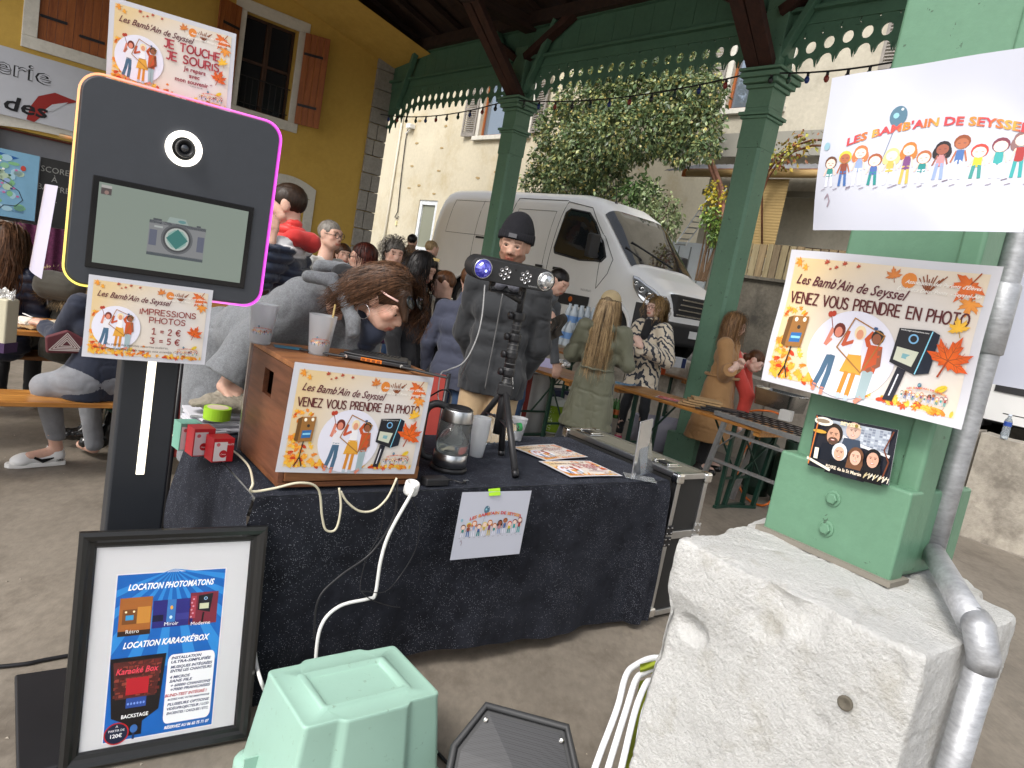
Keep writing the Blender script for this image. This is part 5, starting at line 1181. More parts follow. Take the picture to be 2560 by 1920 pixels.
    for sg in(1,-1):
        band(2.0,5.02,.62,.80,DK,'side_strip',.014,sg=sg);band(5.98,6.47,.34,.86,DK,'bumper_corner',.012,sg=sg);band(.05,.95,.62,.80,DK,'side_strip',.014,sg=sg)
        for xx in(3.55,4.02):band(xx,xx+.2,1.14,1.185,DK,'door_handle',.022,3,sg=sg)
        band(1.6,2.5,1.50,1.54,DK,'slide_rail',.012,6,sg=sg)
        def line(pts,r=.006):
            m_=MB();q=[]
            for(a_,b_),(c_,d_)in zip(pts[:-1],pts[1:]):
                for k in range(8):q.append((a_+(c_-a_)*k/8,b_+(d_-b_)*k/8))
            q.append(pts[-1]);m_.tube([(lambda p_:V(p_[0],p_[1]*sg,p_[2]))(side(x,z,-.001))for x,z in q],r,4);return m_.build('panel_seam',DK,t)
        line([(3.82,.42),(3.84,1.3),(3.88,2.28)]);line([(3.82,.42),(4.9,.42)]);line([(2.5,.42),(2.48,1.4),(2.5,2.3),(3.85,2.3)]);line([(5.10,.95),(5.05,1.4),(4.98,1.55)]);line([(3.88,2.28),(4.5,2.2),(5.0,1.75),(5.3,1.42),(5.28,1.2),(5.1,.95)])
        line([(.5,1.56),(2.4,1.56)],.004);line([(.5,1.56),(.52,2.2),(2.4,2.2)],.004);line([(2.65,1.2),(2.65,2.1),(3.7,2.1),(3.7,1.2)],.004);line([(1.55,.8),(1.5,2.4)],.005)
        m_=MB();poly=[(3.98,1.42),(3.94,1.5),(3.97,2.08),(4.05,2.14),(4.50,2.10),(4.72,1.95),(5.0,1.66),(5.14,1.45),(5.08,1.38),(4.6,1.36)]
        cx,cz=4.45,1.72;m_.add(*patch(poly,cx,cz,.010,.012,sg));m_.build('side_window',GL,t)
        m_=MB();rim=[side(cx+(x-cx)*1.02,cz+(z-cz)*1.03,.006)for x,z in poly+[poly[0]]];m_.tube([V(p_[0],p_[1]*sg,p_[2])for p_ in rim],.014,5);m_.build('window_rubber',DK,t)
        mir=MB();pm=side(4.98,1.5,0);mir.box((pm[0]+.02,(pm[1]-.17)*sg,1.58),(.13,.2,.36));mir.box((pm[0],(pm[1]-.04)*sg,1.44),(.08,.14,.06));mir.build('mirror',DK,t,bevel=.035,bseg=3)
        # headlight follows the wing
        m_=MB();hl=[(6.42,.80),(6.38,.95),(6.24,1.05),(6.05,1.13),(5.84,1.22),(5.74,1.24),(5.86,1.06),(6.02,.92),(6.24,.78)];cx,cz=6.12,1.0;m_.add(*patch(hl,cx,cz,.008,.035,sg));hlo=m_.build('headlight',M('lamp_lens',(.55,.57,.6),.06,metal=.7),t,smooth=True)
        for(x,z,r_)in((6.30,.90,.05),(6.16,.98,.06),(6.02,1.05,.05),(5.88,1.13,.035)):
            q=side(x,z,.03);m_=MB();m_.lathe([(r_*.4,-.01),(r_,.012),(r_*.96,.014),(r_*.5,.0)],14,(q[0],q[1]*sg,q[2]),ax=(.4,-.9*sg,.3));m_.build('lamp_cup',CHROME,hlo,smooth=True)
        m_=MB();q=side(3.0,.7,.02);m_.lathe([(.045,0),(.04,.01),(.001,.012)],12,(4.6,q[1]*sg,.72),ax=(0,-sg,0));m_.build('side_marker',M('amber','#c8601c',.3),t)
    # windscreen from the same skin
    m_=MB()
    for sg in(1,-1):m_.grid(lambda u,v:(lambda p_:V(p_[0],p_[1]*sg,p_[2]))(surf(4.80+.80*u,pi/2-.0-(.62*v)**1.0*(1.0),.010)),10,8)
    m_.build('windscreen',GL,t,smooth=True)
    m_=MB();q=surf(5.55,pi/2-.2,.02);m_.tube([q,surf(5.35,pi/2-.5,.03)],.012,5);m_.tube([surf(5.57,pi/2-.02,.02)*V(1,-1,1),surf(5.3,pi/2-.25,.03)],.012,5);m_.build('wiper',DK,t)
    m_=MB();m_.tube([V(4.5,-.3,2.38),V(4.44,-.3,2.62)],.006,5);m_.lathe([(.03,0),(.015,.04)],8,(4.5,-.3,2.37));m_.build('aerial',DK,t)
    # nose: grille slats, bumper, badge plate
    m_=MB();m_.box((6.40,0,.90),(.16,1.25,.34));gr=m_.build('grille',DK,t,bevel=.03)
    for k in range(4):m_=MB();m_.box((6.487,0,.78+.075*k),(.02,1.15-.05*k,.022));m_.build('grille_slat',CHROME,gr,bevel=.004,bseg=1)
    m_=MB();m_.box((6.40,0,.50),(.30,1.68,.34));m_.build('bumper',DK,t,bevel=.07,bseg=4)
    m_=MB();m_.box((6.56,0,.52),(.012,.52,.11));m_.build('number_plate',WHITE,t)
    p=Print();p.text('MOVANO',0,0,.035,(.28,.28,.28),w=.24);p.build('van_lettering',t,lambda u,v,h:np.array([side(4.78+a_,.88+b_,.003)for a_,b_ in zip(u,v)]),z=0,dz=0)
    return t
van=make_van('white high roof delivery van parked on the street behind the stalls',None)
def van_mw(a,b,flip=False):
    X=-B_ if not flip else B_;Y=np.cross(Z_,X);M_=Matrix(((X[0],Y[0],0,0),(X[1],Y[1],0,0),(0,0,1,0),(0,0,0,1)));return Matrix.Translation(Vector(AB(a,b,.74)))@M_
van.matrix_world=van_mw(2.62,7.95)@Matrix.Diagonal((.925,1,1,1))
bpy.context.view_layer.update()
# ------------------------------------------------------------ foreground stone plinth and green post
PZ=1.05
STONE=M('pale_limestone','#c4c4c2',.92,var=.10,vs=5,var2=.10,vs2=120,bump=1.,bs=130,bd=.006,bump2=.55,bs2=42,dark='#989385',darkamt=.55,ds=9,d0=.52,d1=.7)
pf=G(2321,1649,PZ);pl_=G(1688,1341,PZ);pr_=G(2552,1540,PZ);xb=norm(pl_-pf);W1=np.linalg.norm(pl_-pf);W2=.47
PB=frame_pb=None
st=thing('stone_plinth','rough pale limestone plinth with chipped edges carrying the big green post','plinth',V(*pf[:2],0),math.atan2(xb[1],xb[0]))
# local: x to the left-back along the long face, y... inward is to the right of x
yin=norm(np.cross(xb,Z_))  # points away (A direction)
if yin@A_<0:yin=-yin
pbk=G(2370,1426,PZ)
PC=np.array([pf[:2],pl_[:2],[.66,1.79],[.86,2.05],[1.19,1.80],pr_[:2]])
def plinth():
    nper=[110,40,30,30,30,60];cen=PC.mean(0);pts=[];nrm=[];cd=[]
    for k in range(6):
        a,b_=PC[k],PC[(k+1)%6];e=b_-a;Le=np.linalg.norm(e);n_=np.array([e[1],-e[0]])/Le;n_=n_ if n_@(a-cen)>0 else-n_
        for t_ in np.linspace(0,1,nper[k],endpoint=False):pts.append(a+e*t_);nrm.append(n_);cd.append(min(t_,1-t_)*Le)
    pts,nrm,cd=np.array(pts),np.array(nrm),np.array(cd);n_=len(pts)
    for k in range(3):nrm=.5*nrm+.25*np.roll(nrm,1,0)+.25*np.roll(nrm,-1,0)
    Zs=np.concatenate([np.linspace(0,.97,150),[.98,.99,1.0,1.01,1.02,1.03,1.038,1.044]]);m=len(Zs)
    P=np.concatenate([np.c_[pts,np.full(n_,z)]for z in Zs]);N_=np.tile(nrm,(m,1));CD=np.tile(cd,m)
    n1=_vnoise(P*6,1)-.5;n2=_vnoise(P*17+3,2)-.5;n3=_vnoise(P*55,4)-.5;n4=_vnoise(P*130,5)-.5;ch=_vnoise(P*V(11,11,9)+9,7);cr=np.clip(1-np.abs(_vnoise(P*V(9,9,5)+20,9)-.5)*26,0,1)*np.clip(_vnoise(P*3+5,8)*3-1.2,0,1)
    top=np.clip((P[:,2]-.99)/.06,0,1);dt=1.05-P[:,2]
    off=.004*n1+.004*n2+.003*n3+.002*n4-.013*cr-np.clip(ch-.52,0,1)*(.11*np.clip(1-dt/.09,0,1)+.10*np.clip(1-CD/.05,0,1))-.006*top**3-.010*np.clip(1-CD/.02,0,1)**2
    off-=(.020*np.clip((.93-P[:,2])/.05,0,1)-.012*np.clip((.80-P[:,2])/.2,0,1))*np.exp(-(np.linalg.norm(P[:,:2]-PC[1],axis=1)/.16)**2)
    L_f=(P[:,:2]-PC[0])@((PC[1]-PC[0])/W1)
    for(gx,gz_,r_,dp)in((.46,.86,.05,.03),(.14,.84,.03,.004),(.13,.55,.07,.008),(.30,.96,.05,.012),(.05,.70,.05,.010)):off-=dp*np.clip(1-((L_f-gx)**2+((P[:,2]-gz_)*1.5)**2)/r_**2,0,1)
    P[:,:2]+=N_*off[:,None];fs=[(j*n_+i,j*n_+(i+1)%n_,(j+1)*n_+(i+1)%n_,(j+1)*n_+i)for j in range(m-1)for i in range(n_)]
    ring0=P[(m-1)*n_:].copy();V_=[P];b=len(P);prev=(m-1)*n_
    for f_ in(.985,.96,.92,.86,.78,.68,.55,.4,.25,.1):
        r_=ring0.copy();r_[:,:2]=cen+(ring0[:,:2]-cen)*f_;r_[:,2]=1.047+(_vnoise(r_*14,5)-.5)*.008+(_vnoise(r_*60,6)-.5)*.004-.006*np.clip(1-np.abs(_vnoise(r_*V(9,9,1)+20,9)-.5)*26,0,1);V_.append(r_)
        for i in range(n_):fs.append((prev+i,prev+(i+1)%n_,b+(i+1)%n_,b+i))
        prev=b;b+=n_
    V_.append(np.array([[*cen,1.048]]));fs+=[(prev+i,prev+(i+1)%n_,b)for i in range(n_)]
    return np.concatenate(V_),fs
vs,fs=plinth()
m_=MB();m_.add(vs,fs);m_.build('block',STONE,st,smooth='auto',world=True)
PLW=lambda x,y,z:V(*pf[:2],0)+xb*x+yin*y+Z_*z
hq=PL(2115,1757,PLW(0,-.004,0),yin);m_=MB();m_.lathe([(.0145,.002),(.0145,.005),(.011,.006),(.001,.0025)],14,hq,ax=-yin);m_.build('drill_hole_plug',M('dark_plug','#5a554b',.9,var=.3,vs=60),st,world=True)
# post: shaft, base cheek plates, bolts
bL=G(1906,1317,PZ+.005);bC=G(2222,1456,PZ+.005);bw=np.linalg.norm(bL-bC);pdir=norm(bL-bC);pin=norm(np.cross(pdir,Z_));pin=pin if pin@A_>0 else-pin
po=thing('hall_post','big light green wooden corner post on the stone plinth, covered with posters','column',V(*bC[:2],PZ),GRID)
PW=lambda x,y,z:V(*bC[:2],0)+pdir*x+pin*y+Z_*z
R_p=np.stack([pdir,pin,Z_],1)
def ridged_box(name,c,sz,mt,par,bev=.008):m_=MB();m_.box(PW(*c),sz,R_p);return m_.build(name,mt,par,bevel=bev,world=True)
GP=M('green_paint_near','#60866d',.42,var=.07,vs=3,var2=.05,vs2=40,bump=.5,bs=70,bd=.0015,dark='#3a4a3c',darkamt=.8,ds=26,d0=.655,d1=.675)
BH=.212
ridged_box('base_cheek',(bw/2,.032,PZ+BH/2),(bw,.064,BH),GP,po)
ridged_box('base_cheek',(bw/2,bw*.9,PZ+BH/2),(bw,.064,BH),GP,po)
ridged_box('base_filler',(bw/2,bw*.46,PZ+BH/2-.004),(bw-.03,bw*.8-.065,BH-.008),GP,po)
fx0,fx1=.035,bw-.012
ridged_box('shaft',((fx0+fx1)/2,.03+.15,3.05),(fx1-fx0,.27,4.0-.02),GP,po,.012)
ridged_box('corner_strip',(fx0-.004,.03+.055,3.05),(.05,.10,3.98),GP,po,.01)
for(x,y)in((1800*1.1573,1077*1.1573),(1785*1.1573,1142*1.1573)):
    q=PL(x,y,PW(0,0,0),pin);m_=MB();m_.lathe([(.019,0),(.019,.003),(.016,.004)],20,q,ax=-pin);m_.lathe([(.0135,.003),(.0135,.010),(.011,.012)],6,q,ax=-pin);m_.build('bolt',GP,po,world=True)
m_=MB();m_.box(PW(bw/2,.03,PZ-.001+.004),(bw+.02,.09,.012),R_p);m_.build('mortar_bed',M('mortar','#7c776d',.9,bump=.8,bs=60),po,world=True)
# downpipe
ZINC=M('galvanised_zinc',(.42,.43,.45),.5,metal=.6,var=.18,vs=12,var2=.18,vs2=55,bump=.5,bs=45,bd=.002,stretch=(1,1,2.5))
dp=thing('downpipe','dented galvanised rain pipe running down the post and over the plinth edge','rain pipe',V(*PW(-.02,.2,0)[:2],0))
rp=.0265
def DPx(x,y,d):return D(x,y,d)
top_=G(2318,1420,PZ+.01);yy=top_
e1=G(2424,1572,PZ+.028);
pa=top_+V(0,0,.02);
pts_top=[V(pa[0],pa[1],4.0),V(pa[0],pa[1],2.0),V(pa[0],pa[1],PZ+.03)]
# vertical upper pipe stands beside the post's right face
m_=MB();m_.tube([V(pa[0],pa[1],z)for z in(4.6,3,2,1.6,1.3,PZ+.05)],rp,24);m_.build('upper_pipe',ZINC,dp,smooth=True,world=True)
m_=MB();m_.lathe([(rp,0),(rp+.006,.004),(rp+.006,.16),(rp+.002,.165)],24,(pa[0],pa[1],1.585));m_.build('pipe_sleeve',ZINC,dp,smooth=True,world=True)
m_=MB();q1=V(pa[0],pa[1],PZ+.055);q2=e1+V(0,0,.015);m_.tube([q1,q1*.5+q2*.5,q2],[rp*.95,rp*.98,rp],24);m_.build('offset_pipe',ZINC,dp,smooth=True,world=True)
_e=pr_[:2]-pf[:2];dxy=norm(V(_e[1],-_e[0],0));dxy=dxy if dxy@V(*(pf[:2]-PC.mean(0)),0)>0 else-dxy;q2=q2+dxy*.010;q3=V(q2[0],q2[1],PZ-.035)+dxy*.024
m_=MB();m_.tube([q2-norm(q2-q1)*.012,q2+norm(q2-q1)*.006,q3+Z_*.022,q3],[rp*1.02,rp*1.05,rp*1.05,rp*1.02],24);m_.build('pipe_elbow',ZINC,dp,smooth=True,world=True)
m_=MB();m_.tube([q3+Z_*.01,q3-Z_*.3,q3-Z_*.6,V(q3[0],q3[1],.0)],rp,24);m_.build('lower_pipe',ZINC,dp,smooth=True,world=True)

# posters on the post -------------------------------------------------------
def plane_pts(P0,n,*pts):return[PL(x,y,P0,n)for x,y in pts]
def poster(kind,label,name,tl,tr_,bl,P0,n,bend=None,W=None,mat=PAPER,group=None,seed=3):
    a,b_,c_=plane_pts(P0,n,tl,tr_,bl);U=norm(b_-a);w=np.linalg.norm(b_-a)if W is None else W;h=w*.297/.42
    N=norm(np.cross(U,a-c_));Wd=norm(a-c_-((a-c_)@U)*U);O=a-Wd*h
    t=thing(name,label,'poster',O,0,group);f=sheet_map(O,U,Wd,bend);paper('sheet',t,f,w,h,mat)
    p,pw,ph=poster_base(kind,w,h,seed);p.build('print',t,f);return t,f,w,h
P0p=PW(0,-.012,0)
# top laminated sheet with the drawn children (closest, tilted)
def kids_sheet(name,label,O,U,Wd,w,h,bend=None,lam=True,edge=None):
    t=thing(name,label,'poster',O);f=sheet_map(O,U,Wd,bend);paper('sheet',t,f,w,h)
    if lam:f2=lambda u,v,hh:f(u,v,hh-.0004);
    p=Print();p.layer=2;kids(p,w*.5,h*.30,w*.88);p.build('print',t,f);return t
def front_bend(amp=.006,k=7.,ph=0.):return lambda u,v:amp*np.sin(u*k+v*3+ph)+amp*.5*np.sin(v*9+u*4)
LAM=M('laminated_paper',(.56,.58,.67),.16,var=.02,coat=.6)
a,b_,c_=plane_pts(PW(0,-.05,0),norm(pin+.12*Z_),(2083,196),(2600,108),(2010,578))
U=norm(b_-a);Wd=norm(a-c_-((a-c_)@U)*U);w=np.linalg.norm(b_-a)*1.07;h=np.linalg.norm(a-c_)*.99;t=thing('laminated_poster','large laminated white sheet with drawn children and balloon, topmost on the green post','poster',c_)
f=sheet_map(a-Wd*h,U,Wd,lambda u,v:.010*np.sin(u*9+v*5)+.006*np.sin(v*16+u*6)+.003*np.sin(u*31));paper('sheet',t,f,w,h,LAM);p=Print();p.layer=2;kids(p,w*.5,h*.29,w*.92);p.build('print',t,f,mat=GLOSSP)
poster('venez','large curled autumn photo invitation poster taped on the green post below the white sheet','autumn_poster',(1983,625),(2513,668),(1906,978),PW(0,-.03,0),pin,bend=lambda u,v:.010*np.sin(u*7+.6)+.022*np.maximum(0,u/.42-.8)**1*3*(.2+v*2)+.004*np.sin(v*20+u*9),mat=PAPER)
# sheet hanging on the far side
a,b_,c_=plane_pts(PW(-.0,.1,0)+V(.25,.3,0),norm(V(-.35,1,0)),(2505,640),(2700,690),(2470,958))
t=thing('back_poster','plain back of a white sheet hanging behind the green post at the right edge','poster',c_);U=norm(b_-a);Wd=norm(a-c_-((a-c_)@U)*U);f=sheet_map(c_,U,Wd,lambda u,v:.004*np.sin(u*12));paper('sheet',t,f,.42,np.linalg.norm(a-c_)+.1,LAM)
# photo print with five faces
a,b_,c_=plane_pts(PW(0,-.018,0)+0*Z_,pin,(2041,1036),(2246,1075),(2017,1162));U=norm(b_-a);w=np.linalg.norm(b_-a);Wd=norm(a-c_-((a-c_)@U)*U);h=np.linalg.norm(a-c_)
t=thing('photo_print','small glossy souvenir photo of five smiling faces in a decorated frame','photo',c_);f=sheet_map(a-Wd*h,U,Wd);paper('sheet',t,f,w,h,PAPER,2,2)
p=Print();p.rect(0,0,w,h,'#20222c');p.up();rg=random.Random(1)
p.rect(w*.2,h*.55,w*.93,h*.95,'#a9b0bc').up()
for r_ in range(8):
    for c2_ in range(12):p.rect(w*(.42+.043*c2_),h*(.58+.045*r_),w*(.455+.043*c2_),h*(.615+.045*r_),rg.choice(['#8d96a6','#c2c9d4','#a3acb9','#7c8494']))
p.up();p.line([(w*.2,h*.8),(w*.5,h*.62),(w*.95,h*.5)],h*.05,'#e2e2e4').up()
def fc(x,y,r_,hc_,sk='#d8a88c',coat='#1e2a3a',beard=None):
    p.up().poly([(w*x-r_*1.7,h*y-r_*3),(w*x+r_*1.7,h*y-r_*3),(w*x+r_*1.2,h*y-r_*1.0),(w*x-r_*1.2,h*y-r_*1.0)],coat);p.up().ell(w*x,h*y+r_*.25,r_*1.1,r_*1.25,hc_,16);
    if hc_ in('#6e4a34','#16161a'):p.poly([(w*x-r_*1.2,h*y-r_*1.6),(w*x+r_*1.2,h*y-r_*1.6),(w*x+r_,h*y+r_*.5),(w*x-r_,h*y+r_*.5)],hc_)
    p.up().ell(w*x,h*y,r_*.78,r_*1.02,sk,16)
    if beard:p.up().ell(w*x+r_*.05,h*y-r_*.55,r_*.62,r_*.45,beard,12)
    p.up();
    for sx in(-1,1):p.ell(w*x+sx*r_*.3,h*y+r_*.2,r_*.13,r_*.06,'#3a2622',6);p.line([(w*x+sx*r_*.3-r_*.17,h*y+r_*.36),(w*x+sx*r_*.3+r_*.17,h*y+r_*.38)],r_*.07,'#4a342c')
    p.line([(w*x,h*y+r_*.1),(w*x+r_*.05,h*y-r_*.18)],r_*.07,'#b9826a');p.ell(w*x,h*y-r_*.45,r_*.3,r_*.11,'#a8524a',8);p.up().ell(w*x,h*y-r_*.43,r_*.22,r_*.05,'#f0e6e0',8)
fc(.50,.80,.0155,'#cfae9c','#d2b0a0','#3a4658');fc(.27,.66,.020,'#2e2622','#c89a80','#141a26','#5a4236');p.up();fc(.38,.36,.0165,'#d8dce4','#d9a890','#10141c');fc(.585,.35,.0165,'#6e4a34','#dcae98','#1a1e28');fc(.79,.38,.017,'#16161a','#d2a08a','#0c0c12')
p.up().line([(w*.02,h*.05),(w*.06,h*.9),(w*.03,h*.97)],.003,'#c8743a').line([(w*.0,h*.15),(w*.3,h*.02)],.006,'#e8e2d2');p.ell(w*.13,h*.9,w*.12,h*.08,'#e6e0d4',14);p.line([(w*.93,h*.1),(w*.97,h*.4),(w*.9,h*.6),(w*.97,h*.95)],.003,'#6e3a26');p.line([(w*.1,h*.2),(w*.1,h*.36)],.010,'#efe9d8')
p.ell(w*.1,h*.70,w*.09,h*.035,'#c99a3c',10);p.up().ell(w*.12,h*.905,w*.09,h*.04,'#8a7a66',12)
for k in range(26):p.line([(w*(.72+.011*k),h*(.03+.004*(k%5)*5)),(w*(.73+.011*k),h*(.10+.02*(k%3)))],.0016,rg.choice(['#efe9d6','#d9cfb4','#c4b48c']))
p.up().text('SEYSSEL',w*.47,h*.90,.0078,'#e8d9b0',w=w*.26,align='c',bold=.03).text('FOIRE de la St Martin',w*.47,h*.05,.0075,'#f2e2cc',w=w*.44,align='c',bold=.02,rot=-.02)
p.up().ell(w*.54,h*.93,.004,.0045,'#8a7a3a',10);p.build('print',t,f,mat=GLOSSP)

# ------------------------------------------------------------ table with velvet cloth
TL=G(637,1240,.75);TR=G(1672,1200,.75);td=norm(TR-TL);tn=norm(np.cross(Z_,td));TW=np.linalg.norm(TR-TL);TD=.76
T_=lambda x,y,z=.75:V(*TL[:2],0)+td*x+tn*y+Z_*z  # table coordinates: x along front edge, y to the back
TA=math.atan2(td[1],td[0])
tb_=thing('folding_table','long folding table hidden under the black sparkly velvet cloth','table',V(*TL[:2],0),TA)
m_=MB();m_.box((TW/2,TD/2,.722),(TW-.04,TD-.04,.035));m_.build('tabletop',WHITE,tb_,bevel=.006)
for(x,y)in((.12,.1),(TW-.12,.1),(.12,TD-.1),(TW-.12,TD-.1)):m_=MB();m_.tube([(x,y,.70),(x,y,0)],.014,8);m_.build('leg',BLACKM,tb_,smooth=True)
def velvet():
    m=bpy.data.materials.new('velvet_glitter');m.use_nodes=True;N=m.node_tree.nodes;L=m.node_tree.links;b=N['Principled BSDF'];tc=N.new('ShaderNodeTexCoord')
    b.inputs['Roughness'].default_value=.85;b.inputs['Sheen Weight'].default_value=.12;b.inputs['Sheen Tint'].default_value=(.35,.4,.55,1);b.inputs['Specular IOR Level'].default_value=.2
    n=N.new('ShaderNodeTexNoise');n.inputs['Scale'].default_value=9;n.inputs['Detail'].default_value=8;n.inputs['Roughness'].default_value=.7;L.new(tc.outputs['Object'],n.inputs['Vector'])
    r_=N.new('ShaderNodeValToRGB');r_.color_ramp.elements[0].position=.35;r_.color_ramp.elements[0].color=(.003,.0035,.006,1);r_.color_ramp.elements[1].position=.7;r_.color_ramp.elements[1].color=(.017,.019,.027,1);L.new(n.outputs['Fac'],r_.inputs[0])
    v_=N.new('ShaderNodeTexVoronoi');v_.inputs['Scale'].default_value=400;L.new(tc.outputs['Object'],v_.inputs['Vector'])
    w_=N.new('ShaderNodeTexWhiteNoise');L.new(v_.outputs['Position'],w_.inputs['Vector']);n2=N.new('ShaderNodeTexNoise');n2.inputs['Scale'].default_value=4.5;n2.inputs['Detail'].default_value=4;L.new(tc.outputs['Object'],n2.inputs['Vector'])
    th=N.new('ShaderNodeMapRange');th.inputs['From Min'].default_value=.35;th.inputs['From Max'].default_value=.72;th.inputs['To Min'].default_value=1.0;th.inputs['To Max'].default_value=.84;L.new(n2.outputs['Fac'],th.inputs['Value'])
    g_=N.new('ShaderNodeMath');g_.operation='GREATER_THAN';L.new(w_.outputs['Value'],g_.inputs[0]);L.new(th.outputs[0],g_.inputs[1])
    d_=N.new('ShaderNodeMath');d_.operation='LESS_THAN';L.new(v_.outputs['Distance'],d_.inputs[0]);d_.inputs[1].default_value=.34
    mu=N.new('ShaderNodeMath');mu.operation='MULTIPLY';L.new(g_.outputs[0],mu.inputs[0]);L.new(d_.outputs[0],mu.inputs[1])
    mx=N.new('ShaderNodeMix');mx.data_type='RGBA';L.new(mu.outputs[0],mx.inputs['Factor']);L.new(r_.outputs[0],mx.inputs['A']);mx.inputs['B'].default_value=(.34,.35,.40,1);L.new(mx.outputs['Result'],b.inputs['Base Color'])
    bp=N.new('ShaderNodeBump');bp.inputs['Strength'].default_value=.6;bp.inputs['Distance'].default_value=.006;L.new(n.outputs['Fac'],bp.inputs['Height']);L.new(bp.outputs[0],b.inputs['Normal']);return m
VEL=velvet()
cl_=thing('tablecloth','black sparkly velvet cloth draped to the floor over the long table','tablecloth',V(*TL[:2],0),TA)
m_=MB();rg=np.random.default_rng(1)
m_.grid(lambda u,v:V(TW*u,TD*v,.748+.0035*(_vnoise(np.array([[u*22,v*5+u*6,0]]))[0]-.5)),80,30)
hemz=lambda x:.035+.0*x+.05*max(0,1-abs(x-.9)/.9)
def frontf(u,v):
    x=TW*u;z_=.748-(.748-hemz(x))*v;dr=v**.8;fold=.030*sin(x*5.5+1.2)+.016*sin(x*13+v*2)+.007*sin(x*31+v*5)+.02*max(0,u-.9)*10*sin(x*60)
    return V(x+.012*v*sin(x*7)-.035*max(0,1-u*12)*min(1,v*6),-.006-.02*min(1,v*12)-fold*dr*.8-.03*v*(u>.94),z_)
m_.grid(frontf,120,44)
m_.grid(lambda u,v:V(TW+.006+.02*min(1,v*12)+.012*sin(u*14)*v,TD*u,.748-(.70)*v),30,24)
def leftf(u,v):return V(-.006-.02*min(1,v*12)-.05*v-.03*sin(u*5+v*3)*v,TD*(1-u)-.045*u*u*min(1,v*8),.748-(.36+.12*sin(u*2.6+.3)+.22*max(0,u-.75)*4)*v)
m_.grid(leftf,40,24);m_.build('cloth',VEL,cl_,smooth=True)

# flight case at the table's right end
fcA=thing('flight_case','black flight case with aluminium edges and ball corners at the right end of the table','case',T_(TW+.05,0,0),TA)
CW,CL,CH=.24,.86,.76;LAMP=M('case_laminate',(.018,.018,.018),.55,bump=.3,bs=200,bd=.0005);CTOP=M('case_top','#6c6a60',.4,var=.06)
m_=MB();m_.box((CW/2+.02,CL/2,CH/2+.02),(CW-.012,CL-.012,CH-.012-.02));m_.build('panel',LAMP,fcA)
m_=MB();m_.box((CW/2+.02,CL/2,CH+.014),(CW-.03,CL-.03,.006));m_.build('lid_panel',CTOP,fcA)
x0,x1=.02,CW+.02
def prof(c_,sz):m_=MB();m_.box(c_,sz);m_.build('edge_profile',ALU,fcA,bevel=.003,bseg=2)
for x in(x0+.012,x1-.012):
    for y in(.012,CL-.012):prof((x,y,CH/2+.02),(.03,.03,CH-.04))
    for z in(.035,CH+.004):prof((x,CL/2,z),(.029,CL-.06,.029))
for y in(.010,CL-.010):
    for z in(.035,CH+.004,CH*.60):prof(((x0+x1)/2,y,z),(CW-.05,.028,.029 if z>.5 or z<.1 else .04))
    prof(((x0+x1)/2,y,CH*.60),(CW-.05,.030,.055))if False else None
for x in(x0,x1):prof((x,CL/2,CH*.60),(.028,CL-.06,.045))
for x in(x0+.01,x1-.01):
    for y in(.01,CL-.01):
        for z in(.045,CH-.006):
            m_=MB();m_.box((x,y,z),(.055,.055,.055));c_=m_.build('corner_cap',CHROME,fcA,bevel=.014,bseg=3)
for x in(x0+.01,x1-.01):
    for z in(CH*.60-.03,CH*.60+.03):
        m_=MB();m_.box((x,-.006,z),(.055,.006,.05));h_=m_.build('corner_brace',BLACKM if x<.1 else ALU,fcA,bevel=.006)
        for dx in(-.016,.016):
            for dz in(-.014,.014):m_=MB();m_.lathe([(.005,0),(.004,.003),(.001,.004)],8,(x+dx,-.009,z+dz),ax=(0,-1,0));m_.build('rivet',CHROME,h_)
for yc in(.16,.74):
    m_=MB();m_.box((.10,yc,CH+.022),(.11,.13,.006));bp_=m_.build('butterfly_latch',CHROME,fcA,bevel=.006)
    m_=MB();m_.box((.10,yc,CH+.028),(.05,.06,.008));m_.build('latch_plate',BLACKM,bp_,bevel=.004)
    m_=MB();m_.box((.10,yc+.045,CH+.030),(.07,.02,.010));m_.box((.10,yc-.045,CH+.030),(.07,.02,.010));m_.build('latch_wing',CHROME,bp_,bevel=.004)

# ------------------------------------------------------------ wooden box with poster
bTL=T_(.03,.03);_bl=G(690,1228,.75);_br=G(1030,1217,.75);bd_=norm(_br-_bl);bn_=norm(np.cross(Z_,bd_));BW=np.linalg.norm(_br-_bl)+.015;BD=.43;BHt=.415
BX=lambda x,y,z:V(*_bl[:2],.76)+bd_*x+bn_*y+Z_*z;R_b=np.stack([bd_,bn_,Z_],1)
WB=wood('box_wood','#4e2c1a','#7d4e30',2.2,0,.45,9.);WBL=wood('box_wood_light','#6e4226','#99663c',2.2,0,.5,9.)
bx=thing('wooden_box','brown wooden cabinet with a square hole in its side, on the table behind the poster','box',V(*_bl[:2],.76),math.atan2(bd_[1],bd_[0]))
def bpan(nm,c_,sz,mt=WB,bev=.003):m_=MB();m_.box(c_,sz);return m_.build(nm,mt,bx,bevel=bev)
pt=.018
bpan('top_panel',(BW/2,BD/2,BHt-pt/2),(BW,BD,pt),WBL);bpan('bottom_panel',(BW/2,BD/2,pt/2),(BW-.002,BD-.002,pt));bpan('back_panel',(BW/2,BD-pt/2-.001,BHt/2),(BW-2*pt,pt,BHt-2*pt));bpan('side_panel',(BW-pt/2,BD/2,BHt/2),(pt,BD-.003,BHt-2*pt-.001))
hy0,hy1,hz0,hz1=.170,.265,.262,.350  # hand hole in the left side
sm=MB();ysn=[.0015,hy0,hy1,BD-.0015];zsn=[pt+.0005,hz0,hz1,BHt-pt-.0005]
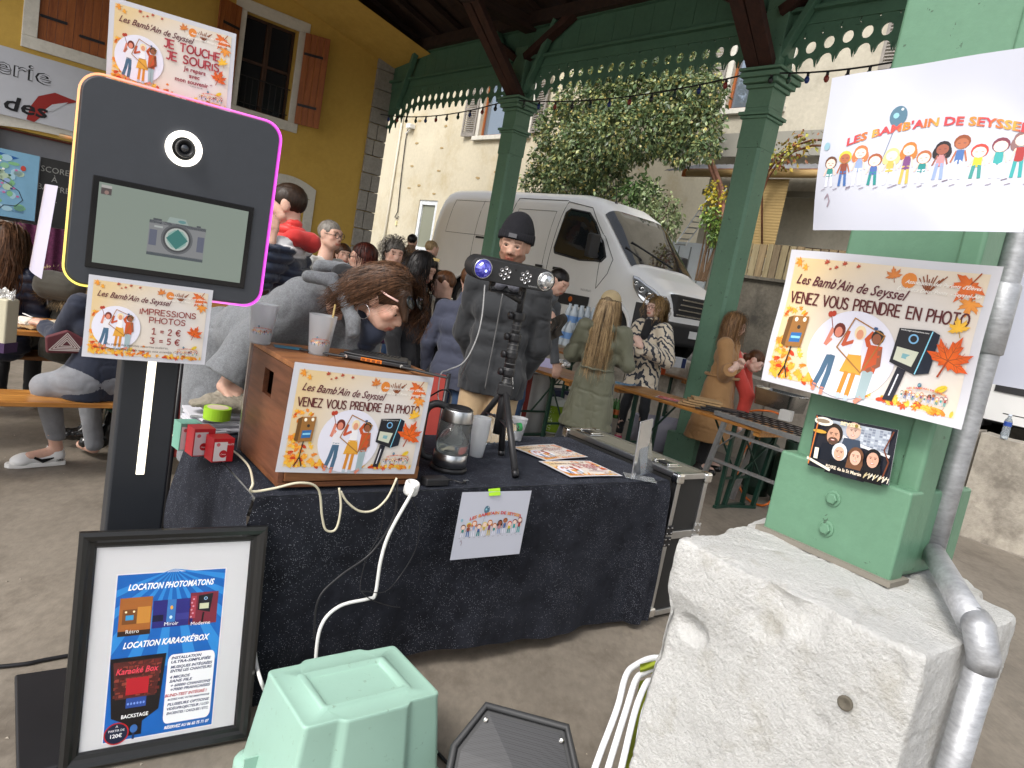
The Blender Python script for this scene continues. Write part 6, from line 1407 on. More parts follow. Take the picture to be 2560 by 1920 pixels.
for i in range(3):
    for j in range(3):
        if i==1 and j==1:continue
        sm.box((pt/2,(ysn[i]+ysn[i+1])/2,(zsn[j]+zsn[j+1])/2),(pt,ysn[i+1]-ysn[i],zsn[j+1]-zsn[j]))
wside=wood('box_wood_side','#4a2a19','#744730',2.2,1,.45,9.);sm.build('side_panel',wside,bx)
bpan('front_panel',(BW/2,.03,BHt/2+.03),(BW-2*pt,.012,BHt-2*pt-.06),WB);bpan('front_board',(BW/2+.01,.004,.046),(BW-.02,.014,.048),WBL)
m_=MB();m_.box((-.004,BD-.002,BHt/2),(.012,.012,BHt));m_.build('corner_angle',ALU,bx)
for x in(.06,BW-.08):m_=MB();m_.lathe([(.02,-.012),(.02,0)],14,(x,.07,0));m_.build('rubber_foot',BLACK,bx)
poster('venez','autumn poster inviting people for a photo, taped to the front of the wooden box','box_poster',(738,905),(1087,945),(700,1186),BX(0,-.012,0),norm(bn_+.03*Z_),bend=lambda u,v:.003*np.sin(u*9)+.004*np.sin(v*8+1))
BT=.76+BHt  # height of the box top
def cup(px,py,zz,label,name='plastic_cup',r0=.034,r1=.049,h=.142,prints=True,group=None,mat=FROST,cat='cup'):
    q=G(px,py,zz);t=thing(name,label,cat,q,0,group);m_=MB();m_.lathe([(.001,.003),(r0*.9,.003),(r0,0),(r0+.001,.006),(r1,h),(r1+.0012,h+.001),(r1-.0012,h),(r0-.001,.008),(.001,.007)],28,(0,0,0),cap=(False,False));m_.build('cup_wall',mat,t,smooth=True)
    if prints:
        to=norm(V(-q[0],-q[1],0));sd=norm(np.cross(Z_,to))
        def cm(u,v,hh):
            u=np.asarray(u);v=np.asarray(v);R_=r0+(r1-r0)*(v/h);a=(u-.05)/R_;R2=R_+.0008+.0*hh
            return q+(np.cos(a)*R2)[...,None]*to+(np.sin(a)*R2)[...,None]*sd+v[...,None]*Z_
        p=Print();kids(p,.05,.036,.080,n=12,big=False);p.build('print',t,cm)
    return t
cup(650,858,BT,'left of two frosted printed cups on the wooden box, near the booth');cup(795,886,BT,'right of two frosted printed cups on the wooden box, beside the router')
c_=G(720,868,BT);lf=thing('leaflet','small blue leaflet lying on the box between the two cups','leaflet',c_)
f=sheet_map(G(688,868,BT+.002),norm(bd_*.9-bn_*.2),norm(bn_));paper('sheet',lf,f,.10,.07,M('leaflet_blue','#3a7a94',.4,var=.4,vs=30),3,3)
# router
ra,rb=G(850,895,BT),G(1068,935,BT);rc=(ra+rb)/2+bn_*.05;rdir=norm(rb-ra)
ro=thing('wifi_router','black flat router with orange ports lying on the wooden box','router',rc,math.atan2(rdir[1],rdir[0]))
m_=MB();poly=[(-.13,-.055),(-.09,-.07),(.09,-.07),(.13,-.055),(.11,.07),(-.11,.07)];m_.prism(poly,.008,.022);m_.prism([(x*.9,y*.9)for x,y in poly],.022,.030);m_.build('housing',BLACK,ro,bevel=.006)
m_=MB();m_.box((-.01,-.0695,.0155),(.075,.004,.012));pp=m_.build('port_strip',M('orange_ports','#d8741c',.4),ro)
for k in range(4):m_=MB();m_.box((-.038+.018*k,-.0722,.0150),(.012,.002,.008));m_.build('port',M('port_dark','#7a3c10',.5),pp)
for x in(-.10,.10):m_=MB();m_.lathe([(.006,0),(.006,.012)],10,(x,-.066,.016),ax=(0,-1,0));m_.build('antenna_socket',CHROME,ro)
for sg in(-1,1):m_=MB();m_.beam((sg*.10,-.078,.014),(sg*.27,-.095 if sg>0 else-.06,.008),.016,.008);m_.build('antenna',BLACK,ro,bevel=.003)
m_=MB();
for k in range(12):m_.box((-.07+.0127*k,.03,.0305),(.006,.05,.001))
stuff(m_.build('vent_slots',M('vent_black',(.004,.004,.004),.8),ro))

# ------------------------------------------------------------ photo booth
fl,fr_=V(-1.302,1.993,0),V(-.864,2.319,0);fdir=norm(fr_-fl);fnrm=norm(np.cross(fdir,Z_));fnrm=fnrm if fnrm@(-fl)>0 else-fnrm
HW,HH,HD,HZ=np.linalg.norm(fr_-fl)+.008,.588,.13,1.3196
pb=thing('photo_booth','tall dark photo booth with glowing coloured rim, round ring light, lens and touch screen','photo booth',V(*((fl+fr_)/2)[:2],0),math.atan2(fdir[1],fdir[0]))
# local x along the face, -y towards the viewer
CH_=M('charcoal_shell','#3c3f45',.5,var=.05,vs=30,bump=.15,bs=300,bd=.0004);CHP=M('charcoal_post','#26292e',.45,var=.05)
def rrect(w,h,r,n=8):
    pts=[]
    for(cx,cy,a0)in((w/2-r,h/2-r,0),(-w/2+r,h/2-r,pi/2),(-w/2+r,-h/2+r,pi),(w/2-r,-h/2+r,3*pi/2)):
        for k in range(n+1):a=a0+pi/2*k/n;pts.append((cx+r*cos(a),cy+r*sin(a)))
    return pts
PBm=dict(O=(0,0,HZ+HH/2),U=(1,0,0),W=(0,0,1),N=(0,-1,0))
m_=MB();m_.prism(rrect(HW-.010,HH-.010,.052),-.125,-.004,**PBm);m_.build('shell',CH_,pb,bevel=.012)
m_=MB();m_.prism(rrect(HW-.018,HH-.018,.048),-.003,.012,**PBm);m_.build('front_panel',CH_,pb,bevel=.003)
# glowing rim: light diffuser whose colour runs from yellow through orange to magenta
rim=bpy.data.materials.new('led_rim');rim.use_nodes=True;N_=rim.node_tree.nodes;L_=rim.node_tree.links;bsd=N_['Principled BSDF'];at_=N_.new('ShaderNodeAttribute');at_.attribute_name='Col';L_.new(at_.outputs['Color'],bsd.inputs['Emission Color']);L_.new(at_.outputs['Color'],bsd.inputs['Base Color']);bsd.inputs['Emission Strength'].default_value=.42
o_,i_=rrect(HW,HH,.056),rrect(HW-.010,HH-.010,.052);n=len(o_);m_=MB();vs=[(x,-.010,y+HZ+HH/2)for x,y in o_]+[(x,-.010,y+HZ+HH/2)for x,y in i_]+[(x,.006,y+HZ+HH/2)for x,y in o_]+[(x,.006,y+HZ+HH/2)for x,y in i_]
fs=[];
for k in range(n):j=(k+1)%n;fs+=[(k,n+k,n+j,j),(2*n+k,k,j,2*n+j),(n+k,3*n+k,3*n+j,n+j)]
m_.add(vs,fs);V_=np.array(vs);tL=(V_[:,0]/HW+.5);tT=(V_[:,2]-HZ)/HH
def rimcol(x,z):
    ye,or_,pk,mg=np.array([1.,.85,.15]),np.array([1.,.42,.22]),np.array([1.,.25,.45]),np.array([.95,.1,.9])
    if x<.15:c=ye*(1-z)+or_*z
    elif z>.85:c=or_*(1-x)+pk*x if x<.6 else pk*(1-x)/.4+mg*(x-.6)/.4
    elif z<.15:c=ye if x<.3 else mg
    else:c=mg
    return c
m_.build('led_rim',rim,pb,cols=np.array([rimcol(x,z)for x,z in zip(tL,tT)]))
# ring light and lens: position from the photograph
def onface(x,y,off=.012):q=PL(x,y,fl+fnrm*off,fnrm);return q
lc=onface(459,372);Lm=np.array(mwof(pb).inverted());loc=lambda q:(Lm[:3,:3]@q+Lm[:3,3])
lcl=loc(lc);RR=.0505
m_=MB();m_.lathe([(RR*.66,.001),(RR*.66,.006),(RR,.006),(RR,.0)],48,(lcl[0],-.013,lcl[2]),ax=(0,-1,0),cap=(False,False));m_.build('ring_light',M('ring_glow',(1,.96,.88),.3,emit=(1.,.93,.82),es=1.6),pb,smooth=False)
m_=MB();m_.lathe([(RR*.66,0),(RR*.62,.003),(.001,.003)],40,(lcl[0],-.013,lcl[2]),ax=(0,-1,0));m_.build('lens_recess',M('gloss_black',(.01,.01,.01),.08),pb)
m_=MB();m_.lathe([(RR*.5,0),(RR*.5,.02),(RR*.46,.024),(RR*.40,.022),(RR*.30,.014),(RR*.28,.012)],40,(lcl[0],-.016,lcl[2]),ax=(0,-1,0));ln=m_.build('lens_barrel',BLACK,pb,smooth=True)
m_=MB();m_.lathe([(RR*.29,.013),(RR*.2,.018),(RR*.1,.020),(.0005,.0205)],32,(lcl[0],-.016,lcl[2]),ax=(0,-1,0));m_.build('front_glass',M('lens_glass',(.01,.012,.02),.03,coat=1.,spec=.8),ln,smooth=True)
p=Print();
for k in range(26):a=3.6-k*.13;x,y=RR*.43*cos(a),RR*.43*sin(a);p.rect(x-.0006,y-.0005,x+.0006,y+.0005,(.5,.5,.5))
p.build('lens_writing',ln,sheet_map(lc+fnrm*.026,fdir,Z_))
# screen
sa,sb,sc_=onface(233,436),onface(635,520),onface(212,670);U=norm(fdir);sw=np.linalg.norm(sb-sa);sh_=sw*.585;O=sa-Z_*sh_
m_=MB();cxl=loc(O+U*sw/2+Z_*sh_/2);m_.box((cxl[0],-.0135,cxl[2]),(sw,.006,sh_));m_.build('screen_bezel',M('bezel',(.008,.008,.009),.12,spec=.5),pb,bevel=.002)
fsc=sheet_map(O+fnrm*.0052,U,Z_);scm=M('screen_image',(1,1,1),.15,vcol=True,emit='vcol',es=.0)
scn=_mc['screen_image'];_nt=scn.node_tree;_b2=_nt.nodes['Principled BSDF'];_att=[q for q in _nt.nodes if q.type=='ATTRIBUTE'][0];_nt.links.new(_att.outputs['Color'],_b2.inputs['Emission Color']);_b2.inputs['Emission Strength'].default_value=.42
_nt.links.remove(_b2.inputs['Base Color'].links[0]);_b2.inputs['Base Color'].default_value=(.04,.04,.04,1)
p=Print();bz=.016;p.rect(bz,bz,sw-bz,sh_-bz,'#8c9a8e',6,4);cx,cy=sw*.52,sh_*.46;s_=sw/.48;p.up()
p.poly([(cx-.035*s_,cy+.05*s_),(cx-.028*s_,cy+.068*s_),(cx+.02*s_,cy+.068*s_),(cx+.03*s_,cy+.05*s_)],'#9fb0aa');p.rect(cx-.085*s_,cy-.055*s_,cx+.085*s_,cy+.05*s_,'#87898c');p.rect(cx-.085*s_,cy+.04*s_,cx+.085*s_,cy+.05*s_,'#3e444c');p.rect(cx-.085*s_,cy-.062*s_,cx+.085*s_,cy-.052*s_,'#3e4a52')
p.rect(cx-.075*s_,cy+.05*s_,cx-.05*s_,cy+.056*s_,'#3e444c');p.rect(cx+.055*s_,cy+.05*s_,cx+.068*s_,cy+.055*s_,'#3e444c');p.up();p.rect(cx-.082*s_,cy-.03*s_,cx-.06*s_,cy+.02*s_,'#5a6076');p.rect(cx+.062*s_,cy-.03*s_,cx+.083*s_,cy+.02*s_,'#5a6076');p.rect(cx-.07*s_,cy+.028*s_,cx-.045*s_,cy+.034*s_,'#b4bab8');p.ell(cx+.01*s_,cy+.058*s_,.012*s_,.005*s_,'#5f9494',12)
p.ell(cx,cy,.048*s_,.048*s_,'#5b5f64',30).up().ell(cx,cy,.042*s_,.042*s_,'#33363c',30).up().ell(cx,cy,.036*s_,.036*s_,'#c2cac4',30).up().ell(cx,cy,.031*s_,.031*s_,'#8fb8ae',8,.3).up().poly([(cx-.033*s_,cy),(cx,cy-.033*s_),(cx+.033*s_,cy),(cx,cy+.033*s_)],'#1d7a74')
p.rect(bz+.006,sh_-bz-.032,bz+.032,sh_-bz-.006,'#4a3c3c');p.up().rect(bz+.006,sh_-bz-.014,bz+.032,sh_-bz-.006,'#b9b6b2').ell(bz+.02,sh_-bz-.026,.006,.006,'#9a7a72',8)
p.build('screen_image',pb,fsc,mat=scn)
# post and base
pc=G(1.0,1.0,0)  # placeholder, replaced below
pA=(D(300,905,2.62)+D(448,905,2.70))/2;pB_=D(328,1350,2.62)
pxl=loc(V(pA[0],pA[1],1.));PX=-.02
m_=MB();m_.box((PX,.060,.82),(.165,.105,1.02));m_.build('post',CHP,pb,bevel=.010)
m_=MB();m_.box((PX,.060,.165),(.171,.111,.29));m_.build('post_foot',CHP,pb,bevel=.005)
m_=MB();m_.box((PX,.0068,1.03),(.024,.006,.56));m_.build('light_strip',M('strip_glow',(1,.95,.82),.3,emit=(1.,.9,.72),es=1.0),pb,bevel=.002)
b0=loc(G(37,1712,.02));m_=MB();m_.box((b0[0]+.27,b0[1]-.19,.012),(.54,.50,.020));m_.build('base_plate',BLACKM,pb,bevel=.008)
m_=MB();q=loc(onface(168,338));m_.tube([(-HW/2-.0,.06,q[2]),(-HW/2-.03,.06,q[2])],.006,8);m_.build('side_screw',M('brass',(.6,.45,.25),.3,metal=1),pb)
# posters on the booth
poster('touche','backlit autumn poster standing on top of the photo booth','top_poster',(275,-10),(607,90),(262,190),fl+fnrm*(-.04),fnrm,W=.336)
poster('prix','autumn price poster taped under the booth screen','price_poster',(222,685),(551,728),(190,890),fl+fnrm*.022,norm(fnrm+.0*Z_),bend=lambda u,v:.004+.005*np.sin(u*7+.5)*(1-v*2)+.004*np.sin(u*13),W=.336)
# curled sheet on the booth's left side, seen nearly edge on
cu=thing('curled_sheet','curled white sheet hanging on the left side of the photo booth','poster',D(120,600,2.08));tS,bS=D(168,470,2.04),D(128,698,2.02)
m_=MB();sdv=norm(-fnrm);lat=fdir
m_.grid(lambda u,v:(bS+(tS-bS)*v)-lat*.028*sin(u*2.6)+sdv*(.13*u-.03)-lat*.024+V(0,0,.03*u*(1-v)),14,12)
m_.build('sheet',M('pearly_paper',(.46,.43,.53),.3,var=.06,vs=6,coat=.3),cu,smooth=True,world=True)

# ------------------------------------------------------------ framed price list leaning at the booth
fa=V(-1.045,1.77,0);fb=V(-.64,2.04,0);fu=norm(fb-fa);fwN=norm(np.cross(fu,Z_));fwN=fwN if fwN@(-fa)>0 else-fwN
lean=radians(9);fup=norm(Z_*cos(lean)-fwN*sin(lean));FWd=np.linalg.norm(fb-fa)+.02;FH=.67;fnn=norm(np.cross(fu,fup))
fm_=thing('framed_poster','black framed blue price list leaning in front of the photo booth','picture frame',fa);fmap=sheet_map(fa+fup*.004,fu,fup)
FR=M('frame_black',(.012,.012,.012),.3,coat=.2)
def frame_side(p0,p1,inward):
    """mitred moulding with a stepped profile"""
    prof_=[(0,0),(0,.022),(.010,.030),(.022,.026),(.030,.018),(.040,.016),(.046,.010),(.046,0)];m_=MB();d=norm(p1-p0);vs=[]
    for e,sg in((p0,1),(p1,-1)):
        for(i_,h_)in prof_:vs.append(e+inward*i_+d*i_*sg+fnn*h_)
    k=len(prof_);m_.add(vs,[(i,i+1,k+i+1,k+i)for i in range(k-1)]+[(k-1,0,k,2*k-1)]);m_.build('moulding',FR,fm_,world=True,smooth=False)
c0,c1,c2_,c3=fmap(np.array([0,FWd,FWd,0.]),np.array([0,0,FH,FH]),0.)
frame_side(c0,c1,fup);frame_side(c1,c2_,-fu);frame_side(c2_,c3,-fup);frame_side(c3,c0,fu)
o3=lambda u,v,h:fmap(np.asarray(u)+.040,np.asarray(v)+.040,np.asarray(h)+.006)
iw,ih=FWd-.08,FH-.08;paper('mat_sheet',fm_,o3,iw,ih,M('mat_paper',(.68,.68,.70),.35,var=.02),2,2)
p=Print();X0,Y0,X1,Y1=iw*.15,ih*.035,iw*.83,ih*.85;w,h=X1-X0,Y1-Y0;p.rect(X0-.003,Y0-.003,X1+.003,Y1+.003,'#e6e6ea');p.up();p.rect(X0,Y0,X1,Y1,'#1463b8',3,3);p.up()
q=lambda x,y:(X0+w*x,Y0+h*y)
for k in range(10):
    a0=radians(200+k*16);a1=a0+radians(7);c_=q(.5,1.02)
    pts=[c_];
    for a_ in(a0,a1):
        L_r=3.
        dx,dy=cos(a_),sin(a_)*1.
        t_=min([t for t in((X0-c_[0])/dx if dx<0 else(X1-c_[0])/dx if dx>0 else 9,(q(0,.42)[1]-c_[1])/dy if dy<0 else 9)if t>0]or[0]);pts.append((c_[0]+dx*t_,c_[1]+dy*t_))
    p.poly(pts,'#2f8ad6')
p.up().text('LOCATION PHOTOMATONS',*q(.5,.905),h*.036,'#ffffff',w=w*.80,align='c',shear=.3,bold=.03)
for(x0,y0,x1,y1,c_)in((.04,.63,.33,.86,'#a8642c'),(.34,.66,.72,.83,'#2c2a7a'),(.68,.66,.95,.86,'#7a2a3a')):p.rect(*q(x0,y0),*q(x1,y1),c_)
p.up().rect(*q(.04,.63),*q(.33,.66),'#3a2418').rect(*q(.2,.7),*q(.32,.8),'#c98a3a').rect(*q(.07,.70),*q(.2,.79),'#7a4a22').rect(*q(.34,.70),*q(.44,.74),'#15153a').rect(*q(.56,.70),*q(.68,.74),'#3a3a8a').rect(*q(.47,.69),*q(.55,.83),'#3a7ac0').rect(*q(.69,.70),*q(.74,.84),'#a83a4a').poly([q(.76,.84),q(.90,.85),q(.88,.73),q(.76,.75)],'#1c1c24')
p.up().rect(*q(.1,.725),*q(.17,.755),'#3a9ad0').ell(*q(.1,.775),.003,.003,'#fff2c8').ell(*q(.17,.775),.003,.003,'#fff2c8').ell(*q(.51,.78),.004,.006,'#e8a83a').ell(*q(.51,.72),.004,.005,'#cfe8f4').ring(*q(.83,.82),.003,.005,'#9fc8f0').rect(*q(.775,.755),*q(.865,.79),'#cfd2b0').line([q(.82,.73),q(.81,.67)],.005,'#15151a')
for k in range(6):p.ell(*q(.70+.015*(k%2),.71+.022*k),.003,.003,'#d8a0b0',6)
p.up().text('Rétro',*q(.17,.645),h*.022,'#ffffff',align='c').text('Miroir',*q(.52,.67),h*.022,'#ffffff',align='c').text('Moderne',*q(.80,.655),h*.022,'#ffffff',align='c')
p.text("LOCATION KARAOKÉ'BOX",*q(.5,.555),h*.036,'#ffffff',w=w*.80,align='c',shear=.3,bold=.03)
p.poly([q(.0,.50),q(.50,.50),q(.47,.16),q(.33,.10),q(.33,.02),q(.18,.02),q(.17,.10),q(.05,.14)],'#1a1416');p.up().poly([q(.03,.475),q(.47,.475),q(.43,.25),q(.07,.25)],'#5a2a26')
for r_ in range(9):
    for c_ in range(8):p.rect(*q(.05+.05*c_+(.02 if r_%2 else 0),.26+.024*r_),*q(.09+.05*c_+(.02 if r_%2 else 0),.278+.024*r_),random.choice(['#8a3a30','#702c26','#a0483a']))
p.up().text('Karaoké Box',*q(.25,.40),h*.036,'#e8485a',w=w*.38,align='c',shear=.25,bold=.02).rect(*q(.16,.27),*q(.36,.37),'#b81e2a');p.rect(*q(.17,.19),*q(.35,.25),'#2a4a9a').up()
for k in range(6):p.ell(*q(.19+.028*k,.215),.003,.004,'#7a9ae0',6)
p.text('BACKSTAGE',*q(.26,.13),h*.022,'#ffffff',w=w*.24,align='c',bold=.02).ell(*q(.26,.06),.010,.012,'#3a6ab0',12);p.line([q(.26,.04),q(.26,.0)],.006,'#1c2f5a')
p.ell(*q(.11,.045),w*.11,w*.11,'#b81e24',26).up().ell(*q(.11,.045),w*.098,w*.098,'#14203c',26);p.up().text('A',*q(.11,.082),h*.014,'#ffffff',align='c').text('PARTIR DE',*q(.11,.058),h*.013,'#ffffff',w=w*.14,align='c').text('120€',*q(.11,.022),h*.022,'#ffffff',align='c',bold=.02)
bx_=[(q(.52,.055)[0]+a_*w*.45,q(.52,.055)[1]+b_*h*.43)for a_,b_ in[(x/1.,y/1.)for x,y in[((c_[0]+.5),(c_[1]+.5))for c_ in rrect(1,1,.1,4)]]];p.poly(bx_,'#f4f4f8').up()
for i,(t_,al,x,c_,sz)in enumerate((('INSTALLATION','l',.55,'#1c2c5c',.0175),('ULTRA-SIMPLIFIÉE','l',.55,'#1c2c5c',.0175),('MUSIQUES INTÉGRÉES','r',.95,'#1c2c5c',.0175),('ENTRE LES CHANTEURS','r',.95,'#1c2c5c',.0175),('4 MICROS','l',.55,'#1c2c5c',.0175),('SANS FILS','l',.55,'#1c2c5c',.0175),('+ 60000 CHANSONS','r',.95,'#1c2c5c',.0175),('+7000 FRANÇAISES','r',.95,'#1c2c5c',.0175),('BLIND-TEST INTÉGRÉ !','r',.92,'#b02030',.0185),('BUZZEZ AVEC VOTRE SMARTPHONE','r',.95,'#1c2c5c',.012),('PLUSIEURS OPTIONS','l',.55,'#1c2c5c',.0175),('VIDÉOPROJECTEUR / LCD','l',.55,'#1c2c5c',.0165),('ENCEINTES / CASQUES / ETC.','l',.55,'#1c2c5c',.016))):
    yy_=[.455,.43,.398,.373,.335,.31,.282,.257,.222,.198,.165,.138,.11][i];p.text(t_,*q(x,yy_),h*sz*.92,c_,align=al,shear=.25,bold=.035,w=min(w*.40,w*.024*len(t_)*(sz/.0175)))
p.text('RÉSERVEZ AU 06 60 75 71 07',*q(.54,.022),h*.018,'#ffffff',w=w*.43,shear=.25,bold=.03)
p.build('print',fm_,o3)
m_=MB();m_.add(o3(np.array([0,iw,iw,0.]),np.array([0,0,ih,ih]),np.array([.009]*4)),[(0,1,2,3)]);m_.build('glazing',M('clear_sheet',(1,1,1),.03,trans=1,ior=1.05,spec=.4),fm_,world=True)
m_=MB();m_.add(np.r_[o3(np.array([-.03,iw+.03,iw+.03,-.03]),np.array([-.03,-.03,ih+.03,ih+.03]),np.array([-.004]*4)),o3(np.array([-.03,iw+.03,iw+.03,-.03]),np.array([-.03,-.03,ih+.03,ih+.03]),np.array([-.001]*4))],[(3,2,1,0),(4,5,6,7)]);m_.build('backing_board',BLACK,fm_,world=True)
# ------------------------------------------------------------ mint tub upside down
MINT=M('mint_plastic','#96b9aa',.42,var=.05,vs=4,dark='#6f7a66',darkamt=.6,ds=42,d0=.62,d1=.70,bump=.15,bs=120,bd=.0008)
tA,tB,tC,tE=G(764,1820,.31),G(1097,1733,.31),G(980,1603,.31),G(667,1678,.31)
txu=norm(tB-tA);tyu=norm(np.cross(Z_,txu));tw_,td_=np.linalg.norm(tB-tA)+.005,.285;tc_=(tA+tB)/2+tyu*td_/2
tub=thing('storage_tub','mint green plastic tub turned upside down on the floor before the table','tub',V(*tc_[:2],0),math.atan2(txu[1],txu[0]))
def tub_section(w,d,notch=.018,r=.016):
    w2,d2=w/2,d/2;nw=w*.22
    half=[(-w2,-d2),(-nw-.02,-d2),(-nw,-d2-notch),(nw,-d2-notch),(nw+.02,-d2),(w2,-d2)]
    top=[(-x,-y)for x,y in half];out=half+top;res=[]
    n=len(out)
    for i in range(n):
        p0,p1,p2=np.array(out[i-1]),np.array(out[i]),np.array(out[(i+1)%n]);rr=r if i in(0,5,6,11)else .008
        a=p1+(p0-p1)/np.linalg.norm(p0-p1)*rr;b_=p1+(p2-p1)/np.linalg.norm(p2-p1)*rr
        for t_ in(0,.33,.67,1):res.append((1-t_)**2*a+2*t_*(1-t_)*p1+t_*t_*b_)
    return np.array(res)
m_=MB();rings=[]
for(z,s1_,dz)in((.035,1.17,0),(.10,1.13,0),(.20,1.07,0),(.29,1.012,0),(.302,1.012,0),(.309,1.006,0),(.311,.995,0)):
    c_=tub_section(tw_*s1_,td_*s1_,.016*s1_);rings.append(np.c_[c_,np.full(len(c_),z)])
rr=lambda w,d,r,z:np.c_[np.array(rrect(w,d,r,11)),np.full(48,z)]
n=len(rings[0]);base0=rings[-1]
for f_,z in((.965,.3095),):rings.append(np.c_[base0[:,:2]*f_,np.full(n,z)])
def reang(P):  # resample rounded rectangle at the ring's vertex angles
    out=[]
    for(x,y)in base0[:,:2]:
        a=math.atan2(y/td_,x/tw_);best=min(P,key=lambda q:abs(math.remainder(math.atan2(q[1]/td_,q[0]/tw_)-a,2*pi)));out.append(best)
    return np.array(out)
for(w,d,r,z)in((.74,.66,.03,.309),(.725,.64,.03,.3165),(.66,.56,.03,.3165),(.63,.52,.025,.304),(.60,.48,.025,.303)):rings.append(reang(rr(tw_*w,td_*d,r,z)))
P_=np.concatenate(rings);fs=[(k*n+i,k*n+(i+1)%n,(k+1)*n+(i+1)%n,(k+1)*n+i)for k in range(len(rings)-1)for i in range(n)]+[tuple((len(rings)-1)*n+i for i in range(n))]
m_.add(P_,fs);m_.build('tub_body',MINT,tub,smooth=True)
m_=MB();outer=[rr(tw_*1.30,td_*1.34,.05,z)for z in(.0,.024)];inner=rr(tw_*1.17,td_*1.17,.03,.035);lip=rr(tw_*1.28,td_*1.32,.05,.032);Pq=np.concatenate([outer[0],outer[1],lip,inner]);m_.add(Pq,[(k*48+i,k*48+(i+1)%48,(k+1)*48+(i+1)%48,(k+1)*48+i)for k in range(3)for i in range(48)]);m_.build('rim',MINT,tub,smooth=True)
for sg in(-1,1):
    m_=MB();m_.tube([(sg*tw_*.66,-.07,.02),(sg*tw_*.74,-.05,.018),(sg*tw_*.74,.05,.018),(sg*tw_*.66,.07,.02)],.008,8);m_.build('handle',MINT,tub,smooth=True)
    for y in(-.06,.06):m_=MB();m_.box((sg*tw_*.60,y,.065),(.05,.006,.07));m_.build('rib',MINT,tub)

# ------------------------------------------------------------ stage speaker (wedge)
sp0=G(1290,1905,.22);spk=thing('stage_speaker','black wedge speaker with perforated grille at the bottom edge of the view','speaker',V(*sp0[:2],0),radians(-8));tilt=rot('X',radians(38))
m_=MB();poly=[(-.165,-.20),(.165,-.20),(.185,.02),(.125,.155),(-.125,.155),(-.185,.02)]
tr_=lambda x,y,z:V(0,0,.19)+tilt@V(x,y,z)
def sprism(poly,z0,z1,mt,nm,bev=.01,par=spk):
    m_=MB();a=[tr_(x,y,z0)for x,y in poly]+[tr_(x,y,z1)for x,y in poly];n=len(poly);m_.add(a,[tuple(range(n-1,-1,-1)),tuple(range(n,2*n))]+[(i,(i+1)%n,n+(i+1)%n,n+i)for i in range(n)]);return m_.build(nm,mt,par,bevel=bev)
SPK=M('speaker_shell',(.035,.036,.038),.55,bump=.3,bs=300,bd=.0005)
sprism(poly,-.14,.0,SPK,'cabinet',.015);edge=MB();pl2=[tr_(x,y,.004)for x,y in poly];edge.tube(pl2+[pl2[0]],.011,8);edge.build('cabinet_rim',SPK,spk,smooth=True)
grm=bpy.data.materials.new('perforated_grille');grm.use_nodes=True;N_=grm.node_tree.nodes;L_=grm.node_tree.links;bsd=N_['Principled BSDF'];tc=N_.new('ShaderNodeTexCoord');vo=N_.new('ShaderNodeTexVoronoi');vo.inputs['Scale'].default_value=260;vo.inputs['Randomness'].default_value=.0;L_.new(tc.outputs['Object'],vo.inputs['Vector'])
lt_=N_.new('ShaderNodeMath');lt_.operation='LESS_THAN';lt_.inputs[1].default_value=.34;L_.new(vo.outputs['Distance'],lt_.inputs[0]);mx=N_.new('ShaderNodeMix');mx.data_type='RGBA';L_.new(lt_.outputs[0],mx.inputs['Factor']);mx.inputs['A'].default_value=(.035,.036,.04,1);mx.inputs['B'].default_value=(.008,.008,.009,1);L_.new(mx.outputs['Result'],bsd.inputs['Base Color']);bsd.inputs['Roughness'].default_value=.45
m_=MB();a=[tr_(x*.88,y*.88-.004,.006)for x,y in poly];m_.add(a+[tr_(0,0,.014)],[(i,(i+1)%6,6)for i in range(6)]);m_.build('grille',grm,spk)
for x in(-.115,.115):m_=MB();q=tr_(x,.112,.009);nz_=tilt@Z_;m_.lathe([(.0075,0),(.0075,.004),(.005,.006),(.003,.003)],14,q,ax=nz_);m_.build('screw',CHROME,spk)

# ------------------------------------------------------------ folded camp chairs against the plinth
for i in range(4):
    ch=thing('folding_chair',['leftmost folded white tubed camp chair with green seat beside the plinth','second folded white tubed camp chair from the left beside the plinth','third folded white tubed camp chair from the left beside the plinth','folded white tubed camp chair pressed against the plinth, rightmost of the four'][i],'chair',G(1500+i*38,1880,0.1)*V(1,1,0),0,'folded camp chairs leaning on the plinth')
    pts=[D(x,y,d)for x,y,d in((1462+i*36,2010,1.78),(1500+i*30,1900,1.85),(1545+i*22,1780,1.93),(1566+i*25,1700+i*6,2.0),(1590+i*22,1672+i*16,2.04),(1640+i*14,1652+i*18,2.08),(1710,1662+i*18,2.10))]
    fine=[];
    for k in range(len(pts)-1):
        for j in range(5):
            t_=j/5;p0,p1,p2,p3=pts[max(0,k-1)],pts[k],pts[k+1],pts[min(len(pts)-1,k+2)];fine.append(.5*((2*p1)+(-p0+p2)*t_+(2*p0-5*p1+4*p2-p3)*t_**2+(-p0+3*p1-3*p2+p3)*t_**3))
    fine.append(pts[-1]);m_=MB();m_.tube([q+V(.0,.03*(3-i)*.2,0)for q in fine],.0088,10);m_.build('frame_tube',M('white_tube',(.78,.79,.82),.3),ch,smooth=True,world=True)
    if i in(0,3):
        m_=MB();m_.grid(lambda u,v:D(1600+70*u-(60*v if i==3 else 0),1660-15*u+i*14+(30 if i==0 else 260)*v,2.02+.05*u+.03*v+.01*sin(v*8+u*3)),8,12);m_.build('seat_fabric',M('lime_canvas','#8d9a2a',.85,var=.08,vs=10,bump=.4,bs=300,bd=.001),ch,smooth=True,world=True)

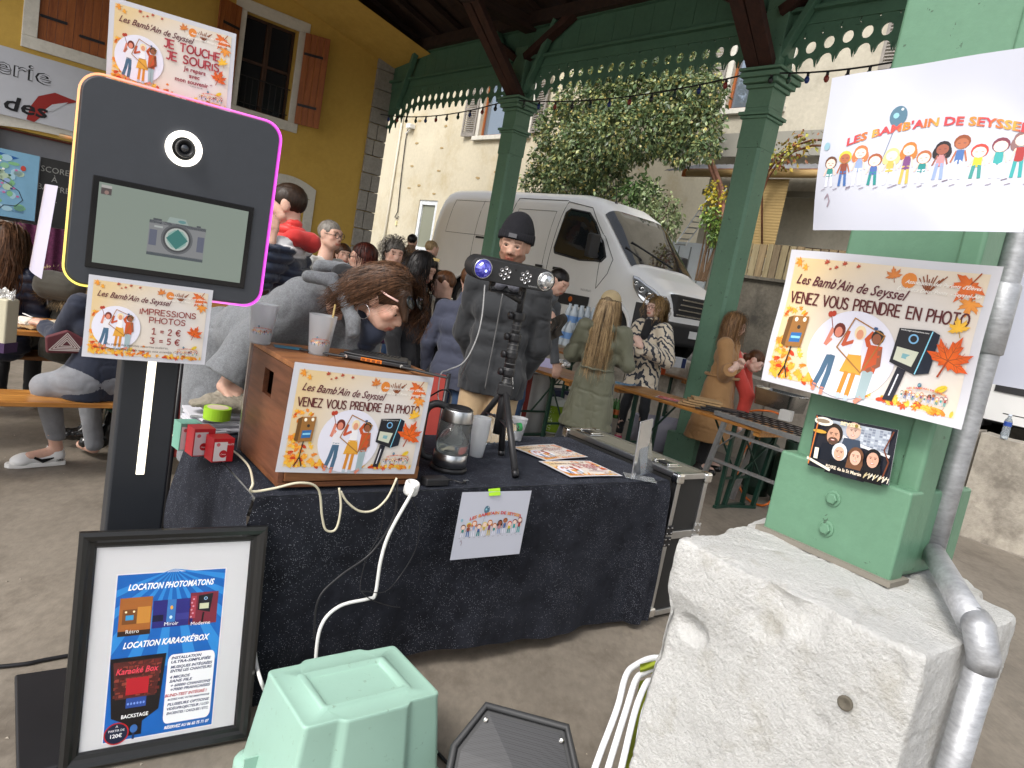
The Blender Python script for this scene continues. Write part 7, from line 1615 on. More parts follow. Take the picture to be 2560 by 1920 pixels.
# ------------------------------------------------------------ cables
def spline(pts,n=6):
    out=[];P=[np.array(p,float)for p in pts]
    for k in range(len(P)-1):
        p0,p1,p2,p3=P[max(0,k-1)],P[k],P[k+1],P[min(len(P)-1,k+2)]
        for j in range(n):t_=j/n;out.append(.5*((2*p1)+(-p0+p2)*t_+(2*p0-5*p1+4*p2-p3)*t_**2+(-p0+3*p1-3*p2+p3)*t_**3))
    out.append(P[-1]);return out
FP0,FPn=T_(0,-.055,0),tn
def on_front(x,y,off=0.):return PL(x,y,FP0-tn*off,FPn)
def cable(name,label,pts,r,mt,base=None):
    t=thing(name,label,'cable',base if base is not None else pts[0]);m_=MB();m_.tube(spline(pts),r,8);m_.build('cable_run',mt,t,smooth=True,world=True);return t
CREAMC=M('cream_cable','#cfc8b0',.45,var=.03);WHC=M('white_cable',(.75,.75,.73),.4)
cable('thin_cable','cream cable looping in front of the wooden box down over the table edge',[G(428,1088,.76),G(500,1100,.76),G(570,1120,.77),G(618,1160,.765),on_front(632,1205,.02),on_front(628,1228,.03),on_front(680,1222,.04),on_front(750,1207,.05),on_front(795,1222,.04),on_front(805,1290,.03),on_front(815,1325,.03),on_front(840,1322,.03),on_front(852,1270,.03),on_front(848,1220,.03)],.0038,CREAMC)
cable('thin_cable','cream cable hanging in a shallow loop below the right half of the box',[on_front(852,1228,.03),on_front(868,1255,.03),on_front(900,1278,.03),on_front(935,1275,.03),on_front(968,1245,.03),on_front(992,1195,.03)],.0038,CREAMC)
cable('power_cable','thick white power cable running down the cloth and behind the mint tub',[on_front(1036,1218,.05),on_front(1028,1235,.045),on_front(975,1330,.04),on_front(952,1400,.04),on_front(938,1485,.04),on_front(920,1497,.04),on_front(850,1515,.04),on_front(805,1560,.05),on_front(790,1640,.06),on_front(792,1760,.07),G(800,1850,.01)],.0062,WHC)
cable('thin_black_cable','black cable curving across the front of the cloth left of the white cable',[on_front(993,1200,.03),on_front(985,1290,.03),on_front(930,1380,.03),on_front(850,1440,.03),on_front(795,1500,.04),on_front(785,1600,.05)],.0035,BLACKM)
cable('thin_black_cable','very thin black wire dangling with a knot over the cloth',[on_front(1020,1225,.03),on_front(1048,1300,.03),on_front(1040,1370,.03),on_front(1000,1440,.03),on_front(960,1480,.05),on_front(905,1478,.05),on_front(930,1500,.05),on_front(975,1515,.04),on_front(1000,1518,.04)],.0016,BLACKM)
cable('thin_black_cable','thin wire hanging left of the thick white cable',[on_front(965,1250,.03),on_front(950,1330,.03),on_front(915,1400,.03),on_front(900,1470,.04),on_front(915,1480,.05)],.0015,BLACKM)
cable('floor_cable','black cable lying on the floor left of the framed poster',[G(-60,1672,.008),G(60,1660,.008),G(110,1650,.008),G(200,1635,.008),G(330,1625,.01)],.007,BLACKM)
cable('floor_cable','short black cable between mint tub and stage speaker',[G(1060,1830,.008),G(1085,1870,.008),G(1120,1910,.008),G(1160,1960,.01)],.006,BLACKM)
cable('white_cable','white cable hanging beside the framed poster at the cloth edge',[D(640,1560,2.32),D(638,1640,2.3),D(655,1710,2.22),G(680,1760,.01)],.006,WHC)

# ------------------------------------------------------------ things on the table
def tq(x,y):return G(x,y,.752)
# power adapter socket
q=on_front(1030,1215,.02);ad_=thing('round_socket','white round plug socket hanging at the table edge under the box poster','plug',q)
m_=MB();ax_=norm(-tn*.75+Z_*.6);m_.lathe([(.0,-.03),(.023,-.03),(.026,-.024),(.026,.012),(.022,.016),(.018,.016),(.018,.004),(.0,.004)],28,q,ax=norm(Z_-.2*tn));m_.build('socket_body',WHITE,ad_,smooth=True,world=True)
# black power brick
q=tq(1085,1212);br_=thing('power_brick','small black power brick lying beside the kettle at the table edge','adapter',q,TA);m_=MB();m_.box((0,.0,.016),(.10,.05,.03));m_.build('brick',BLACK,br_,bevel=.006);m_=MB();m_.tube(spline([(.05,0,.015),(.09,.02,.01),(.12,-.01,.008),(.15,.01,.006)]),.003,6);m_.build('lead',BLACKM,br_,smooth=True);m_=MB();m_.box((.15,.01,.008),(.025,.008,.005));m_.build('usb_plug',CHROME,br_)
# kettle
q=tq(1120,1172);KH=.235;kt=thing('glass_kettle','glass electric kettle with steel bands and big black handle, a third full of water','kettle',q);kt.scale=(1.12,1.12,1.17)
def L_(prof,mt,nm,sm=True,ax=None):m_=MB();m_.lathe(prof,36,(0,0,0));return m_.build(nm,mt,kt,smooth=sm)
L_([(.001,0),(.068,0),(.070,.008),(.066,.014),(.001,.014)],BLACK,'kettle_base',False);L_([(.0595,.016),(.063,.018),(.063,.062),(.060,.064),(.058,.016)],ALU,'steel_band')
m_=MB();m_.lathe([(.0605,.064),(.062,.09),(.0585,.175),(.0565,.175),(.060,.09),(.0585,.064)],36,cap=(False,False));m_.build('glass_body',M('kettle_glass',(.93,.96,.97),.03,trans=.95,ior=1.2),kt,smooth=True)
L_([(.001,.066),(.057,.066),(.0585,.092),(.0575,.105),(.001,.106)],M('water',(.80,.84,.80),.03,trans=.9,ior=1.2),'water')
L_([(.0590,.175),(.0600,.178),(.0565,.215),(.053,.222),(.0525,.2),(.054,.176)],ALU,'steel_collar');L_([(.001,.214),(.040,.216),(.045,.226),(.049,.223),(.050,.214),(.05,.205)],BLACK,'lid')
m_=MB();m_.tube(spline([V(*(x*norm(V(-1,-.35,0))[:2]),z)for x,z in((.045,.222),(.085,.228),(.115,.205),(.120,.15),(.118,.08),(.105,.045),(.070,.035))]),[.013]*36+[.012],10);m_.build('handle',BLACK,kt,smooth=True)
m_=MB();m_.tube(spline([(.03,.01,.2),(.0,-.01,.14),(-.03,-.01,.105)]),.006,6);m_.build('infuser_rod',CHROME,kt,smooth=True)
# stack of frosted cups, jug, glass
q=tq(1190,1140);sc0=thing('cup_stack','stack of frosted plastic cups behind the kettle and tripod','cups',q)
for k in range(5):m_=MB();z0=.0+.016*k;m_.lathe([(.030,z0),(.0305,z0+.003),(.041,z0+.118),(.040,z0+.118),(.029,z0+.004)],26,cap=(True,False));m_.build('nested_cup',FROST,sc0,smooth=True)
cup(1290,1100,.752,'clear plastic tumbler standing alone right of the tripod leg',prints=False,r0=.026,r1=.042,h=.12,name='plastic_tumbler')
q=tq(1215,1120)+tn*.05;jg=thing('water_jug','big clear ribbed water bottle lying behind the tripod','bottle',q)
m_=MB();rg=random.Random(3);prof=[];
for k in range(30):t_=k/29;prof.append((.075*(1-.18*(t_>.75)*((t_-.75)*4)**2)*(.96+.04*sin(k*2.2)),-.14+.28*t_))
m_.lathe([(.001,-.142)]+prof+[(.02,.16),(.02,.19),(.001,.19)],24,(0,0,.078),ax=V(.85,.5,.12));m_.build('jug_body',M('bottle_plastic',(.85,.93,1.),.05,trans=.92,ior=1.12),jg,smooth=True);m_=MB();m_.lathe([(.021,.19),(.021,.21),(.001,.21)],16,(0,0,.078),ax=V(.85,.5,.12));m_.build('cap',M('green_cap','#2f8a4a',.4),jg)
# flyers
for kind,lab,pts,sd in(('prix','price flyer lying flat on the black cloth, farther of the two',((1278,1118),(1395,1110),(1365,1153)),4),('touche','flyer lying flat on the black cloth, nearer of the two',((1346,1154),(1480,1153),(1430,1193)),5)):
    bl_,tl2,br2=[G(x,y,.756)for x,y in(pts[0],pts[1],pts[2])]
    A1,A2,A3=bl_,tl2,br2;U=norm(A2-A1);w=.33;h=.233;Wd=norm((A1-A3)-((A1-A3)@U)*U)
    t=thing('flyer',lab,'flyer',A1-Wd*h,0,'flyers on the black table');f=sheet_map(A1-Wd*h,U,Wd,lambda u,v:.0025+.002*np.sin(u*10),N=Z_);paper('sheet',t,f,w,h);p,_,_=poster_base(kind,w,h,sd);p.build('print',t,f)
# little stand-up sign holder seen almost edge on
s0,s1_=G(1577,1198,.752),G(1640,1168,.752);ah=thing('sign_holder','small clear stand with an autumn flyer, nearly edge on at the table end','sign holder',s0)
up_=norm(V(0,0,1)+.05*tn);U=norm(s1_-s0);f=sheet_map(s0,U,up_);w=.19;h=.275
m_=MB();m_.add([f(np.array([a_]),np.array([b_]),np.array([c_]))[0]for a_,b_,c_ in((0,0,.003),(w,0,.003),(w,h,.003),(0,h,.003),(0,0,.005),(w,0,.005),(w,h,.005),(0,h,.005))],[(0,1,2,3),(7,6,5,4),(0,4,5,1),(2,6,7,3),(1,5,6,2),(0,3,7,4)]);m_.build('clear_front',CLEARP,ah,world=True)
paper('sheet',ah,f,w,h,PAPER,2,2);p=Print();bg_autumn(p,w,h,None);p.up();rg=random.Random(5)
for k in range(40):p.leaf(rg.uniform(.01,w-.01),rg.choice([rg.uniform(.01,.05),rg.uniform(h-.04,h-.01)]),.008,rg.choice(OR),rg.uniform(0,6))
p.build('print',ah,f)
U2=norm(tn*.3+td*.9+.0*Z_);m_=MB();m_.box((0,0,0),(.15,.09,.003));o=m_.build('clear_foot',CLEARP,ah,bevel=.001);o.location=(.05,.05,.003);m_=MB();q0=s0+td*.09+tn*.02;m_.add([q0,q0+U*w,q0+U*w+Z_*.20-td*.07,q0+Z_*.20-td*.07],[(0,1,2,3)]);m_.build('clear_back',CLEARP,ah,world=True)
# drawn sheet taped on the cloth front
a,b_,c_=on_front(1155,1230,.012),on_front(1328,1226,.012),on_front(1140,1396,.012);U=norm(b_-a);Wd=norm(a-c_-((a-c_)@U)*U);w=np.linalg.norm(b_-a);h=np.linalg.norm(a-c_)
t=thing('table_sign','laminated sheet with drawn children hanging on the front of the black cloth','poster',c_);f=sheet_map(a-Wd*h,U,Wd,lambda u,v:.003+.004*(1-v/h));paper('sheet',t,f,w,h,LAM);p=Print();p.layer=2;kids(p,w*.5,h*.34,w*.88);p.build('print',t,f,mat=GLOSSP)
tp=thing('tape_strip','lime green tape strip holding the sheet to the table edge','tape',a);f2=sheet_map(on_front(1222,1240,.02),U,Wd);m_=MB();m_.add([f2(np.array([x]),np.array([y]),np.array([.001+(.01 if y>.015 else 0)*0]))[0]+(tn*.012 if y>.02 else 0)for x,y in((0,0),(.055,.002),(.055,.028),(0,.024))],[(0,1,2,3)]);m_.build('tape',M('lime_tape','#9fcf2c',.5),tp,world=True)
# tea boxes, tape roll, gloves, papers by the box
for i,(x,y,c1,lab,hh)in enumerate(((470,1128,'#7fb8a4','pale green tea carton behind the two red ones',.10),(500,1138,'#c9343a','left red and white tea carton beside the wooden box',.10),(545,1148,'#c02028','right red and white tea carton with round fruit logo',.085))):
    q=tq(x,y)+tn*(.07-.035*i)*.6;bxx=thing('tea_box',lab,'carton',q,TA+.15,'tea cartons left of the wooden box');W_=.075
    m_=MB();m_.box((0,0,hh/2),(W_,.065,hh));m_.build('carton',M('carton_%d'%i,c1,.4,var=.05),bxx,bevel=.001)
    p=Print();p.rect(-.034,.004,.012,hh-.012,'#e6dede');p.up().ell(.0,hh*.35,.014,.014,'#c02028',16).ell(-.02,hh*.75,.007,.007,'#d86a70',8);p.up().text('Classic',0,hh*.31,.005,'#ffffff',align='c',shear=.2).text('FRUITS',.022,hh*.72,.006,'#ffffff',align='c')
    m2=mwof(bxx);f=lambda u,v,hh_:np.array([np.array(m2@Vector((a_,-.0335-c_*1.,b_)))[:3]for a_,b_,c_ in zip(u,v,np.broadcast_to(hh_,u.shape))]);p.build('carton_print',bxx,f)
q=tq(535,1100)+Z_*.085;tr2=thing('tape_roll','roll of lime green tape lying on the tea cartons','tape',q);m_=MB();m_.lathe([(.038,0),(.050,0),(.050,.045),(.038,.045)],32);m_.build('tape_coil',M('lime_tape','#9fcf2c',.5),tr2);m_=MB();m_.lathe([(.036,.0),(.0385,-.001),(.0385,.046),(.036,.046)],32);m_.build('cardboard_core',M('core','#c9b8a4',.8),tr2)
# knitted gloves
gq=tq(568,1082)+V(0,0,.115);gv=thing('knit_gloves','pair of grey beige knitted gloves lying on papers left of the box','gloves',gq)
WOOL=M('grey_wool','#8f887a',.95,var=.12,vs=30,bump=1.,bs=140,bd=.004)
for k_,(o_,dd_)in enumerate(((V(0,0,0),V(-.9,-.35,.05)),(V(.03,.04,.022),V(-.95,.05,.0)))):
    d=norm(dd_);sdv=norm(np.cross(d,Z_));Pq=[cap(gq+o_+d*.0,gq+o_+d*.08,.030,.034),cap(gq+o_+sdv*.025,gq+o_+sdv*.025+d*.08,.022,.02),cap(gq+o_+d*-.07,gq+o_,.027,.028)]
    for j in range(4):a0=gq+o_+d*.08+sdv*(.03-.02*j);Pq.append(cap(a0,a0+d*(.055+.01*(j in(1,2)))-Z_*.012,.0115,.0095))
    Pq.append(cap(gq+o_+d*.03-sdv*.02,gq+o_+d*.06-sdv*.055,.0125,.010));smooth_obj('glove',Pq,WOOL,gv,res=.005,k=.006,disp=lambda v:.0012*np.sin(v[:,2]*900+v[:,0]*300),world=True)
sup=thing('paper_stack','loose stack of white papers under the knitted gloves','papers',tq(520,1075));rg=random.Random(2)
for k in range(7):
    m_=MB();a_=rg.uniform(-.25,.25);m_.box((rg.uniform(-.01,.01),.04+rg.uniform(-.01,.01),.006+.0105*k),(.20,.16,.009),rot('Z',TA+a_));m_.build('paper',PAPER,sup,bevel=.001,bseg=1)
# ------------------------------------------------------------ tripod with light bar
th_=D(1272,985,2.98);feet=[tq(1288,1196),tq(1168,1092),tq(1252,1142)];hub=V(*(sum(feet)/3)[:2],1.075);top=D(1262,735,3.02);
td_s=thing('light_stand','black tripod stand with clamps holding the light bar on the table','tripod',V(*hub[:2],.752))
hx,hy=hub[:2];topz=1.50
for k,f_ in enumerate(feet):
    f3=V(f_[0],f_[1],.76);m_=MB();m_.tube([hub+(f3-hub)*.05,hub+(f3-hub)*.95],.015,10);lg=m_.build('leg',BLACK,td_s,smooth=True,world=True)
    m_=MB();m_.tube([hub+(f3-hub)*.93,f3],.0155,10);m_.build('rubber_foot',BLACKM,lg,smooth=True,world=True)
    m_=MB();mid=hub+(f3-hub)*.48;m_.beam(V(hx,hy,.93),mid,.018,.006);m_.build('spreader_arm',BLACKM,td_s,world=True)
def seg(z0,z1,r_,nm='tube_section',mt=BLACK):m_=MB();m_.tube([V(hx,hy,z0),V(hx,hy,z1)],r_,16);return m_.build(nm,mt,td_s,smooth=True,world=True)
seg(.86,1.16,.021);seg(1.14,1.30,.0235);seg(1.28,1.42,.0185);seg(1.40,1.535,.0145)
for z0 in np.arange(1.10,1.40,.022):seg(z0,z0+.004,.0225 if z0<1.14 else .0248 if z0<1.29 else .0197,'ring_mark',M('ring_grey',(.10,.10,.10),.4))
m_=MB();m_.box((0,0,0),(.068,.068,.05));o=m_.build('hub',BLACK,td_s,bevel=.006);o.location=(0,0,1.07-.752)
for z0 in(1.15,1.23,1.31,1.405):
    m_=MB();m_.lathe([(.026,-.018),(.029,-.01),(.029,.01),(.026,.018)],16,V(hx,hy,z0));cl2=m_.build('clamp_collar',BLACK,td_s,world=True);m_=MB();kd=norm(V(-.85,-.5,0));m_.tube([V(hx,hy,z0)+kd*.02,V(hx,hy,z0)+kd*.034],.006,8);m_.lathe([(.016,0),(.018,.006),(.016,.014)],14,V(hx,hy,z0)+kd*.034,ax=kd);m_.build('clamp_knob',BLACKM,cl2,smooth=True,world=True)
b0,b1=D(1192,668,2.92),D(1375,705,3.10);bc_=(b0+b1)/2;bdir=norm(b1-b0);bdir=norm(V(bdir[0],bdir[1],bdir[2]));bfr=norm(np.cross(bdir,Z_));bfr=bfr if bfr@(-bc_*V(1,1,0))>0 else-bfr;bup=np.cross(bfr,bdir);bup=bup if bup[2]>0 else-bup
bfr=norm(bfr-.12*bup);bup=norm(bup-(bup@bfr)*bfr);BLn=.315
lb=thing('disco_light_bar','black party light bar with two faceted domes and two clusters of led lenses','stage light',bc_)
def stad(L,r,n=10):return[(L/2*s_+r*cos(a),r*sin(a))for s_,a0 in((1,-pi/2),(-1,pi/2))for a in np.linspace(a0,a0+pi,n)]
PLb=dict(O=bc_,U=bdir,W=bup,N=bfr);m_=MB();m_.prism(stad(BLn,.048),-.075,.0,**PLb);m_.build('housing',BLACK,lb,bevel=.004,world=True)
m_=MB();m_.prism(stad(BLn,.045),.0,.006,**PLb);m_.build('face_plate',SPK,lb,bevel=.002,world=True)
for sg,mt in((-1,M('blue_dome',(.22,.22,.75),.08,metal=.75,emit=(.03,.03,.8),es=.10)),(1,M('mirror_dome',(.7,.72,.74),.06,metal=.8))):
    m_=MB();c_=bc_+bdir*sg*(BLn/2-.004)+bfr*.006;r_=.037;prof_=[(r_*cos(a),r_*.85*sin(a))for a in np.linspace(0,pi/2-.08,7)];m_.lathe(prof_,12,c_,ax=bfr);dm=m_.build('faceted_dome',mt,lb,world=True)
    if sg<0:m_=MB();m_.lathe([(.005,0),(.003,.003),(.0003,.004)],10,c_+bfr*r_*.83-bup*.004,ax=bfr);m_.build('lit_led',M('led_blue_white',(.8,.85,1),.3,emit=(.45,.6,1.),es=3.),dm,world=True)
    m_=MB();m_.tube([c_+r_*1.06*(bdir*cos(a)+bup*sin(a))for a in np.linspace(0,2*pi,25)],.003,6,caps=False);m_.build('dome_ring',CHROME,lb,smooth=True,world=True)
lensm=M('led_lens',(.6,.6,.62),.12,metal=.8);
for cx in(-.050,.052):
    for k in range(7):
        a=k*pi/3+.5;dx,dy=(0,0)if k==6 else(.021*cos(a),.021*sin(a));c_=bc_+bdir*(cx+dx)+bup*dy+bfr*.006;m_=MB();m_.lathe([(.0078,0),(.0078,.004),(.0066,.004),(.003,.0005)],14,c_,ax=bfr);ld=m_.build('led_lens',lensm,lb,smooth=False,world=True)
        m_=MB();m_.lathe([(.0028,.0015),(.0005,.003)],8,c_,ax=bfr);m_.build('led_chip',BLACKM,ld,world=True)
m_=MB();m_.lathe([(.004,0),(.003,.002)],10,bc_+bdir*.0+bup*.022+bfr*.006,ax=bfr);m_.build('sensor',BLACKM,lb,world=True)
p=Print();p.text('lightmaXX',0,0,.006,'#c8c8c8',w=.045);p.build('lettering',lb,sheet_map(bc_+bdir*.075-bup*.036+bfr*.0065,bdir,bup))
m_=MB();bb0,bb1=bc_-bdir*.075-bup*.05-bfr*.035,bc_+bdir*.075-bup*.05-bfr*.035;dn_=-bup*.038;m_.tube([bb0+bup*.03,bb0+dn_,bb1+dn_,bb1+bup*.03],.005,6);m_.tube([bb0-bfr*.02+bup*.03,bb0+dn_-bfr*.02,bb1+dn_-bfr*.02,bb1+bup*.03-bfr*.02],.005,6);m_.build('mount_bracket',BLACKM,lb,world=True)
for q in(bb0,bb1):m_=MB();m_.lathe([(.012,-.01),(.013,0),(.012,.01)],12,q-bup*.005,ax=bdir);m_.build('bracket_knob',BLACK,lb,world=True)
tpz=(bb0+bb1)/2+dn_;m_=MB();m_.tube([V(hx,hy,1.47),tpz],.010,12);m_.build('spigot',BLACK,td_s,smooth=True,world=True)
cable('light_cable','thin grey cable hanging from the light bar to behind the kettle',[D(1212,712,2.95),D(1205,790,2.95),D(1190,850,2.95),D(1160,905,2.95),D(1120,925,2.95),D(1102,935,2.93),D(1095,985,2.92),D(1100,1010,2.9)],.0028,M('grey_cable',(.35,.35,.35),.5))
cable('thin_black_cable','black lead looping up behind the kettle lid',[G(1060,1000,1.0),D(1105,975,2.88),D(1125,985,2.9),D(1118,1020,2.9)],.0035,BLACKM)
# red folding chairs behind the table (only their backs show)
for(x0,y0,x1,y1,x2,y2,d,lab)in((455,905,545,880,432,1085,3.3,'red canvas chair back behind the booth post, left of the grey coat'),(1020,925,1105,945,1085,1075,3.55,'red canvas chair back between wooden box and kettle')):
    A0,A1,A2=D(x0,y0,d),D(x1+60,y1,d+.1),D(x2,y2,d-.05);t=thing('canvas_chair',lab,'chair',A2*V(1,1,0));wv=norm((A1-A0)*V(1,1,0));h_=.46
    top_c=V(A0[0],A0[1],A0[2]);m_=MB();w__=.46 if x0>900 else .42;off_=-.25 if x0>900 else 0
    m_.grid(lambda u,v:top_c+wv*(off_+w__*u)+Z_*(-h_*v)+tn*.02*sin(u*pi),10,8);m_.build('back_canvas',M('red_canvas','#b3473f',.75,var=.08,vs=10,bump=.4,bs=300,bd=.001),t,smooth=True,world=True)
    for u in(0,1):
        q=top_c+wv*(off_+w__*u);m_=MB();m_.tube([q+Z_*.01,V(q[0],q[1],0)],.012,8);m_.build('leg',BLACKM,t,smooth=True,world=True)
        q2=q+tn*.4;m_=MB();m_.tube([V(*q2[:2],.48),V(*q2[:2],0)],.012,8);m_.build('leg',BLACKM,t,smooth=True,world=True)
    m_=MB();m_.grid(lambda u,v:V(*top_c[:2],.47)+wv*(off_+w__*u)+tn*.4*v-Z_*.02*sin(v*pi),6,6);m_.build('seat_canvas',_mc['red_canvas'],t,smooth=True,world=True)
# ------------------------------------------------------------ people
S1,S2,S3=('skin_warm','#cda592'),('skin_tan','#c09a86'),('skin_pale','#d6b4a4')
JEAN_G=cloth('grey_denim','#6b6f74',vs=14,var=.18);JEAN_B=cloth('blue_denim','#2c4668',vs=14,var=.18);BLK=cloth('black_wool',(.012,.012,.014),var=.2);NAVY=cloth('navy_cloth',(.012,.017,.035),var=.2);DGREY=cloth('charcoal_softshell','#2c2e31',var=.12)
SHOEB=M('black_leather',(.012,.012,.012),.22,coat=.3);SHOEW=M('white_leather',(.75,.75,.74),.4);SHOEP=M('pink_canvas','#d8507a',.7,var=.08,vs=30);SHOEBR=M('brown_leather','#5a3220',.4)
HB1=hair_mat('hair_brown','#2e1c12','#6b4426');HBL=hair_mat('hair_black','#0a0808','#1a1412');HGR=hair_mat('hair_grey','#5a544e','#9a948c');HLO=hair_mat('hair_blond','#6a5238','#b79c72');HAU=hair_mat('hair_auburn','#2a100c','#5a2418');HCH=hair_mat('hair_chestnut','#2a1b13','#6b4c36')
def ribbed(P,mat,name,t,**k):return smooth_obj(name,P,mat,t,world=True,**k)

# 1. woman in the grey coat bending over the table
COAT=cloth('grey_wool_coat','#75787c',var=.20,vs=110,var2=.35,vs2=330,bump=.8,bs=380)
hd1=D(968,752,2.66);f1=norm(V(.80,-.30,-.62));hu1=norm(V(.62,-.25,.74))
J=dict(head=hd1,face=f1,headup=hu1,neck=D(868,735,2.74),shL=D(905,812,2.94),shR=D(760,752,2.84),hips=D(600,870,3.20),
         elR=D(625,872,2.92),wrR=D(556,965,2.88),elL=D(900,900,2.95),wrL=D(800,985,2.85),ft=V(.4,-.5,0),
         knL=D(640,1000,3.35)*V(1,1,0)+V(.1,.1,.52),knR=D(590,1000,3.25)*V(1,1,0)+V(-.05,0,.52),anL=D(640,1000,3.45)*V(1,1,0)+V(.12,.15,.1),anR=D(590,1000,3.35)*V(1,1,0)+V(-.05,.05,.1),hdR=norm(V(1.,.15,-.12)),hnR=V(-.2,-.6,.8),curl=.5)
def coat1(J,s,ax,sp,ch,hp):
    P=[cap(J['shL'],J['shR'],.085),cap(ch-sp*.12-ax*.08,ch-sp*.12+ax*.08,.125),cap(ch-sp*.28-ax*.07,ch-sp*.28+ax*.07,.125),cap(ch-sp*.42-ax*.08,ch-sp*.42+ax*.08,.135),cap(hp-ax*.09,hp+ax*.09,.145),cap(hp-ax*.08,V(hp[0]-.02,hp[1]+.05,.55),.15,.17,[(V(0,0,.52),V(0,0,-1))]),cap(hp+ax*.08,V(hp[0]-.02,hp[1]-.05,.55),.15,.17,[(V(0,0,.52),V(0,0,-1))])]
    P+=[cap(J['shR'],J['elR'],.096,.094),cap(J['elR'],J['wrR'],.094,.108,[(J['wrR']-norm(J['wrR']-J['elR'])*.03,norm(J['wrR']-J['elR']))]),cap(J['shL'],J['elL'],.085,.075),cap(J['elL'],J['wrL'],.075,.065)]
    return P
def collar1(J,s,ax,sp,ch,hp):
    n0=J['neck'];a=D(800,690,2.72);return[cap(D(770,690,2.70),D(830,700,2.68),.026,.026),cap(D(830,700,2.66),D(865,760,2.62),.026,.022),cap(D(865,750,2.60),D(885,830,2.60),.022,.020),cap(D(800,668,2.80),D(860,672,2.84),.03,.03),cap(D(885,800,2.60),D(870,855,2.62),.022,.014)]
def strap1(t,J,fr,s):
    m_=MB();m_.tube(spline([D(838,762,2.56),D(825,830,2.52),D(812,868,2.52),D(808,905,2.55)]),.004,6);m_.build('bag_strap',M('strap_tan','#a8905a',.5),t,smooth=True,world=True)
    r,f,u=fr;hc=J['head'];e=hc-r*0+(-f*.01)
    side=r if(r@(-hc*V(1,1,0)))>0 else-r
    c_=hc+side*.083-u*.065-f*.005;m_=MB();m_.tube([c_+.027*(f*cos(a)+u*sin(a))for a in np.linspace(0,2*pi,28)],.0016,6,caps=False);m_.build('hoop_earring',CHROME,t,smooth=True,world=True)
    c1=hc+u*.085+f*.085;m_=MB();m_.tube([hc+side*.088+u*.045+f*-.005,hc+side*.096+u*.055+f*.03,hc+side*.09+u*.07+f*.075],.0038,6);m_.build('sunglasses_arm',M('pale_pink','#d8b0a8',.3),t,smooth=True,world=True)
    for sg in(-1,1):m_=MB();q=hc+f*.088+u*.078+side*.035*sg;m_.lathe([(.001,0),(.024,.002),(.026,.004),(.024,.006),(.001,.007)],18,q,ax=norm(f*.55+u*.8));m_.build('sunglasses_lens',M('dark_lens',(.01,.012,.012),.05),t,smooth=True,world=True)
sc1=lambda J,s,ax,sp,ch,hp:[cap(D(905,745,2.72),D(935,830,2.68),.036,.04),cap(D(935,830,2.68),D(915,862,2.7),.04,.035)]
bk1=lambda J,s,ax,sp,ch,hp:[cap(D(860,690,2.80),D(900,705,2.80),.05,.05),cap(D(893,750,2.74),D(880,800,2.74),.045,.04)]
person('woman in a grey wool coat bending over the wooden box, sunglasses in her brown hair',J,S1,res=.006,female=True,smile=1.6,
       top=[dict(name='coat',P=coat1,mat=COAT,k=.03,disp=folds(.006,6,(1,1,1),4),res=.009),dict(name='coat_collar',P=collar1,mat=COAT,k=.02,disp=folds(.004,12,(1,1,1),5),res=.007),dict(name='scarf',P=sc1,mat=NAVY,k=.015,res=.008),dict(name='inner_jacket',P=bk1,mat=BLK,k=.015,res=.008)],
       bottom=[dict(name='trousers',P=trousers(),mat=JEAN_B)],shoes=dict(mat=SHOEB,h=.05),
       hair=hair(dict(shell=[((0,-.020,.034),(.084,.100,.089),[HL])]),HCH,st=[dict(n=2600,L=.19,grav=(-.55,.12,-.40),wave=.010,wl=.12,w=.0028,seed=3,spread=.03,front=.12,tmin=-.3),dict(n=1200,keep=False,L=.12,grav=(.15,.05,-1),wave=.010,wl=.12,w=.0035,seed=5,spread=.05,front=.9,ymin=-.1,tmin=.1,xmax=-.12)],prims=[cap(D(940,690,2.68),D(880,690,2.72),.045,.02),cap(D(1010,740,2.60),D(1012,800,2.60),.028,.012)]),
       extras=[strap1],face=dict(lips=(.72,.30,.30)))
def curtain(t,J,fr,s):pass

# 2. man in the black hat behind the table
hd2=D(1287,612,4.0);J,s=stand(hd2,(-.18,-1),arms='back',wide=1.04)
J['face']=norm(V(-.16,-1,-.22));J['headup']=norm(V(.02,-.25,1));J['neck']=hd2+V(.0,.05,-.17)
rt=J['rt']
for S_,sg in(('L',-1),('R',1)):J['el'+S_]=J['sh'+S_]+rt*sg*.035-V(0,0,.30)-J['ft']*.07;J['wr'+S_]=J['sh'+S_]-rt*sg*.05-V(0,0,.50)-J['ft']*.17
def zipj(t,J,fr,s):
    c=(J['shL']+J['shR'])/2;f=norm(J['ft']);m_=MB();m_.tube(spline([c+f*.118-V(0,0,.03),c+f*.122-V(0,0,.25),J['hips']+f*.135+V(0,0,.1),J['hips']+f*.14-V(0,0,.06)]),.0035,6);m_.build('zip',M('zip_grey',(.12,.12,.12),.4),t,smooth=True,world=True)
    for sg in(-1,1):m_=MB();a=J['hips']+f*.125+J['rt']*sg*.12+V(0,0,.12);m_.tube([a,a+J['rt']*sg*.035-V(0,0,.15)],.0028,5);m_.build('pocket_zip',CHROME,t,world=True)
def beanie(J,fr,s,z=.03):
    r,f,u=fr;hc=J['head'];cl=[(hc+u*.042+f*.07,norm(-u*.95+f*.28))];R=np.stack([r,f,u]).T
    return[('e',hc-f*.015*s+u*.045*s,np.array([.092,.110,.105])*s,R,cl),('e',hc-f*.02*s+u*.115*s,np.array([.062,.075,.055])*s,R,None)],[('e',hc-f*.012*s+u*.035*s,np.array([.099,.118,.09])*s,R,[(hc+u*.038+f*.07,norm(-u*.95+f*.28)),(hc+u*.083+f*.07,norm(u*.95-f*.15))])]
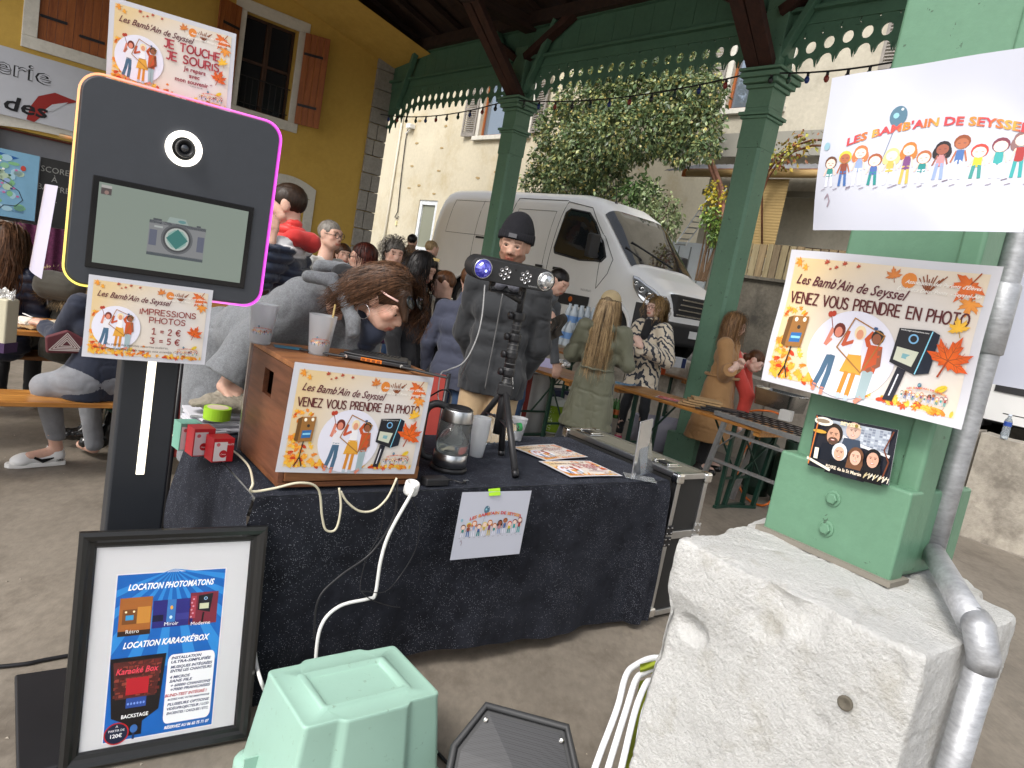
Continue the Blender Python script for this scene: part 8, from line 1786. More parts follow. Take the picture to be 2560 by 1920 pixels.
def put_beanie(t,J,fr,s):
    a,b_=beanie(J,fr,s);K=M('black_knit',(.010,.010,.014),.95,bump=1.,bs=180,bd=.003,var=.2,vs=80,stretch=(1,1,.3));o=smooth_obj('beanie',a,K,t,res=.006,k=.012,world=True);smooth_obj('beanie_cuff',b_,K,o if False else t,res=.006,k=.008,world=True,disp=lambda v:.0012*np.sin(v[:,0]*500))
    r,f,u=fr;q=J['head']+f*.104*s+u*.062*s;m_=MB();m_.box((0,0,0),(.045,.003,.022),np.stack([r,norm(f+.2*u),norm(u-.2*f)],1));lb2=m_;lb2.v=[v+q for v in lb2.v];lb2.build('hat_label',M('label_grey',(.10,.10,.11),.6),t,world=True)
    p=Print();p.text('THINSULATE',0,0,.005,'#c8c8c8',w=.032);p.build('hat_label_text',t,sheet_map(q+norm(f+.2*u)*.0025-r*.016-u*.002,r,norm(u-.2*f)))
hood2=lambda J,s,ax,sp,ch,hp:[cap(J['neck']+ax*.085*s-V(0,0,.01),J['neck']+ax*.04*s+V(0,-.10,-.06),.045,.036),cap(J['neck']-ax*.085*s-V(0,0,.01),J['neck']-ax*.04*s+V(0,-.10,-.06),.045,.036),cap(J['neck']+ax*.08+V(0,.05,.03),J['neck']-ax*.08+V(0,.05,.03),.05)]
person('smiling bearded man in black knit hat and dark jacket standing behind the light tripod',J,S2,res=.006,s=s,beard=.8,smile=1.5,top=[dict(name='jacket',P=jacket(.10,.0,.026,.006,1.08),mat=DGREY,k=.03,disp=folds(.012,6,(1,1,.7),8),res=.009),dict(name='hood',P=hood2,mat=cloth('grey_hood','#5c5d66'),k=.02)],
       bottom=[dict(name='trousers',P=trousers(),mat=cloth('beige_cotton','#b39a78',vs=12))],shoes=dict(mat=SHOEB,h=.03),extras=[put_beanie,zipj])

# 3. man in the red white navy quilted jacket
hd3=D(714,515,3.9);J,s=stand(hd3,(-1,-.10),arms='front',wide=1.1,lean=.1)
J['face']=norm(V(-1,-.22,-.18));J['neck']=hd3+V(.055,.0,-.16);J['elL']=D(655,690,3.72);J['wrL']=D(676,608,3.66);J['hdL']=norm(V(-.05,-.1,1));J['hnL']=V(.3,-1,.1);J['elR']=J['shR']+V(.03,.05,-.28);J['wrR']=J['elR']+V(-.14,-.05,-.16);J['curl']=.45
def quiltcol(z1,z2,z3):
    def f(v):
        c=np.tile(np.array([.012,.02,.045]),(len(v),1));w=v[:,2]-.45*np.maximum(0,np.hypot(v[:,0]-hd3[0]-.06,v[:,1]-hd3[1])-.15);c[w>z1]=(.68,.67,.68);c[w>z2]=(.62,.035,.03);return c
    return f
chz=((J['shL']+J['shR'])/2)[2]
QM=M('quilted_nylon',(1,1,1),.5,vcol=True,bump=.25,bs=50,bd=.003,sheen=.2)
hood3=lambda J,s,ax,sp,ch,hp:[cap(J['neck']+V(.05,-.10,.0),J['neck']+V(.11,.0,-.01),.045,.05),cap(J['neck']+V(.11,.0,-.01),J['neck']+V(.04,.10,.0),.05,.045),cap(J['neck']+V(-.03,-.085,-.03),J['neck']+V(.05,-.10,0),.03,.04)]
person('man in a red, white and navy quilted jacket holding his hand to his mouth',J,S1,res=.007,s=s,beard=.35,top=[dict(name='quilted_jacket',P=jacket(.05,.02,.032,.010,1.08),mat=QM,k=.03,disp=folds(.006,8,(1,1,1),2,quilt=(.055,.022)),colf=quiltcol(chz-.02,chz+.055,0),res=.009),dict(name='hood',P=hood3,mat=cloth('red_cloth',(.55,.03,.028)),k=.02)],
       bottom=[dict(name='trousers',P=trousers(),mat=JEAN_B)],shoes=dict(mat=SHOEB),hair=hair(SHORT,hair_mat('hair_dark_brown','#1c130d','#3c2a1c')))
# 4. grey haired man half hidden behind him
hd4=D(826,588,5.6);J,s=stand(hd4,(.9,-.45));
def glasses(col=(.02,.02,.02)):
    def g_(t,J,fr,s):
        r,f,u=fr;hc=J['head'];mt=M('spectacle_frame_%d'%int(col[0]*100),col,.3);m_=MB()
        for sg in(-1,1):
            c=hc+s*(r*.032*sg+f*.097+u*.003);m_.tube([c+s*.022*(r*cos(a)+u*sin(a))for a in np.linspace(0,2*pi,15)],.0022,5,caps=False);m_.tube([c+r*sg*.022*s,hc+s*(r*.078*sg+f*.01+u*.008)],.002,4)
        m_.tube([hc+s*(r*-.011+f*.1+u*.004),hc+s*(r*.011+f*.1+u*.004)],.002,4);m_.build('spectacles',mt,t,world=True)
    return g_
person('grey haired man with glasses half hidden behind the quilted jacket',J,S1,res=.011,s=s,top=[dict(name='shirt',P=jacket(.0,.0,.02),mat=cloth('white_shirt','#bcbcb8'))],bottom=[dict(name='trousers',P=trousers(),mat=JEAN_G)],hair=hair(SHORT,HGR),extras=[glasses()])

# 5. seated figure in navy sweater at the left bench (back to us)
hip5=G(262,992,.50)+B_*.16;f5=norm(B_*.9-A_*.35);r5=norm(np.cross(f5,Z_))
J=dict(head=hip5+V(0,0,.78)+f5*.08,face=f5,neck=hip5+V(0,0,.60)+f5*.03,hips=hip5+V(0,0,.06),shL=hip5-r5*.16+V(0,0,.50),shR=hip5+r5*.16+V(0,0,.50))
for S_,sg in(('L',-1),('R',1)):J['el'+S_]=J['sh'+S_]+r5*sg*.02-V(0,0,.22)+f5*.14;J['wr'+S_]=J['el'+S_]+f5*.22-r5*sg*.05+V(0,0,.03);J['kn'+S_]=hip5+r5*sg*.12+f5*.22-V(0,0,.02)
sn=G(118,1150,.03);J['anL']=V(sn[0],sn[1],.11)+A_*.04;J['knL']=V(*(hip5-A_*.24+f5*.05)[:2],.50);J['ft']=norm(-A_*.9-B_*.2);J['knR']=hip5+f5*.3+A_*.1;J['anR']=V(*(hip5+f5*.28+A_*.16)[:2],.1);J['ftR']=norm(f5)
def sneaker(t,J,fr,s):
    a=V(sn[0],sn[1],0);fd=norm(-A_*.95-B_*.15);sd_=norm(np.cross(fd,Z_));sd_=sd_ if sd_[1]<0 else-sd_
    m_=MB();pts=[(-.09,-.03),(-.04,-.036),(.06,-.04),(.15,-.045),(.20,-.03),(.215,0),(.20,.03),(.15,.045),(.06,.04),(-.04,.036),(-.09,.03),(-.10,0)];m_.prism(pts,0,.028,O=a,U=fd,W=sd_,N=Z_);so_=m_.build('sole',M('sole_white',(.8,.79,.76),.5),t,bevel=.006,world=True)
    smooth_obj('shoe',[cap(a+fd*-.045+Z_*.06,a+fd*.12+Z_*.045,.042,.036,[(a+Z_*.02,-Z_)]),ell(a+fd*.14+Z_*.035,(.05,.05,.034),None,[(a+Z_*.02,-Z_)]),cap(a-fd*.04+Z_*.06,a-fd*.035+Z_*.10,.042,.040)],SHOEW,t,res=.006,k=.01,world=True)
    p=Print();p.poly([(.0,.03),(.05,.0),(.13,.035),(.055,.016),(.02,.022),(.006,.042)],'#111114');f_=sheet_map(a-fd*-.085+sd_*.0455+Z_*.028,-fd if False else fd*-1,Z_);p.build('side_stripe',t,f_);p=Print();p.text('NIKE',0,0,.012,'#111114',bold=.02);p.build('heel_lettering',t,sheet_map(a-fd*.035+sd_*.0455+Z_*.034,-fd,Z_))
    smooth_obj('sock',[cap(a-fd*.035+Z_*.08,a-fd*.03+Z_*.15,.038,.034)],BLK,t,res=.008,world=True)
person('person in navy sweater and grey trousers sitting on the near bench, one white sneaker showing',J,S1,res=.011,top=[dict(name='sweater',P=jacket(.10,.03,.02,.0,1.0),mat=NAVY,k=.03)],bottom=[dict(name='trousers',P=lambda J,s,ax,sp,ch,hp:[cap(hp-ax*.09,hp+ax*.09,.135),cap(hp-ax*.1,J['knL'],.10,.075),cap(J['knL'],J['anL']+V(0,0,.04),.07,.05,[(J['anL']+V(0,0,.05),-Z_)]),cap(hp+ax*.1,J['knR'],.10,.07),cap(J['knR'],J['anR'],.07,.055)],mat=cloth('pale_grey_cotton','#7d7f84',vs=14,var=.14))],hair=hair(SHORT,HB1),extras=[sneaker])
# black patent boots of a child under the bench
for i,(x,y,l)in enumerate(((215,1085,'glossy black boot hanging under the bench, left of a pair'),(262,1105,'glossy black boot under the bench beside the booth post, right of a pair'))):
    q=G(x,y,.09);t=thing('boot',l,'boot',V(*q[:2],.05),0,None);smooth_obj('boot_shell',[cap(q+V(.05,.02,.24),q+V(.0,0,.03),.055,.045),cap(q+V(-.02,-.02,.0),q-A_*.11-B_*.0,.042,.04)],SHOEB,t,res=.008,disp=folds(.006,22,(1,1,1)),world=True)

# 6. woman with long curly hair seated at far left, 7. child with fur hood
def seated(hd,facing,hz=.5):
    f=norm(V(facing[0],facing[1],0));r=norm(np.cross(f,Z_));hp=V(hd[0],hd[1],hz+.05)-f*.06;s=(hd[2]-hz)/.78;J=dict(head=hd,face=f,neck=hd-V(0,0,.17)-f*.02,hips=hp,ft=f)
    for S_,sg in(('L',-1),('R',1)):J['sh'+S_]=hd-V(0,0,.25*s)+r*sg*.17*s-f*.03;J['el'+S_]=J['sh'+S_]+r*sg*.05-V(0,0,.26*s)+f*.06;J['wr'+S_]=J['el'+S_]+f*.22-r*sg*.05;J['kn'+S_]=hp+f*.42+r*sg*.1;J['an'+S_]=V(*(hp+f*.42+r*sg*.1)[:2],.1)
    return J,s
hd6=D(16,600,4.7);J,s=seated(hd6,(-.3,1))
person('woman with very long curly brown hair and navy padded jacket at the far left table',J,S1,res=.011,s=s,top=[dict(name='padded_jacket',P=jacket(.05,.02,.04,.02,1.15),mat=M('navy_nylon',(.012,.016,.035),.45,bump=.3,bs=60),k=.03,disp=folds(.005,8,quilt=(.07,.014)))],bottom=[dict(name='trousers',P=trousers(),mat=BLK)],hair=hair(LONG,HCH,st=dict(n=1000,L=.62,wave=.018,wl=.09,w=.008,seed=6,spread=.06,front=.6)))
hd7=D(196,665,4.9);J,s=seated(hd7,(.3,1))
FUR=M('fur_trim','#8a7658',1.,var=.35,vs=60,stretch=(1,1,.3))
def furry(t,J,fr,s):
    rg=np.random.default_rng(4);vs=[];fs=[]
    for k in range(900):
        a=rg.uniform(0,2*pi);b_=norm(V(cos(a),sin(a)*.6,rg.uniform(-.6,.6)));c=D(150,712,4.75)+V(cos(a)*.15,0,sin(a)*.10)+b_*.03;e=c+b_*rg.uniform(.03,.07)-V(0,0,.02);sdv=V(.002,0,.002);n=len(vs);vs+=[c-sdv,c+sdv,e];fs.append((n,n+1,n+2))
    m_=MB();m_.add(vs,fs);m_.build('fur_trim',FUR,t,world=True)
person('child in an olive coat with fur trimmed hood seated behind the booth edge',J,S1,res=.012,s=s*.9,top=[dict(name='coat',P=lambda J,s,ax,sp,ch,hp:jacket(.1,.03,.04,.02,1.15)(J,s,ax,sp,ch,hp)+[cap(D(125,712,4.75),D(180,720,4.75),.10)],mat=cloth('olive_dark','#35322a'),k=.03)],bottom=[dict(name='trousers',P=trousers(),mat=BLK)],hair=hair(LONG,HB1),extras=[furry])

# background crowd between the booth and the van
def bgp(label,x,y,d,facing,top,hairk,bottom=JEAN_B,skin=S1,arms='down',gz=0.,hgt=None,look=None,female=False,lean=0.,toplen=.05,extras=None,st=None,shoes=True,gl=False,headup=None,tname='jacket',arm=.02,smile=0.,mod=None,bulk=1.05,seat=False,disp=None,k=.025,hem=None,bot=None,res=.011):
    hd=D(x,y,d)
    J,s=seated(hd,facing)if seat else stand(hd,facing,gz=gz,arms=arms,lean=lean)
    if look is not None:J['face']=norm(look)
    if headup is not None:J['headup']=norm(headup)
    if mod:mod(J,s)
    hk=hair(LONG if female else SHORT,hairk)if hairk is not None else None
    if hk is not None and st:hk['st']=st
    ex=list(extras or[])
    if gl:ex.append(glasses())
    hs=min(1.06,max(.88,s))
    return person(label,J,skin,res=res,s=hs,top=[dict(name=tname,P=jacket(toplen,.0,arm,.004,bulk,hemz=hem),mat=top,k=k,disp=disp or folds())],bottom=[dict(name='trousers',P=bot or trousers(),mat=bottom)],shoes=dict(mat=SHOEB)if shoes else None,hair=hk,extras=ex,female=female,smile=smile)
bgp('young woman with straight brown hair in profile, far behind the grey coat',857,638,8.0,(.6,-.8),cloth('cream_top','#b8a890'),HB1,seat=True,female=True,st=dict(n=120,L=.35,w=.014,seed=2))
bgp('woman with auburn hair and dark sunglasses facing left',905,645,6.0,(-1,-.3),BLK,HAU,female=True,seat=True,gl=False,look=(-1,-.35,-.1),st=dict(n=240,L=.22,w=.012,seed=4),extras=[glasses()])
bgp('older woman with curly grey hair and purple fleece smiling at the crowd',985,634,6.6,(.5,-.9),cloth('purple_fleece','#5a1f55'),HGR,female=True,seat=True,look=(.55,-.9,-.15),smile=1.5,st=dict(n=420,L=.13,wave=.022,wl=.05,w=.012,seed=8,spread=.08,back=False))
bgp('child with short dark hair and brown jacket by the white door',1031,603,10.2,(.2,1),cloth('brown_fleece','#6a5038'),HBL,gz=.74,skin=S2)
bgp('fair haired person in navy bending near the back of the van',1080,622,9.2,(.7,.7),NAVY,HLO,gz=.3,lean=.8)
def m13(J,s):J['wrL']=J['shL']+V(.22,-.05,-.02)-V(0,0,.12);J['elL']=J['shL']+V(.06,-.1,-.27)
bgp('woman with long black hair and black sweater looking down to the right',1058,672,4.95,(1,-.25),BLK,HBL,bottom=JEAN_G,female=True,look=(1,-.35,-.45),headup=(.3,-.1,1),toplen=.02,bulk=1.1,mod=m13,st=dict(n=900,L=.38,w=.008,wave=.01,seed=13),smile=0,extras=[lambda t,J,fr,s:MB().box(tuple(J['head']+fr[1]*.05+fr[2]*.105),(.05,.02,.02)).build('hair_clip',M('gold_clip',(.7,.55,.25),.25,metal=1),t,world=True)],skin=S2,res=.008)
bgp('boy with short brown hair and black jacket beside the dark haired woman',1108,712,5.2,(-.9,-.2),BLK,HB1,look=(-1,-.3,-.3),skin=S1)
bgp('child in a two tone grey and navy hooded top seen from behind',1180,702,4.9,(.3,1),cloth('two_tone','#3f4354',vs=2),HB1,bottom=JEAN_B,bulk=1.1,toplen=.12)
# the two tone top gets its pale yoke
def m16(J,s):J['wrR']=D(1378,785,6.0);J['elR']=D(1345,760,6.2);J['curl']=.6;J['hdR']=V(.5,-.2,-.6)
bgp('man leaning forward with a dark cloth in his hand, half hidden by the light bar',1397,705,6.3,(.7,-.7),cloth('grey_tshirt','#55585c'),HBL,look=(.8,-.5,-.5),lean=.5,mod=m16)
ct=thing('dark_cloth','dark brown cloth hanging from a hand left of the water packs','cloth',D(1385,830,6.0));m_=MB();m_.grid(lambda u,v:D(1362+50*u+8*sin(v*6),790+55*v+6*sin(u*5),5.95)+V(0,.03*sin(u*14),0),14,10);m_.build('cloth',cloth('brown_rag','#2e2820'),ct,smooth=True,world=True)

# 17. woman in the olive raincoat and cap, from behind
OLV=cloth('olive_raincoat','#696a57',bump=.15,rough=.6,var=.08)
hd17=D(1526,762,6.0);J,s=stand(hd17,(.35,1),arms='front',wide=1.05,feet=.32);J['anL']=J['anL']-J['rt']*.05
coat17=lambda J,s,ax,sp,ch,hp:jacket(.45,.0,.040,.03,1.12,skirt=.07)(J,s,ax,sp,ch,hp)+[cap(J['neck']-J['ft']*.06-ax*.07-V(0,0,.03),J['neck']-J['ft']*.06+ax*.07-V(0,0,.03),.055)]
def cap17(t,J,fr,s):
    r,f,u=fr;hc=J['head'];R=np.stack([r,f,u]).T;K=cloth('beige_cap','#b8a57f',bump=.2);cl=[(hc+u*.035,norm(-u-.05*f))]
    smooth_obj('cap_crown',[('e',hc-f*.015+u*.035,np.array([.094,.110,.098])*s,R,cl)],K,t,res=.008,k=.006,neg=[('e',hc-f*.13+u*.035,np.array([.032,.05,.030])*s,R,None)],world=True);smooth_obj('cap_peak',[('e',hc+f*.14+u*.045,np.array([.07,.08,.012])*s,R,None)],K,t,res=.008,world=True)
    w_=J['hips']-J['ft']*.12+V(0,0,.12);m_=MB();m_.tube([J['hips']+V(0,0,.1)+.150*s*(J['rt']*1.05*cos(a)+J['ft']*sin(a)*.98)+V(0,0,.004*sin(a*9))for a in np.linspace(0,2*pi,40)],.009,6,caps=False);m_.build('waist_cord',OLV,t,smooth=True,world=True)
person('woman from behind in an olive raincoat and beige cap with very long blond hair',J,S1,res=.009,s=s,top=[dict(name='raincoat',P=coat17,mat=OLV,k=.03,disp=folds(.014,6,(1,1,.35),12),res=.010)],bottom=[dict(name='trousers',P=trousers(.06,.03,.01),mat=cloth('slate_denim','#33373d'))],shoes=dict(mat=SHOEB),female=True,
       hair=hair(LONG,HLO,st=dict(n=1700,L=.62,w=.006,wave=.006,wl=.2,seed=17,spread=.02,front=.8,tmax=.15,tmin=-.5)),extras=[cap17])
# 18. woman with glasses in the patterned coat
def pattern_mat():
    m=bpy.data.materials.new('ikat_fleece');m.use_nodes=True;N=m.node_tree.nodes;L=m.node_tree.links;b=N['Principled BSDF'];tc=N.new('ShaderNodeTexCoord');mp=N.new('ShaderNodeMapping');mp.inputs['Scale'].default_value=(12,12,10);L.new(tc.outputs['Object'],mp.inputs['Vector'])
    w=N.new('ShaderNodeTexWave');w.wave_type='BANDS';w.bands_direction='Z';w.bands_direction='DIAGONAL';w.inputs['Scale'].default_value=.55;w.inputs['Distortion'].default_value=9;w.inputs['Detail'].default_value=3;w.inputs['Detail Scale'].default_value=1.6;L.new(mp.outputs[0],w.inputs['Vector'])
    r_=N.new('ShaderNodeValToRGB');e=r_.color_ramp.elements;e[0].position=.0;e[0].color=(.66,.58,.45,1);e[1].position=.62;e[1].color=(.66,.58,.45,1);e2=e.new(.66);e2.color=(.10,.13,.2,1);e3=e.new(.74);e3.color=(.02,.025,.04,1);e4=e.new(.95);e4.color=(.04,.045,.06,1);L.new(w.outputs['Fac'],r_.inputs[0]);L.new(r_.outputs[0],b.inputs['Base Color']);b.inputs['Roughness'].default_value=.95;b.inputs['Sheen Weight'].default_value=.3
    n=N.new('ShaderNodeTexNoise');n.inputs['Scale'].default_value=120;L.new(tc.outputs['Object'],n.inputs['Vector']);bp=N.new('ShaderNodeBump');bp.inputs['Strength'].default_value=.6;bp.inputs['Distance'].default_value=.004;L.new(n.outputs['Fac'],bp.inputs['Height']);L.new(bp.outputs[0],b.inputs['Normal']);return m
hd18=D(1637,770,7.5);J,s=stand(hd18,(-.75,-.62),arms='front',feet=.30);J['face']=norm(V(-.8,-.6,-.05));J['elL']=J['shL']+V(.0,-.08,-.28)+J['rt']*-.08;J['wrL']=D(1604,868,7.1);J['hdL']=norm(V(-.5,.1,.7));J['hnL']=V(0,-1,.2);J['wrR']=D(1560,890,7.35)
sc18=lambda J,s,ax,sp,ch,hp:[cap(J['neck']-V(0,0,.0)-ax*.03,J['neck']+ax*.03,.068),cap(J['neck']+J['ft']*.05,ch+J['ft']*.10-V(0,0,.08),.055,.05)]
person('woman with glasses and shoulder length wavy hair in a cream and black patterned fleece coat',J,S3,res=.008,s=s*1.0,top=[dict(name='patterned_coat',P=jacket(.24,.0,.058,.01,1.24,skirt=.02),mat=pattern_mat(),k=.03,disp=folds(.008,7),res=.010),dict(name='neck_scarf',P=sc18,mat=BLK,k=.015)],bottom=[dict(name='trousers',P=trousers(.05,.004),mat=cloth('black_denim',(.018,.02,.024)))],shoes=dict(mat=SHOEP),female=True,
       hair=hair(LONG,hair_mat('hair_dark_blond','#5a4026','#a88a5c'),st=dict(n=1000,L=.27,wave=.022,wl=.10,w=.008,seed=18,spread=.06,front=-.25)),extras=[glasses((.12,.05,.03))])
# 19. woman in the camel coat
CAM_=cloth('camel_wool','#a07a50',bump=.25,var=.06)
hd19=D(1842,812,7.2);J,s=stand(hd19,(.85,-.45),arms='front',feet=.24);J['face']=norm(V(.85,-.1,-.28));J['elR']=J['shR']+V(.05,-.06,-.28);J['wrR']=D(1826,925,6.95);J['wrL']=D(1838,918,7.1);J['hdR']=norm(V(.6,.2,.5));J['hnR']=V(.5,-1,0);J['hdL']=norm(V(.4,-.2,.6));J['hnL']=V(.6,.6,.3);J['curl']=.9
bel=lambda t,J,fr,s:(lambda m_:m_.build('coat_belt',CAM_,t,smooth=True,world=True))(MB().tube([J['hips']+V(0,0,.12)+.178*s*(J['rt']*1.12*cos(a)+J['ft']*sin(a)*.98)for a in np.linspace(0,2*pi,32)],.016,6,caps=False))
lap=lambda J,s,ax,sp,ch,hp:[cap(J['neck']+J['ft']*.04+J['rt']*.07,ch+J['ft']*.125-V(0,0,.16)+J['rt']*.02,.028,.02),cap(J['neck']-J['ft']*.04+J['rt']*.07,J['neck']-J['ft']*.06-J['rt']*.07,.032)]
person('woman in a long camel coat with long light brown hair and clasped hands',J,S3,res=.009,s=s,top=[dict(name='camel_coat',P=jacket(.58,.01,.048,.0,1.34,skirt=.09),mat=CAM_,k=.03,disp=folds(.010,5,(1,1,.3),15),res=.010),dict(name='coat_lapel',P=lap,mat=CAM_,k=.012)],bottom=[dict(name='trousers',P=trousers(),mat=BLK)],shoes=dict(mat=SHOEB,h=.14),female=True,
       hair=hair(LONG,hair_mat('hair_light_brown','#4a3424','#94704a'),st=dict(n=1100,L=.33,w=.007,wave=.012,wl=.14,seed=19,spread=.045,front=.1)),extras=[bel])
# 20. woman in the coral hoodie bending over the tray
CORAL=cloth('coral_fleece','#c9463c',var=.08)
hd20=D(1888,903,7.45);J=dict(head=hd20,face=norm(V(.75,-.45,-.62)),headup=norm(V(.5,-.2,.8)),neck=D(1846,890,7.5),shL=D(1862,900,7.75),shR=D(1838,915,7.3),hips=D(1762,985,7.75),elL=D(1868,985,7.75),elR=D(1868,990,7.3),wrL=D(1850,1052,7.7),wrR=D(1850,1052,7.35),ft=norm(V(.8,-.5,0)),curl=.8)
for S_,sg in(('L',1),('R',-1)):J['kn'+S_]=V(J['hips'][0]-.02,J['hips'][1]+.11*sg,.5);J['an'+S_]=V(J['hips'][0]-.02,J['hips'][1]+.13*sg,.1)
hood20=lambda J,s,ax,sp,ch,hp:[cap(D(1832,868,7.5),D(1848,905,7.35),.065,.05)]
person('woman in a coral hooded fleece bending over the steel tray, brown hair tied back',J,S3,res=.009,female=True,top=[dict(name='coral_hoodie',P=jacket(.02,.0,.034,.0,1.25),mat=CORAL,k=.025),dict(name='hood',P=hood20,mat=CORAL,k=.02)],bottom=[dict(name='trousers',P=trousers(),mat=cloth('dusty_trousers','#5a463c'))],shoes=dict(mat=SHOEBR,h=.08),hair=hair(SHORT,HB1,prims=[cap(hd20-V(.10,.0,-.03),hd20-V(.12,.0,.06),.035,.012)]))
# ------------------------------------------------------------ beer tables, benches and what is on them
PINE=wood('varnished_pine','#8a5626','#c08844',2.2,0,.32,8.);PINED=wood('dark_varnished_pine','#6e4420','#9c6a38',2.2,0,.35,8.);DG=M('dark_green_steel','#14352a',.4,var=.08)
def beer(name,label,cat,p0,p1,width,h,th=.028,group=None,planks=3,mt=PINE,leg=True,back=None):
    """p0 to p1 = front edge; back = direction of the depth"""
    p0,p1=V(*p0[:2],0),V(*p1[:2],0);d=norm(p1-p0);L=np.linalg.norm(p1-p0);n=back if back is not None else norm(np.cross(Z_,d));n=norm(n-(n@d)*d)
    t=thing(name,label,cat,p0,math.atan2(d[1],d[0]),group);sg=1 if n@np.cross(Z_,d)>0 else-1;w=width/planks
    for k in range(planks):m_=MB();m_.box((L/2,sg*(w*(k+.5)),h-th/2),(L,w-.002,th));m_.build('plank',mt,t,bevel=.005)
    for x in(.05,L-.05):m_=MB();m_.box((x,sg*width/2,h-th-.018),(.06,width-.04,.034));m_.build('batten',mt,t)
    if leg:
        for x in(.28,L-.28):
            for yy in(.06,width-.06):m_=MB();m_.beam((x,sg*yy,h-th),(x,sg*yy,0.01),.03,.03,up=(0,1,0));m_.build('leg',DG,t)
            m_=MB();m_.beam((x,sg*.03,.015),(x,sg*(width-.03),.015),.035,.025);m_.build('foot_bar',DG,t);m_=MB();m_.beam((x,sg*.06,h*.35),(x,sg*(width-.06),h*.35),.02,.02);m_.build('leg_crossbar',DG,t)
            dx=.34 if x<L/2 else-.34;m_=MB();m_.beam((x,sg*width/2,h*.35),(x+dx,sg*width/2,h-th-.01),.018,.006,up=(0,1,0));m_.build('leg_brace',DG,t)
    return t
GRP='wooden beer tables'
# left group
lt0=AB(-6.9,.62);lt1=AB(-5.05,.62)
beer('beer_table','varnished beer table at the left edge with plates and napkins on it','table',lt0,lt1,.62,.76,back=B_,group=GRP)
beer('beer_bench','varnished bench in front of the left table with a person on its right end','bench',AB(-6.9,.10),AB(-4.95,.10),.30,.46,planks=2,back=B_)
beer('beer_bench','far bench behind the left table','bench',AB(-6.9,1.42),AB(-4.9,1.42),.30,.46,planks=2,back=B_,mt=PINED)
beer('beer_table','second row beer table farther behind the photo booth','table',AB(-5.5,3.0),AB(-3.4,3.0),.62,.76,back=B_,mt=PINED,group=GRP)
# right group
t2a,t2b=G(1530,961,.76),G(1905,1076,.76)
beer('beer_table','long beer table running from the olive raincoat to the steel grid, with flyers on it','table',t2a,t2b,.50,.76,back=V(.6,.8,0),group=GRP)
t1a,t1b=G(1305,912,.76),G(1425,950,.76)
beer('beer_table','beer table with foil trays between the black hat man and the olive raincoat','table',t1a-norm(t1b-t1a)*.35,t1b,.60,.76,back=V(.6,.8,0),group=GRP)
t3a,t3b=G(1360,868,.76)+V(.0,0,0),G(1700,960,.76);t3d=norm(t3b-t3a)
beer('beer_table','rear beer table by the low wall with water packs and orange tin','table',G(1560,905,.76),G(1715,948,.76),.55,.76,back=V(.6,.8,0),group=GRP,mt=PINED)
beer('beer_table','small section of beer table with paper cup behind the raincoat sleeve','table',G(1345,862,.76),G(1450,893,.76),.5,.76,back=V(.6,.8,0),group=GRP,mt=PINED)
def item(name,label,cat,q,group=None,rz=0.):return thing(name,label,cat,q,rz,group)
def onz(x,y,z=.762):return G(x,y,z)
FOIL=M('crumpled_foil',(.72,.71,.69),.22,metal=.9,bump=1.,bs=70,bd=.01);NAP=M('napkin','#cfc8bb',.85,bump=.5,bs=60,bd=.004);CARD=M('cardboard','#a98a62',.85,var=.1,vs=8)
def crumple(name,label,cat,q,r,mt,seed=0,flat=.5,group=None):
    t=item(name,label,cat,q,group);vs,fs=sdf([ell(q+V(0,0,r*flat*.8),(r,r*.8,r*flat))],r/7,.004);n=_vnoise(vs*28,seed)-.5;n2=_vnoise(vs*70,seed+1)-.5;c=q+V(0,0,r*flat*.8);d=vs-c;vs=c+d*(1+.5*n+.35*n2)[:,None];vs[:,2]=np.maximum(vs[:,2],q[2]);m_=MB();m_.add(vs,fs.tolist());m_.build(name+'_body',mt,t,world=True);return t
def plate(label,q,r=.11):t=item('paper_plate',label,'plate',q);m_=MB();m_.lathe([(.001,.002),(r*.65,.002),(r*.8,.012),(r,.016),(r*1.0,.014),(r*.8,.009),(r*.65,0),(.001,0)],26);m_.build('plate_disc',M('plate_paper','#c9bda6',.7,var=.05),t,smooth=True)
# left table: plates, napkins, purse, paper bag with foil
plate('paper plate near the left edge of the left table',AB(-6.15,.95,.762));plate('paper plate beside the price poster on the left table',AB(-5.65,.98,.762))
crumple('napkin','crumpled white napkin between two paper plates','napkin',AB(-5.9,.85,.762),.07,NAP,3,.4);t=item('knife','plastic knife lying on the napkin','cutlery',AB(-5.88,.95,.80));m_=MB();m_.box((0,0,.01),(.14,.012,.003),rot('Z',2.5));m_.build('blade',WHITE,t)
t=item('bread_wrapper','brown paper wrapper lying flat at the table edge','wrapper',AB(-5.85,.72,.762));m_=MB();m_.grid(lambda u,v:V(-.14+.28*u,-.05+.10*v,.003+.012*abs(sin(u*9+v*4))),12,5);o=m_.build('paper',CARD,t,smooth=True);o.rotation_euler=(0,0,GRID)
q=D(2,765,3.55);q[2]=.762;t=item('paper_bag','cream takeaway bag with foil sticking out at the left edge','bag',q);m_=MB();m_.box((0,0,.13),(.13,.09,.26));m_.build('bag_body',M('bag_cream','#b9b39c',.7,var=.05),t,bevel=.01);m_=MB();m_.grid(lambda u,v:V(.055*cos(u*6.28)*(1+.2*sin(u*40)),.04*sin(u*6.28)*(1+.2*cos(u*33)),.25+.05*v+.012*sin(u*50)),40,3);m_.build('foil_lining',FOIL,t);m_=MB();m_.box((0,0,.015),(.134,.094,.05));m_.build('bag_band',M('plum_band','#3a2448',.6),t)
